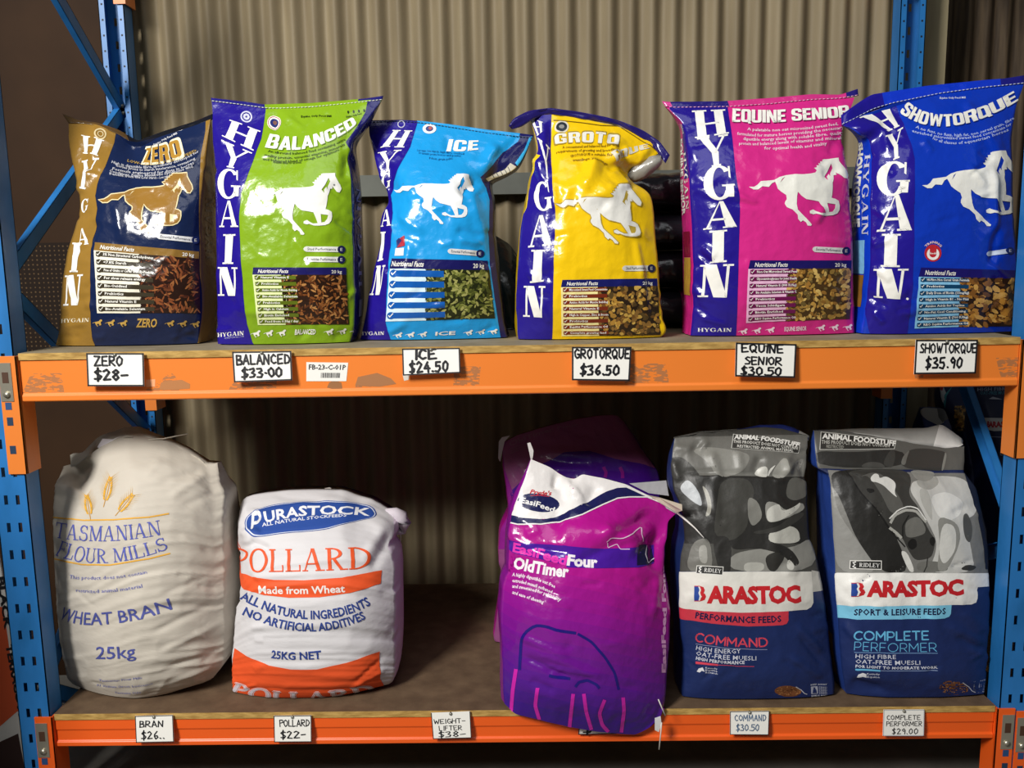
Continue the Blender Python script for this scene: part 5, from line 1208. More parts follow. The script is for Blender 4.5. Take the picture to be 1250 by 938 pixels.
o2 = Sack('dusty purple sack behind the glossy leaning purple one, only its top showing', name='feed_sack', zs=xz(700), yb=.40,
    T=O_([(62,195),(150,150),(300,105),(480,60),(620,38),(720,35),(760,75)]), L=O_([(62,195),(70,330),(90,480),(100,600),(50,700),(40,840),(60,938)])+O2([(40,200),(10,390),(50,520),(75,690)]), R=O_([(760,75),(820,160),(880,260),(950,350),(965,410),(960,700)])+O2([(900,100),(900,400),(880,700)]), B=O2([(75,690),(300,745),(600,745),(880,700)]),
    mats=[film('#8d4a7c'), mg, film('#5a2a80'), film('#8d4a7c')], seed=41, group=GRL, pexp=2.4, force=True,
    lean=[(0, .16), (.3, .06), (1, 0)], bulge=[(0, 0), (.15, .04), (.6, .06), (1, .03)], depth=[(0, .02), (.2, .12), (.7, .16), (1, .12)], nrand=18, sm=.012,
    creases=[(640,550,780,560,6,.006), (650,560,790,580,6,-.006), (640,575,760,570,5,.006), (625,530,700,515,4,.004)])
o2.poly([O_([(20,140),(62,190),(66,250),(75,340),(120,470),(160,640),(100,800),(0,800)])], 0, film('#8a1f86'))
o2.poly([O_([(110,470),(250,330),(420,250),(560,240),(700,285),(850,310),(1000,360),(1000,900),(100,900)])], 0, film('#47168a'))
o2.decal(along(text_shape('OldTimer Four', .03), O_([(105,215),(300,140),(500,95)]), 6, .1, 3), 2, film('#8d5a80'), 'product_name')
for k in range(3): o2.decal(along(text_shape('a highly digestible oat free feed', .02, 1), O_([(108,232+k*13),(150,215+k*13),(205,200+k*13)]), 2), 2, film('#8d5a80'), 'product_name')
band(o2, O_([(640,330),(655,360),(650,390)]), 4, film('#8a1c8c'), 1); band(o2, O_([(735,330),(750,360),(750,395)]), 4, film('#8a1c8c'), 1)
fl = MB(); q = at_y(O_([(42,185),(60,160),(105,150),(75,185),(62,240),(50,300),(38,280)]), .55); fl.prism(q[::-1], (0, 0, 0), (0, .004, 0)); fl.build('white_flap', film('#cfc8c8'), o2.root, o2.org)
fl = MB(); q = at_y(O_([(790,425),(1000,408),(1010,470),(1015,495),(900,480)]), .30); fl.prism(q[::-1], (0, 0, 0), (0, .003, 0)); fl.build('bottom_flap', film('#c3c2c6'), o2.root, o2.org)
o2.finish()

o = Sack('glossy magenta and violet sack leaning out over the front of the lower shelf', name='feed_sack', zs=xz(715)-.10, yb=-.065, force=False, drape=(xz(715)+.005, -.0165),
    T=O_([(225,285),(330,330),(430,395),(475,402),(520,372),(640,395),(770,430),(890,490),(1000,550),(1060,592)]), L=O_([(225,285),(190,400),(120,590),(102,690),(98,800),(95,938)])+O2([(60,100),(50,250),(60,450),(62,600),(68,720)]),
    R=O_([(1060,592),(1010,640),(1000,740),(985,780),(985,938)])+O2([(905,60),(925,200),(930,380),(915,520),(905,700),(880,800),(820,885)]), B=O2([(68,720),(125,775),(250,805),(400,842),(560,868),(700,880),(820,885)]),
    mats=[mg, film('#8a1a90'), film('#8a1a90'), mg], seed=43, group=GRL, pexp=2.3, sm=.01,
    lean=[(0, .19), (.12, .15), (.3, .11), (.6, .07), (.85, .05), (1, .06)], bulge=[(0, 0), (.08, .015), (.25, .06), (.6, .085), (.9, .075), (1, .03)], depth=[(0, .004), (.08, .04), (.25, .13), (.7, .16), (1, .10)], nrand=20, gus=.01,
    creases=[(630,775,700,805,4,.006), (635,800,700,830,4,-.007), (640,790,740,828,5,.006), (645,830,680,845,5,-.005), (655,812,735,826,3,.005), (680,575,678,600,5,-.014), (690,580,700,610,8,.012), (730,590,715,620,8,-.012), (740,660,800,625,8,-.012), (730,645,780,660,8,.014), (760,680,800,640,7,.010), (795,650,800,700,6,-.010),
             (620,655,690,690,5,.006), (640,668,700,675,4,-.006), (700,690,760,660,7,-.006), (620,640,640,690,5,.005), (805,700,795,760,5,.005)],
    ydetail=[(800,650,16,20,-.03), (740,650,40,18,.02), (600,560,1,1,0)])
o.poly([O_([(60,938),(60,850),(110,500),(140,580),(160,800),(120,938)]), ][:1], 0, film('#a8188c'))
wh = film('#ece8e6')
mixc = lambda t: '#%02x%02x%02x' % tuple(int(round(a+(b_-a)*t)) for a, b_ in zip((0xb3, 0x15, 0x8c), (0x3c, 0x12, 0x8e)))
for i in range(14):
    r0_, r1_ = o.nr*(.36+.045*i), o.nr*(.36+.045*(i+1)) if i < 13 else o.nr
    cr_ = np.array([(o.ns, r0_), (o.ns+o.nf, r0_), (o.ns+o.nf, r1_), (o.ns, r1_)]); o.decal_cr(cr_, [(0, 1, 2), (0, 2, 3)], 0, film(mixc((i+.5)/14)))
o.poly([O_([(180,200),(225,270),(330,320),(430,385),(475,395),(520,362),(640,385),(770,420),(890,480),(930,505),(860,500),(770,450),(700,490),(600,535),(450,590),(330,625),(200,632),(105,600),(100,640),(90,600),(120,520)])], 1, wh, 'body')
o.poly([O_([(100,600),(180,622),(300,630),(370,612),(470,570),(560,520),(660,470),(720,450),(770,448),(820,470),(880,498),(780,500),(720,505),(640,540),(520,600),(400,635),(280,655),(150,655),(95,640)])], 1.6, dk, 'body')
band(o, O_([(95,645),(150,658),(280,658),(400,638),(520,604),(640,545),(720,510),(790,502),(890,502),(960,530),(1060,592)]), 1.6, wh, 2, 'body')
o.poly([O_([(985,545),(1060,585),(1060,600),(1000,566)])], 2.2, wh, 'body')
cx, cy_ = O_([(270,535)])[0]; an = np.linspace(0, 2*math.pi, 25)[:-1]; ro = .12
o.poly([[(cx+25.5*math.cos(t)*math.cos(ro)-11*math.sin(t)*math.sin(ro), cy_+25.5*math.cos(t)*math.sin(ro)+11*math.sin(t)*math.cos(ro)) for t in an]], 2.4, dk, 'brand_badge')
o.decal(along(text_shape('EasiFeed', .022), O_([(168,535),(260,558),(355,590)]), 6.4), 3.2, film('#f2f0ee'), 'brand_badge')
o.decal(along(text_shape("Pryde's", .03), O_([(218,482),(280,490),(340,492)]), 5, .3), 3.2, film('#c8323c'), 'brand_badge'); band(o, O_([(222,495),(280,494),(330,500)]), .7, film('#c8323c'), 3, 'brand_badge')
o.poly([O_([(95,745),(180,765),(350,775),(520,790),(650,800),(830,790),(935,770),(940,880),(840,905),(600,910),(430,905),(430,892),(120,820),(95,800)])], 1, film('#4a1a9c'), 'body')
o.poly([O_([(830,780),(920,768),(942,870),(900,888),(830,895)])], 1.5, film('#1a1440'), 'body')
o.decal(along(text_shape('EasiFeed', .04), O_([(120,812),(270,850),(425,892)]), 11), 2, film('#e83ab4'), 'product_name')
o.decal(along(text_shape('Four', .045), O_([(430,890),(520,900),(606,905)]), 12.5), 2, film('#f4ecf2'), 'product_name')
o.decal(along(text_shape('OldTimer', .04), O_([(120,905),(280,940),(440,960)]), 13.5), 2, film('#f4ecf2'), 'product_name')
for k, s_ in enumerate(('A highly digestible oat free', 'extruded muesli softened', 'and sweetened for palatability', 'and ease of chewing')):
    x1 = (330, 312, 358, 270)[k]; o.decal(along(text_shape(s_, .03, 1), O2([(108,58+30*k),((108+x1)/2,76+33*k),(x1,(120,148,190,202)[k])]), 4), 2, film('#f0dcec'), 'product_name')
for pts, wd in (([(148,545),(155,400),(175,350),(230,312),(290,320),(340,340),(440,355)], 3.6), ([(448,358),(520,400),(590,480),(640,560),(662,650)], 3.2), ([(300,575),(340,585),(410,592)], 3.5), ([(435,635),(455,610),(500,600),(545,620),(560,640)], 3.4)):
    band(o, resample(O2(pts), 24, .03), wd, film('#1f1478'), 2, 'horse_outline')
for pts in ([(130,540),(115,640),(102,770)], [(240,640),(228,730),(250,805)], [(425,670),(415,760),(405,850)], [(480,670),(492,760),(520,855)], [(588,700),(560,770),(575,830),(608,868)], [(685,690),(690,760),(675,870)]):
    band(o, resample(O2(pts), 12, .04), 4.4, film('#d322b0'), 2, 'horse_outline')
band(o, resample(O_([(660,760),(680,735),(740,740),(800,715),(860,672),(845,720),(850,760)]), 24, .02), 1.0, film('#f0c8e6'), 2, 'horse_outline'); band(o, resample(O_([(665,765),(670,795),(720,770),(735,800),(780,800)]), 20, .02), 1.0, film('#f0c8e6'), 2, 'horse_outline')
band(o, resample(O_([(885,780),(880,830),(900,880),(940,850)]), 16, .02), 1.0, film('#e8e2f0'), 2.6, 'horse_outline')
V, T, wd_ = text_shape('EasiFeed Four', .04)
V2 = np.stack([bil(O2([(880,560),(882,0),(908,0),(906,560)]), V[:, 0]/wd_, 1-V[:, 1]*.8)], 0)[0]; o.decal((V2, T), 2, film('#e2a6d6'), 'product_name')
fl = MB(); q = list(at_y(O_([(205,195),(222,190),(240,235),(238,265),(232,292),(224,285)]), .135)); fl.prism(q[::-1], (0, 0, 0), (0, .004, 0)); fl.build('top_corner', film('#d9d4d2'), o.root, o.org)
fl = MB(); q = at_y(O_([(890,490),(960,505),(1090,545),(1092,580),(1060,592),(1000,552)]), np.array([.15, .12, .05, .04, .07, .12])); fl.prism(q[::-1], (0, 0, 0), (0, .003, 0)); fl.build('top_flap', film('#b9ad9c'), o.root, o.org)
fl = MB(); fl.tube(at_y(O_([(1060,590),(1120,640),(1165,680),(1215,735)]), np.array([.105, .08, .05, .03])), [.003, .003, .002, .0015], 6); fl.build('seam_tape', film('#e6e2dc'), o.root, o.org)
fl = MB(); q = at_y(O2([(850,800),(880,790),(885,830),(870,870),(850,860)]), -.05); fl.prism(q[::-1], (0, 0, 0), (0, .003, 0)); fl.build('torn_label', film('#d8d8d8'), o.root, o.org)
fl = MB(); fl.tube(at_y(O2([(868,700),(885,740),(905,785)]), -.055), .0018, 6); fl.tube(at_y(O2([(885,820),(880,880),(872,960)]), -.05), .0018, 6); fl.build('tie_string', plain('d6d0c6'), o.root, o.org)
o.finish()

# --- two navy bags with black and white horse pictures
nv = matte('#1b2c60')
LOW = dict(lean=[(0, .13), (.1, .10), (.3, .05), (.6, .015), (1, .01)], bulge=[(0, 0), (.1, .012), (.3, .035), (.6, .05), (.9, .045), (1, .02)], depth=[(0, .006), (.12, .08), (.3, .13), (.7, .16), (1, .14)], group=GRL, nrand=26)
def lift(q, z):
    q = np.array(q); q[:, 2] = np.maximum(q[:, 2], z); return q
k_ = Sack('crumpled navy feed bag with a red strip and a racing horse picture', name='feed_bag', zs=xz(915), yb=.05,
    T=C_([(85,155),(280,115),(560,95),(760,75),(900,85),(1100,140)]), L=C_([(85,155),(65,300),(65,450),(75,560),(115,640),(150,760),(160,938)])+C2([(85,150),(80,300),(85,450),(100,600),(95,800),(95,880)]),
    R=C_([(1100,140),(1090,300),(1085,450),(1095,640),(1100,800),(1110,920)])+C2([(770,200),(800,400),(825,600),(845,800),(845,890)]), B=C2([(95,880),(300,905),(560,912),(750,912),(845,890)]),
    mats=[matte('#4b4a46'), nv, nv, nv], seed=51, pexp=3.2, sm=.008,
    creases=[(820,575,985,582,3,-.008), (855,530,862,548,6,.010), (862,532,840,556,5,-.008), (865,548,880,590,7,.010), (930,555,920,580,6,-.010), (960,555,962,585,6,.010), (975,560,985,590,5,-.008), (820,545,850,550,5,.007), (900,548,905,580,5,.006), (820,560,830,590,5,.006), (870,585,872,640,7,.006), (940,600,948,700,8,.005), (970,760,1005,800,4,.006), (975,775,1008,820,4,-.006), (960,800,1005,835,5,.006), (840,720,830,800,6,.004)],
    **LOW)
gx = lambda h: matte(h)
# the picture on the bag: a pacing horse in harness, in greys
def art(sk, conv, items):
    for lay, h, pts in items: sk.poly([conv(pts if lay <= .3 else soft(pts))], lay, gx(h), 'horse_picture')
art(k_, C_, [(0, '#6f6e69', [(60,150),(1100,130),(1090,450),(60,440)]), (.4, '#8b8a84', [(200,240),(360,220),(640,270),(660,320),(600,420),(420,470),(330,330)]), (.4, '#3b3a37', [(40,300),(150,300),(270,420),(280,480),(40,470)]), (.4, '#9a9992', [(820,420),(930,280),(950,450),(860,470)]), (.4, '#8a8984', [(980,350),(1080,300),(1040,420)]),
 (.2, '#2b2a28', [(40,440),(1090,455),(1110,960),(160,960),(80,620)]), (.8, '#b4b8bc', [(130,520),(180,470),(230,510),(280,590),(298,685),(220,640),(130,560)]), (.8, '#9c9a90', [(290,510),(340,560),(368,660),(360,740),(315,762),(340,680),(320,600)]),
 (.6, '#3f3e3a', [(430,470),(640,460),(700,560),(650,700),(640,850),(520,950),(380,900),(400,700)]), (.8, '#c9c8c0', [(690,430),(730,380),(790,370),(800,455),(740,455)]), (.9, '#dad9d2', [(800,400),(860,355),(820,410),(800,455)]), (.8, '#5e5d58', [(960,450),(1090,470),(1100,600),(1000,640),(930,600)]),
 (.8, '#8f8e88', [(770,640),(860,650),(940,720),(1060,640),(1080,700),(960,760),(840,800),(780,790)]), (.9, '#c4c3bb', [(880,650),(900,720),(1000,680),(1050,640),(1030,700),(900,780),(860,790),(790,800),(780,700)]), (1.2, '#3a3936', [(680,870),(800,850),(900,810),(980,740),(1070,720),(1060,760),(960,830),(840,880),(700,890)]),
 (.9, '#c0bfb6', [(800,870),(960,820),(1030,860),(1040,960),(800,960)]), (.9, '#7d7c76', [(640,600),(720,640),(760,760),(680,840),(640,760)])])
art(k_, C2, [(.5, '#777670', [(140,90),(230,60),(250,240),(110,240)]), (.7, '#a09f98', [(175,110),(215,100),(220,200),(180,190)]), (.6, '#8d8c86', [(330,150),(480,120),(640,120),(740,60),(760,235),(330,240)]), (.9, '#2b2a28', [(330,80),(480,85),(620,110),(680,190),(650,215),(590,150),(470,118),(340,130)]), (.9, '#33322f', [(500,160),(570,130),(610,150),(560,240),(520,230)]), (.9, '#b4b3ab', [(400,190),(500,190),(500,235),(400,240)]), (1, '#2b2a28', [(235,60),(340,60),(330,275),(285,275)]), (1, '#c6c5bd', [(620,170),(650,200),(640,230),(610,225)])])
k_.poly([C2([(20,236),(765,236),(930,240),(880,640),(855,940),(20,950)])], 1.1, nv, 'body')
whp, rd = matte('#e3e0d8'), matte('#cf3a4a')
def barastoc(sk, conv, plate, strip, sc, ltr, small, smb, st_txt, ridley, foot, label):
    sk.poly([conv(plate)], 2.6, whp, 'label_panel'); sk.poly([conv(strip)], 2.3, sc, 'label_panel')
    sk.decal(along(text_shape('ARASTOC', .055, 2, .95), conv(ltr[1:]), small, 0)  , 3.6, matte('#c8242c'), 'brand_lettering')
    b0, b1, t0, t1 = ltr[0]
    V, T, wd_ = text_shape('B', .045); q_ = conv([(b0, t0), (b1, t0), (b1, t1), (b0, t1)])
    sk.decal((bil(q_, V[:, 0]/wd_, 1-V[:, 1]), T)  , 3.6, matte('#c8242c'), 'brand_lettering')
    m_ = V[:, 0]/wd_ < .52; xm = .46
    sk.poly([[tuple(x) for x in bil(q_, [0, xm-.12, xm-.02, xm-.1, xm, xm-.1, 0], [0, 0, .25, .45, .7, 1, 1])]], 4.4, matte('#26479a'), 'brand_lettering')
    sk.poly([[tuple(x) for x in bil(q_, [xm-.12, xm+.02, xm+.12, xm+.04, xm+.14, xm+.04, xm-.1, xm, xm-.1, xm-.02], [0, 0, .25, .45, .7, 1, 1, .7, .45, .25])]], 4.6, whp, 'brand_lettering')
    sk.decal(along(text_shape(st_txt, .028, 1, 1.06), conv(smb), 7.4)  , 3.6, matte('#151a44'), 'label_panel')
    r0, r1, r2, r3 = conv(ridley); sk.poly([[r0, r1, r2, r3]], 3.0, matte('#e8e6e0'), 'label_panel')
    cc_ = np.mean([r0, r1, r2, r3], 0); sk.poly([[tuple(cc_+(np.array(x)-cc_)*np.array((.95, .82))) for x in (r0, r1, r2, r3)]]  , 3.6, matte('#262624'), 'label_panel')
    a_, b_ = np.array(r3), np.array(r2); d_ = b_-a_; up_ = np.array(r0)-a_
    sk.decal(along(serif_text('RIDLEY', .17, .08, .05), [tuple(a_+d_*.30+up_*.27), tuple(a_+d_*.93+up_*.27)], np.linalg.norm(up_)*.48), 4.4, matte('#efeeea'), 'label_panel')
    band(sk, [tuple(a_+d_*.19+up_*.85), tuple(a_+d_*.10+up_*.72), tuple(a_+d_*.17+up_*.5), tuple(a_+d_*.10+up_*.3), tuple(a_+d_*.2+up_*.14)], 1.6, matte('#efeeea'), 3.7, 'label_panel')
barastoc(k_, C2, [(60,238),(735,236),(742,390),(732,412),(712,425),(560,436),(380,440),(200,432),(60,410)], [(50,405),(620,425),(620,478),(612,495),(590,502),(420,508),(240,495),(60,465)], rd,
    [(155,212,310,378), (215,388),(450,392),(682,385)], 19, [(158,466),(370,488),(585,484)], 'PERFORMANCE FEEDS', [(165,205),(298,212),(294,256),(162,246)], None, None)
k_.poly([C2([(735,230),(795,240),(800,330),(738,338)])], 1.7, matte('#c9c6be'), 'body')
k_.decal(along(hand_text('COMMAND', .17, 0, None, GEO), C2([(158,582),(330,608),(515,608)]), 10.4), 2, matte('#e0485c'), 'product_name')
band(k_, C2([(160,598),(330,622),(515,627)]), .8, matte('#8a90b0'), 2, 'product_name')
for s_, pp, h, bo in (('HIGH ENERGY', [(160,628),(270,645),(384,646)], 5.6, .005), ('OAT-FREE MUESLI', [(160,657),(310,678),(460,684)], 5.6, .005), ('HIGH PERFORMANCE', [(160,680),(280,698),(402,703)], 4, .03)):
    k_.decal(along(text_shape(s_, bo, 1, 1.05), C2(pp), h), 2, matte('#d8dae4'), 'product_name')
k_.poly([C2([(160,690),(270,703),(270,713),(160,703)])], 2, matte('#e0485c'), 'product_name'); band(k_, C2([(270,708),(450,719)]), .7, matte('#e0485c'), 2, 'product_name')
k_.poly([C2([(165,745),(175,728),(195,722),(205,745),(190,740),(180,750)])], 2, matte('#e6e6ea'), 'product_name')
for kk, s_ in enumerate(('Kentucky', 'Equine', 'Research')): k_.decal(along(text_shape(s_, .01, 1), C2([(208,728+kk*13),(268,735+kk*13)]), 2.2), 2, matte('#d8dae4'), 'product_name')
def scoop(sk, c, rx, ry, rot, part='feed_scoop_picture'):
    an = np.linspace(0, 2*math.pi, 22)[:-1]; rs = random.Random(8); cr, sr = math.cos(rot), math.sin(rot)
    sk.poly([[(c[0]+(rx*(1+rs.uniform(-.06, .06))*math.cos(t))*cr-(ry*math.sin(t))*sr, c[1]+(rx*math.cos(t))*sr+(ry*(1+rs.uniform(-.06, .06))*math.sin(t))*cr) for t in an]], 2, matte('#7a4a2c'), part)
    for i in range(60):
        t, r = rs.uniform(0, 6.28), math.sqrt(rs.random())*.9; x, y = c[0]+rx*r*math.cos(t)*cr-ry*r*math.sin(t)*sr, c[1]+rx*r*math.cos(t)*sr+ry*r*math.sin(t)*cr
        a = rs.uniform(0, 3.14); d = np.array((math.cos(a), math.sin(a))); n = np.array((-d[1], d[0])); q_ = np.array((x, y))
        sk.poly([[tuple(q_-d*1.5), tuple(q_+n*.6), tuple(q_+d*1.5), tuple(q_-n*.6)]], 2.6+.4*(i % 2), matte(('#9c6a40', '#5a3420', '#b07c4c')[i % 3]), part)
    band(sk, [(c[0]+rx*.55, c[1]-ry*.75), (c[0]+rx*.95, c[1]-ry*.1), (c[0]+rx*1.15, c[1]+ry*.5), (c[0]+rx*1.35, c[1]+ry*.7)], 1.1, matte('#c9c9d0'), 3.4, part)
scoop(k_, C2([(618,868)])[0], 17, 8.5, .12)
def tidy(sk, conv, x0, y0, x1, y1):
    sk.poly([conv([(x0,y0+.25*(y1-y0)),(x0+.42*(x1-x0),y0+.22*(y1-y0)),(x0+.42*(x1-x0),y0+.72*(y1-y0)),(x0,y0+.75*(y1-y0))])], 2, matte('#a8acbc'), 'print')
    a, b = conv([(x0+.1*(x1-x0), y0+.3*(y1-y0)), (x0+.36*(x1-x0), y0+.68*(y1-y0))]); mx_ = ((a[0]+b[0])/2, (a[1]+b[1])/2)
    disc(sk, (mx_[0]-.5, a[1]+1.2), 1.3, nv, 3, 'print', n=8); sk.poly([[(mx_[0]-2, a[1]+2.5), (mx_[0]+1.5, a[1]+2.5), (mx_[0]+2.4, b[1]), (mx_[0]-3, b[1])]], 3, nv, 'print')
    for s_, t in (('KEEP AWAY', .12),): sk.decal(along(text_shape(s_, .02, 1), conv([(x0, y0+.18*(y1-y0)), (x1, y0+.1*(y1-y0))]), 2.2), 2, matte('#c4c8d4'), 'print')
    for kk in range(5): sk.decal(along(text_shape('FEED', .02, 1), conv([(x0+.5*(x1-x0), y0+(.3+.11*kk)*(y1-y0)), (x1, y0+(.28+.11*kk)*(y1-y0))]), 1.5), 2, matte('#b4b8c8'), 'print')
    sk.decal(along(text_shape('20KG NET', .03, 1), conv([(x0, y0+.93*(y1-y0)), (x1, y0+.9*(y1-y0))]), 2.4), 2, matte('#d6d8e0'), 'print')
tidy(k_, C2, 732, 825, 812, 918)
q = C_([(530,125),(1040,200),(1035,272),(515,235)]); k_.poly([q], 2, matte('#c9c8c2'), 'label_panel'); cq = np.mean(q, 0); k_.poly([[tuple(cq+(np.array(x)-cq)*np.array((.98, .93))) for x in q]], 2.6, matte('#3a3936'), 'label_panel')
k_.decal(along(text_shape('ANIMAL FOODSTUFF', .045), C_([(535,165),(780,180),(1030,225)]), 5.2, .15), 3.4, matte('#f0efea'), 'label_panel')
k_.decal(along(text_shape('THIS PRODUCT DOES NOT CONTAIN', .02, 1), C_([(530,195),(780,215),(1020,245)]), 3.6), 3.4, matte('#d8d7d0'), 'label_panel'); k_.decal(along(text_shape('RESTRICTED ANIMAL MATERIAL', .02, 1), C_([(560,228),(780,245),(990,262)]), 3.2), 3.4, matte('#d8d7d0'), 'label_panel')
k_.hem(C_([(80,148),(280,105),(600,85),(735,55),(830,55),(905,52),(990,75),(1115,140)]), [(.45, matte('#6e6d68')), (.92, matte('#26357e')), (1, matte('#c2c0ba'))], lower=C_([(75,158),(280,118),(540,100),(620,118),(760,125),(860,130),(960,170),(1105,175)]), ylean=.02, rough=.006)
k_.finish()

cp_ = Sack('smooth navy feed bag with a pale blue strip, picturing a bridled horse and rider', name='feed_bag', zs=xz(1110), yb=.05,
    T=D_([(40,75),(170,76),(300,92),(500,126),(640,152),(800,174),(900,163)]), L=D_([(40,75),(50,200),(60,290),(128,330),(138,420),(150,600),(165,890)])+D2([(145,100),(158,300),(172,500),(188,700),(212,840)]),
    R=D_([(900,165),(895,310),(970,400),(1000,560),(1050,760),(1066,840)])+D2([(1090,60),(1100,200),(1096,500),(1090,750),(1075,890)]), B=D2([(212,840),(300,885),(600,900),(900,905),(1075,890)]),
    mats=[matte('#1a2650'), matte('#26418c'), nv, nv], seed=53, pexp=3.4, sm=.008, xlim=(0, 2.574),
    creases=[(995,571,1175,578,2.5,-.007), (1195,575,1220,660,6,.005), (1150,760,1205,790,6,.007), (1165,775,1210,800,5,-.006), (1170,745,1215,775,6,.005), (1180,790,1215,810,5,.005), (1030,760,1045,780,5,.005), (1035,835,1080,850,5,-.008), (1030,850,1095,862,5,.007), (1035,690,1050,790,6,.003)],
    ydetail=[(1060,850,40,12,-.012)], **LOW)
art(cp_, D_, [(0, '#5d5c58', [(30,60),(905,160),(900,300),(40,290)]), (.5, '#2e2d2b', [(40,190),(240,200),(560,180),(560,290),(50,280)]), (1.2, '#3f3e3b', [(430,270),(470,190),(500,185),(505,230),(490,290)]), (1, '#4a4946', [(300,285),(340,255),(420,255),(460,290)]),
 (.3, '#7b7a76', [(120,300),(980,320),(1090,890),(140,890),(120,420)]), (.6, '#908f8b', [(120,400),(150,390),(175,540),(300,720),(420,890),(170,890),(150,640)]), (.8, '#262523', [(135,320),(220,295),(360,290),(440,420),(480,620),(600,890),(420,890),(280,690),(230,560),(180,440),(145,400)]),
 (.9, '#3b3a37', [(220,295),(560,290),(600,350),(580,440),(640,520),(690,640),(735,700),(718,790),(690,810),(620,820),(580,760),(540,680),(480,640),(430,560),(340,470),(280,380)]), (1.2, '#5a5955', [(300,340),(350,330),(420,430),(480,560),(560,520),(520,440),(440,330),(380,310)]), (1.6, '#d8d7d2', [(362,345),(385,320),(410,325),(415,350),(450,335),(495,360),(510,385),(500,430),(518,462),(480,430),(440,390),(400,370),(370,368)]), (1.8, '#1c1b1a', [(340,405),(380,408),(388,425),(360,435),(342,420)]),
 (1.5, '#6f6e69', [(560,590),(640,560),(690,660),(600,690),(560,680)]), (1.8, '#1c1b1a', [(575,715),(600,690),(625,700),(630,740),(600,760),(578,740)]), (1.8, '#1f1e1c', [(700,690),(725,680),(735,710),(720,740),(700,720)]),
 (1.1, '#c6c5c0', [(600,370),(640,360),(760,330),(900,345),(960,420),(980,520),(930,580),(900,560),(930,720),(960,890),(690,890),(735,780),(740,700),(700,620),(640,500),(590,420)]), (1.4, '#e0dfda', [(700,450),(800,420),(900,480),(880,560),(800,600),(740,560)]), (1.4, '#b0afa9', [(640,400),(700,420),(720,600),(690,560),(650,480)]), (1.6, '#8f8e88', [(740,560),(860,600),(880,700),(800,880),(740,880),(760,720)][:6]), (1.7, '#d2d1cb', [(770,600),(850,620),(850,760),(780,850),(750,780)]),
 (1.5, '#55544f', [(890,560),(915,545),(940,600),(945,650),(930,720),(905,700),(890,640)]), (1.5, '#3a3936', [(870,870),(910,840),(970,850),(940,878)]), (1.5, '#6f6e69', [(630,830),(700,820),(790,830),(810,882),(630,882)]), (1.9, '#dbdad4', [(530,760),(575,770),(620,885),(585,885)]),
 (1.3, '#3c3b38', [(535,270),(545,225),(590,182),(680,175),(790,195),(800,220),(780,305),(720,300),(640,295),(570,290)]), (1.7, '#6d6c67', [(535,268),(548,220),(590,182),(570,230),(560,275)]), (1.7, '#87867f', [(790,195),(800,220),(782,305),(770,300),(782,230)]), (1.3, '#8f8e88', [(585,295),(745,305),(720,350),(680,368),(620,355)]), (1.2, '#a3a29c', [(620,355),(690,368),(740,330),(760,380),(700,420),(640,400)])])
for pts, wd in (([(475,605),(500,560),(560,530),(620,535),(680,600)], 3.2), ([(470,580),(520,530),(580,508),(630,520),(680,590)], 1.6), ([(470,630),(510,660),(540,690)], 3.4), ([(545,690),(545,620),(580,560)], 1.4), ([(480,635),(500,680),(525,690)], 1.2)):
    band(cp_, resample(D_(pts), 14, .03), wd, gx('#a8a7a0' if wd > 3 else '#dcdbd6' if wd > 1.5 else '#1f1e1c'), 2.3, 'horse_picture')
band(cp_, resample(D_([(225,300),(300,420),(420,560),(478,650),(560,740)]), 16), 1.6, gx('#191817'), 2.2, 'horse_picture')
band(cp_, resample(D_([(690,800),(685,850),(670,885)]), 8), 1.2, gx('#2b2a28'), 2.3, 'horse_picture')
cp_.poly([D2([(80,96),(1070,100),(1200,100),(1180,940),(80,940)])], 2.0, nv, 'body')
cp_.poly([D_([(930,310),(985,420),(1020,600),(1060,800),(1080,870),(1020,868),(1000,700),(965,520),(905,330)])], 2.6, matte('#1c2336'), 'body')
whp = matte('#f1efea')
barastoc(cp_, D2, [(92,96),(1066,98),(1068,178),(1002,182),(1000,250),(992,275),(965,287),(800,292),(400,296),(112,288)], [(110,288),(848,290),(845,345),(835,362),(805,372),(560,376),(300,376),(115,362)], matte('#83cdec'),
    [(245,328,158,232), (335,234),(620,236),(918,224)], 17.5, [(260,348),(540,350),(812,345)], 'SPORT & LEISURE FEEDS', [(235,20),(424,22),(424,78),(232,72)], None, None)
cp_.poly([D2([(1068,80),(1118,80),(1135,270),(1082,265)])], 2.7, matte('#8fb8dc'), 'body'); cp_.poly([D2([(1082,265),(1135,265),(1140,325),(1085,345)])], 2.8, matte('#3d7fb8'), 'body')
cp_.decal(along(hand_text('COMPLETE', .17, 0, None, GEO), D2([(262,498),(480,502),(705,498)]), 10.4), 3, matte('#6cc0ea'), 'product_name'); cp_.decal(along(hand_text('PERFORMER', .085, 0, None, GEO), D2([(262,565),(500,575),(752,572)]), 10.8), 3, matte('#6cc0ea'), 'product_name')
band(cp_, D2([(262,580),(500,586),(760,584)]), .8, matte('#7fa8d8'), 3, 'product_name')
for s_, pp, h, bo in (('HIGH FIBRE', [(268,618),(390,624),(510,624)], 5.6, .005), ('OAT-FREE MUESLI', [(268,652),(460,662),(656,662)], 5.6, .005), ('FOR LIGHT TO MODERATE WORK', [(268,680),(510,692),(762,690)], 3.6, .03)):
    cp_.decal(along(text_shape(s_, bo, 1, 1.05), D2(pp), h), 3, matte('#d8dce8'), 'product_name')
cp_.poly([D2([(268,688),(416,698),(416,710),(268,700)])], 3, matte('#6cc0ea'), 'product_name'); band(cp_, D2([(416,703),(760,704)]), .7, matte('#9fb4d8'), 3, 'product_name')
cp_.poly([D2([(275,750),(285,728),(310,718),(332,728),(332,752),(310,745)])], 3, matte('#eceef2'), 'product_name')
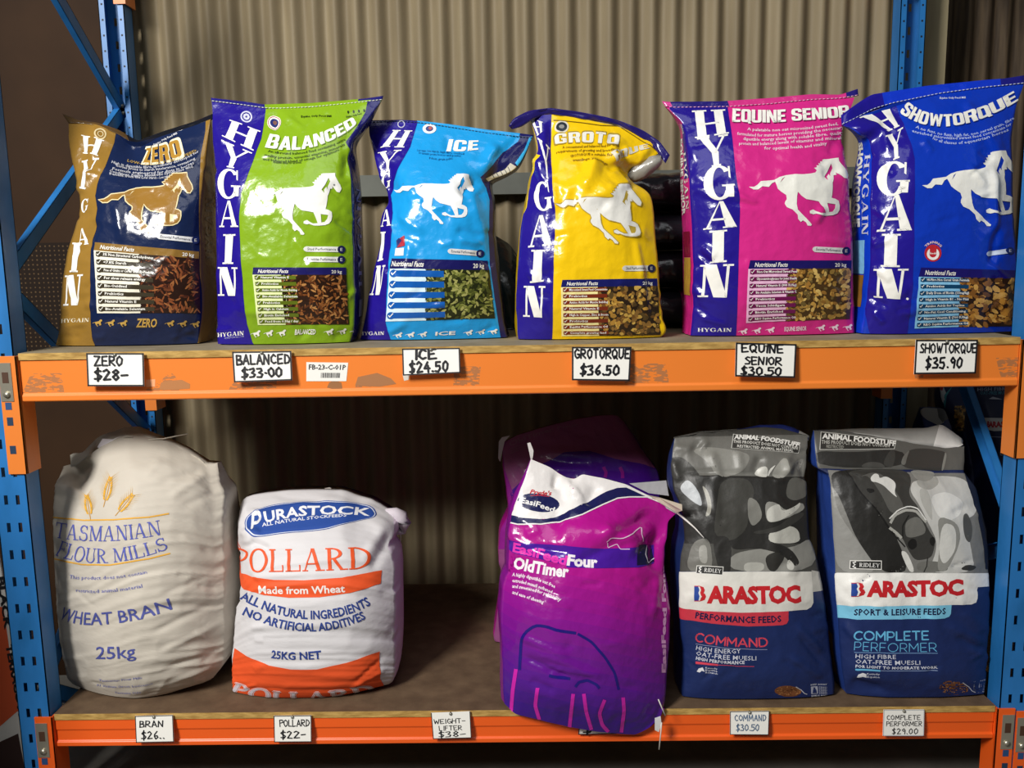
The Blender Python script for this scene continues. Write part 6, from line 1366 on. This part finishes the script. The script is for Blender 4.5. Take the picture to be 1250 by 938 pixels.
for kk, s_ in enumerate(('Kentucky', 'Equine')): cp_.decal(along(text_shape(s_, .01, 1), D2([(336,732+kk*20),(412,735+kk*20)]), 2.6), 3, matte('#d8dce8'), 'product_name')
scoop(cp_, D2([(858,838)])[0], 19, 11.5, .2); tidy(cp_, D2, 975, 770, 1060, 892)
q = D_([(78,80),(510,130),(500,182),(70,186)]); cp_.poly([q], 2, matte('#c9c8c2'), 'label_panel'); cq = np.mean(q, 0); cp_.poly([[tuple(cq+(np.array(x)-cq)*np.array((.98, .92))) for x in q]], 2.6, matte('#33322f'), 'label_panel')
cp_.decal(along(text_shape('ANIMAL FOODSTUFF', .04), D_([(85,120),(300,140),(505,165)]), 6.2), 3.4, matte('#f0efea'), 'label_panel'); cp_.decal(along(text_shape('THIS PRODUCT DOES NOT CONTAIN', .02, 1), D_([(82,150),(280,160),(470,172)]), 4.4), 3.4, matte('#b8b7b0'), 'label_panel'); cp_.decal(along(text_shape('RESTRICTED', .02, 1), D_([(110,174),(210,178)]), 3.6), 3.4, matte('#98978f'), 'label_panel')
cp_.side_poly([(.3, .80), (.9, .80), (.9, .96), (.3, .96)], 'L', 1, matte('#8a5c38'))
cp_.hem(D_([(30,72),(170,68),(300,62),(500,62),(680,60),(770,38),(820,70),(898,128),(890,150)]), [(.80, matte('#a9a8a4')), (1, matte('#e6e4e0'))], lower=D_([(60,78),(170,78),(300,94),(500,128),(640,154),(800,176),(870,170),(895,155)]), ylean=.05, rough=.003)
cp_.finish()
# ------------------------------------------------------------------ price cards
ink, crd = plain('15161c', .5), material('card', 'f1efe8', .55)
bk_ = plain('1a1a1e', .5)
def price_card(corners, lines, label, y=-.009, ytilt=-.010, group='handwritten price cards', ink_=None, border=(1, 1, 1, 1), bw=.05, pin=True, name='price_card', bcol=None, sw=.155):
    """corners TL,TR,BR,BL in the picture; lines: (text, x0, x1, y_base, cap height) in fractions of the card"""
    q = [at_y([c], y if i < 2 else y+ytilt)[0] for i, c in enumerate(corners)]
    TL, TR, BR, BL = q; org = (TL+TR+BR+BL)/4
    r = empty(name, org, label, 'price card', group)
    n = np.cross(BL-TL, TR-TL); n /= np.linalg.norm(n)
    if n[1] > 0: n = -n
    S = lambda a, b, k: (1-a)*(1-b)*TL+a*(1-b)*TR+a*b*BR+(1-a)*b*BL+n*k
    mb = MB(); back = [S(a, b, -.0018) for a, b in ((0, 0), (1, 0), (1, 1), (0, 1))]; front = [S(a, b, 0) for a, b in ((0, 0), (1, 0), (1, 1), (0, 1))]
    mb.add(back+front, [(0, 1, 2, 3), (7, 6, 5, 4), (0, 4, 5, 1), (1, 5, 6, 2), (2, 6, 7, 3), (3, 7, 4, 0)])
    asp = np.linalg.norm(TR-TL)/np.linalg.norm(BL-TL); bx, by = bw/asp, bw
    for k, (a0, b0, a1, b1) in enumerate(((0, 0, 1, by), (1-bx, 0, 1, 1), (0, 1-by, 1, 1), (0, 0, bx, 1))):
        if border[k]:
            v = [S(a, b, .0004) for a, b in ((a0, b0), (a1, b0), (a1, b1), (a0, b1))]; mb.add(v, [(3, 2, 1, 0)], 1)
    mb.build('card', [crd, bcol or bk_], r, org)
    mb = MB()
    for (tx, x0, x1, yb_, h) in lines:
        V, T, w = hand_text(tx, sw if h > .2 else sw*.85); P = [S(x0+(x1-x0)*v[0]/w, yb_-h*v[1], .0009) for v in V]
        F_ = [t if np.dot(np.cross(P[t[1]]-P[t[0]], P[t[2]]-P[t[0]]), n) > 0 else t[::-1] for t in T.tolist()]
        mb.add(P, F_)
    mb.build('handwriting', ink_ or ink, r, org)
    if pin:
        mb = MB(); c = S(.5, .055, 0)
        mb.tube([c-n*.002, c+n*.002, c+n*.004, c+n*.005], [.0045, .0045, .003, .0008], 10); mb.build('thumbtack', M_steel, r, org)
    return r
K = lambda pts, o, s: crop(o[0], o[1], s, pts)
price_card(K([(313,93),(522,93),(525,214),(318,214)], (0,400), 2.976), [('ZERO', .14, .62, .37, .27), ('$28-', .14, .70, .80, .30)], 'handwritten $28 price card under the gold and navy bag', sw=.22)
price_card(K([(843,88),(1058,85),(1062,192),(850,200)], (0,400), 2.976), [('BALANCED', .07, .97, .42, .30), ('$33:00', .15, .82, .86, .30)], 'handwritten $33 price card under the lime green bag', sw=.22)
price_card(K([(270,77),(480,74),(483,165),(273,175)], (400,400), 2.976), [('ICE', .22, .58, .40, .36), ('$24.50', .12, .78, .90, .38)], 'handwritten $24.50 price card under the sky blue bag', sw=.22)
price_card(K([(887,70),(1104,70),(1097,195),(887,192)], (400,400), 2.976), [('GROTORQUE', .05, .97, .34, .27), ('$36.50', .15, .80, .83, .28)], 'handwritten $36.50 price card under the yellow bag', sw=.22)
price_card(K([(203,84),(424,90),(418,213),(200,208)], (830,390), 2.976), [('EQUINE', .10, .78, .27, .23), ('SENIOR', .16, .76, .63, .22), ('$30.50', .10, .76, .94, .23)], 'three-line handwritten $30.50 price card under the pink bag', sw=.2, border=(1, 1, 1, .4))
price_card(K([(857,74),(1083,74),(1075,197),(850,200)], (830,390), 2.976), [('SHOWTORQUE', .08, .98, .38, .26), ('$35.90', .18, .76, .83, .30)], 'handwritten $35.90 price card under the royal blue bag', sw=.2, border=(1, 1, 1, .4))
thin = plain('1a2030', .5)
price_card(K([(421,108),(566,104),(570,207),(425,210)], (30,840), 3.125), [('BRAN', .12, .72, .42, .22), ('$26..', .16, .74, .86, .27)], 'handwritten bran $26 price card under the leftmost white sack', y=-.006, bw=.03)
price_card(K([(950,107),(1094,105),(1095,207),(952,208)], (30,840), 3.125), [('POLLARD', .16, .95, .40, .24), ('$22-', .18, .84, .85, .27)], 'handwritten pollard $22 price card under the orange banded sack', y=-.006, bw=.03)
price_card(K([(300,96),(450,90),(455,192),(308,196)], (430,840), 3.125), [('WEIGHT-', .06, .86, .42, .17), ('LIFTER', .18, .76, .68, .17), ('$38-', .16, .84, .93, .20)], 'handwritten $38 price card below the empty gap between the sacks', y=-.006, bw=.03, border=(0, 1, 1, 1))
price_card(K([(868,90),(1010,88),(1008,176),(862,179)], (430,840), 3.125), [('$ -', .14, .8, .93, .4)], 'mostly hidden price card behind the bottom of the leaning purple sack', y=-.0042, ytilt=-.0012, bw=.04, pin=False)
faint = plain('5a7290', .5)
price_card(K([(182,86),(325,84),(322,172),(182,171)], (830,840), 2.976), [('COMMAND', .12, .92, .40, .24), ('$30.50', .16, .74, .82, .26)], 'price card in faint blue pen, $30.50, under the red stripped navy bag', y=-.006, bw=.03, ink_=faint)
price_card(K([(740,80),(888,79),(886,175),(737,175)], (830,840), 2.976), [('COMPLETE', .08, .90, .38, .17), ('PERFORMER', .08, .94, .62, .17), ('$29.00', .22, .84, .92, .20)], '$29 price card with a pale grey border under the rightmost navy bag', y=-.006, bw=.03, bcol=plain('b8bcc0'))

# barcode label on the upper beam
def location_label():
    q = at_y(K([(1113,126),(1265,128),(1258,195),(1113,195)], (0,400), 2.976), .0034); TL, TR, BR, BL = q; org = q.mean(0)
    r = empty('location_label', org, 'white printed label FB-23-C-01P stuck on the orange beam', 'label')
    S = lambda a, b, k: (1-a)*(1-b)*TL+a*(1-b)*TR+a*b*BR+(1-a)*b*BL+np.array((0, -k, 0))
    mb = MB(); c4 = ((0, 0), (1, 0), (1, 1), (0, 1)); mb.add([S(a, b, -.0002) for a, b in c4]+[S(a, b, .0003) for a, b in c4], [(0, 1, 2, 3), (7, 6, 5, 4), (0, 4, 5, 1), (1, 5, 6, 2), (2, 6, 7, 3), (3, 7, 4, 0)]); mb.build('sticker', crd, r, org)
    mb = MB(); V, T, w = text_shape('FB-23-C-01P', .02, 1); P = [S(.06+.9*v[0]/w, .38-.26*v[1], .0007) for v in V]; mb.add(P, T.tolist()); mb.build('code', ink, r, org)
    mb = MB(); rs = random.Random(4); x = .36
    while x < .84:
        d = rs.choice((.008, .014, .02)); mb.add([S(x, .55, .0007), S(x+d, .55, .0007), S(x+d, .82, .0007), S(x, .82, .0007)], [(3, 2, 1, 0)]); x += d+rs.choice((.008, .014))
    mb.build('barcode', ink, r, org)
location_label()
# remains of torn stickers on the upper beam
for i, (pts, c, lb) in enumerate(((((585,200),(600,195),(660,190),(690,205),(690,222),(640,226),(600,228),(578,225)), 'b87a48', 'torn brown sticker remains beside the $28 price card'), (((530,190),(564,188),(563,215),(530,216)), 'efa878', 'pale square of old tape beside the $28 price card'),
        (((1188,218),(1196,200),(1215,192),(1240,200),(1244,222),(1215,226)), '9c6a40', 'round brown sticker remains under the barcode label'), (((1462,170),(1478,158),(1488,172),(1484,190),(1468,194)), 'd8d6cc', 'small round white sticker at the end of the barcode label'), (((1300,180),(1370,165),(1420,185),(1440,205),(1380,215),(1290,212)), 'a87248', 'torn brown sticker remains between the barcode label and the $24.50 card'))):
    q = at_y(K(pts, (0, 400), 2.976), .0036); mb = MB(); mb.prism(q[::-1], (0, 0, 0), (0, .0003, 0)); org = q.mean(0)
    tag(mb.build('sticker_remains', plain(c, .8), None, org), lb, 'sticker')

# ------------------------------------------------------------------ things behind
# stack of pink and black bags lying behind, between the yellow and the pink bag
def pillow(name, c, sx, sy, sz, mats, label, group, seed, band=None):
    """a filled bag lying flat: rounded cushion with a pressed seam at each end"""
    r = empty(name, (c[0], c[1], c[2]-sz/2), label, 'feed bag', group); org = np.array((c[0], c[1], c[2]-sz/2))
    mb = MB(); nu, nv_ = 28, 20; V = []
    for i in range(nu+1):
        x = -1+2*i/nu; e = (1-abs(x)**3.2)**.5 if abs(x) < 1 else 0
        for k in range(nv_):
            t = 2*math.pi*k/nv_; ct, st = math.cos(t), math.sin(t)
            yy = math.copysign(abs(ct)**.55, ct)*sy/2*(.82+.18*e); zz = math.copysign(abs(st)**.75, st)*sz/2*max(e, .04)
            d = 1+.07*(noise2(np.array([x*4+5]), np.array([t*3]), seed)[0]-.5)*2+.05*(ridged(np.array([x*9+9]), np.array([t*2.2]), seed+2)[0]-.4)
            V.append((c[0]+x*sx/2, c[1]+yy*d, c[2]+min(zz*d, sz*.5) if zz > 0 else c[2]+max(zz*d, -sz*.5)))
    F_ = [(i*nv_+k, i*nv_+(k+1) % nv_, (i+1)*nv_+(k+1) % nv_, (i+1)*nv_+k) for i in range(nu) for k in range(nv_)]
    mb.add(V, F_, 0, smooth=True); mb.f += [tuple(range(nv_-1, -1, -1)), tuple(nu*nv_+k for k in range(nv_))]; mb.m += [0, 0]; mb.smooth += [False]*2
    if band:
        for j, f in enumerate(mb.f[:nu*nv_]):
            i = j//nv_
            if band[0] <= i/nu <= band[1]: mb.m[j] = 1
    mb.build('body', mats, r, org)
    for sg in (-1, 1):
        s_ = MB(); x = c[0]+sg*sx/2; s_.box((min(x-sg*.004, x+sg*.028), c[1]-sy*.42, c[2]-.004), (max(x-sg*.004, x+sg*.028), c[1]+sy*.42, c[2]+.002)); s_.build('end_seam', mats, r, org)
    return r
blackf, pinkf = film('#26222a'), film('#8c1a5c')
cxp = float(at_y([(812, 300)], .58)[0][0])
names = ['lowest pink and black bag of the stack behind the yellow bag', 'second pink and black bag from the bottom of the stack behind the yellow bag', 'third pink and black bag from the bottom of the stack behind the yellow bag', 'dark topmost bag of the stack behind the yellow bag']
for i in range(4):
    pillow('feed_bag', (cxp+.01*((i*7) % 3-1), .60, H1+.001+.0585+.1175*i), .44, .40, .117, [blackf, pinkf], names[i], 'bags stacked behind on the upper shelf', 60+i, (.55, 1.0))
# dark bag slumped behind, between the pale blue and the yellow bag
dg = film('#1f2a28')
bx_ = Sack('dark slumped bag behind, between the sky blue and yellow bags', name='feed_bag', zs=H1, yb=.50, T=[(585,300),(600,285),(622,298),(640,325),(655,350)], L=[(585,300),(580,340),(578,420)], R=[(655,350),(662,385),(665,420)], B=[(578,420),(620,422),(665,420)],
    mats=[dg, dg, dg, dg], seed=71, group='bags stacked behind on the upper shelf', nf=20, nr=24, ns=6, nb=8, lean=[(0, .1), (.3, .03), (1, 0)], bulge=[(0, 0), (.3, .05), (1, .03)], depth=[(0, .02), (.3, .12), (1, .12)], pexp=2.0, nrand=8)
bx_.finish()

# bags in the next bay, seen past the right frame
NBZ = -.0155
mb = MB(); mb.box((W+.1, 0, NBZ-BT), (W+.95, BD, NBZ)); mb.m = [1, 0, 1, 1, 1, 1]; tag(mb.build('shelf_board', [M_btop, M_board], None, (W+.5, .45, NBZ)), 'shelf board of the next bay, under the navy bags past the right frame', 'shelf board', 'shelf boards')
nb_ = dict(nf=24, nr=40, ns=6, nb=8, zs=NBZ, lean=[(0, .08), (.3, .03), (1, 0)], bulge=[(0, 0), (.3, .05), (1, .03)], depth=[(0, .02), (.3, .12), (1, .12)], nrand=10, group='bags in the next bay')
def Q_(p): return crop(1060, 460, 5.863, p)
na = Sack('navy bag with a pale teal edge and a grain picture, behind the right diagonal brace', name='feed_bag', xlim=(2.81, 4), yb=.80, T=Q_([(480,20),(560,10),(700,10),(820,20)]), L=Q_([(480,20),(520,150),(560,260),(600,330),(630,420),(660,800),(680,1300)]), R=Q_([(820,20),(810,150),(800,300),(800,440),(850,800),(860,1300)]), B=Q_([(680,1300),(740,1305),(800,1305),(860,1300)]), mats=[matte('#182452'), matte('#182452'), nv, nv], seed=81, **nb_)
na.poly([Q_([(470,20),(520,15),(560,130),(545,200),(500,140)])], 1, matte('#d2d8d8')); na.poly([Q_([(545,130),(600,70),(590,90),(560,140),(552,230),(540,190)])], 1.5, matte('#3f9aa4')); na.poly([Q_([(505,65),(545,62),(530,100),(512,95)])], 2, matte('#c03040'))
pellets(na, Q_([(615,210),(735,210),(735,395),(625,390)]), 70, 2.2, ['#c89a44', '#a87a30', '#8a6428'], '#3a2a18', elong=1.5, layer=2, part='feed_picture', round_=True)
na.finish()
nc = Sack('navy bag with a white label band in the next bay, right of the diagonal brace', name='feed_bag', yb=.50, T=Q_([(760,10),(900,15),(1080,20)]), L=Q_([(760,10),(780,200),(800,400),(860,560),(900,750),(920,1500)]), R=Q_([(1130,20),(1140,300),(1140,560),(1140,750),(1140,1500)]), B=Q_([(920,1500),(1020,1505),(1140,1500)]), mats=[matte('#161f40'), nv, nv, nv], seed=83, **nb_)
nc.poly([Q_([(790,295),(1140,300),(1140,385),(900,390),(800,370)])], 1.5, matte('#c3c3bf'), 'label_panel'); nc.decal(along(text_shape('BARASTOC', .06), Q_([(850,360),(950,362),(1120,356)]), 6.5), 2.4, matte('#b02a34'), 'brand_lettering')
nc.decal(along(text_shape('HIGH FIBRE', .01, 1), Q_([(780,105),(1000,100)]), 4), 2, matte('#8f96ac')); nc.decal(along(text_shape('OAT-FREE MUESLI', .01, 1), Q_([(800,130),(1010,128)]), 4), 2, matte('#3f7f94')); nc.poly([Q_([(860,160),(890,145),(930,155),(960,165)])], 2, matte('#a8acb8'))
band(nc, Q_([(870,430),(990,435)]), .7, matte('#8f96ac'), 2)
nc.decal(along(text_shape('OPTIMUM', .0), Q_([(935,555),(1010,610),(1080,690)]), 7), 2, matte('#8fa6c4'), 'product_name')
nc.finish()
ne = Sack('low navy bag with a folded pale grey top in the next bay', name='feed_bag', xlim=(2.69, 2.80), yb=.68, T=Q_([(300,330),(345,250),(400,220),(490,225),(540,230),(590,350),(680,470)]), L=Q_([(300,330),(310,500),(320,700),(330,1500)]), R=Q_([(680,470),(690,560),(700,700),(700,1500)]), B=Q_([(330,1500),(500,1505),(700,1500)]), mats=[matte('#1a2b66'), nv, nv, nv], seed=85, **nb_)
ne.poly([Q_([(345,255),(400,222),(490,228),(530,270),(540,330),(500,350),(420,310)])], 1, matte('#a9a8a2'), 'body'); ne.poly([Q_([(490,226),(545,232),(570,300),(530,330),(500,290)])], 1.5, matte('#5a5955'), 'body')
ne.finish()

# colour chart board leaning past the foot of the left frame
def chart():
    Y = .09; q = lambda pts: at_y(pts, Y)
    outer = q([(-60,640),(-6,655),(48,960),(-60,960)]); org = outer.mean(0)
    r = empty('sign_board', org, 'white edged colour chart sign lettered BLACK and TERRACOTTA behind the left frame foot', 'sign')
    mb = MB(); mb.prism(outer[::-1], (0, 0, 0), (0, .006, 0)); mb.build('board', plain('d9d6cf'), r, org)
    for nm, pts, c in (('colour_panel', [(-60,730),(4,742),(22,868),(-10,896),(-60,910)], 'd2562c'), ('colour_panel', [(-60,935),(0,906),(22,896),(34,960),(-60,960)], '3a2420')):
        mb = MB(); pq = at_y(pts, Y-.0008); mb.prism(pq[::-1], (0, 0, 0), (0, .0006, 0)); mb.build(nm, plain(c), r, org)
    for s_, p0, p1 in (('BLACK', (-3,705), (6,770)), ('TERRACOTTA', (7,788), (26,890))):
        V, T, w = text_shape(s_, .05); a, b = np.array(p0, float), np.array(p1, float); d = b-a; n = np.array((d[1], -d[0]))/np.linalg.norm(d)
        P = at_y([a+d*v[0]/w+n*7.5*v[1] for v in V], Y-.0012); mb = MB(); mb.add(list(P), T.tolist()); mb.build('lettering', ink, r, org)
chart()
# rear beam of the level above: only its end bracket reaches into the picture at the top left
zb_ = float(at_y([(150, 9)], YR-.03)[0][2])
beam('shelf_beam', zb_+.248, PROF1, M_or1c, M_or1c, .26, 'orange rear beam of the level above, its bracket just showing at the top left', y0=YR, flip=-1)
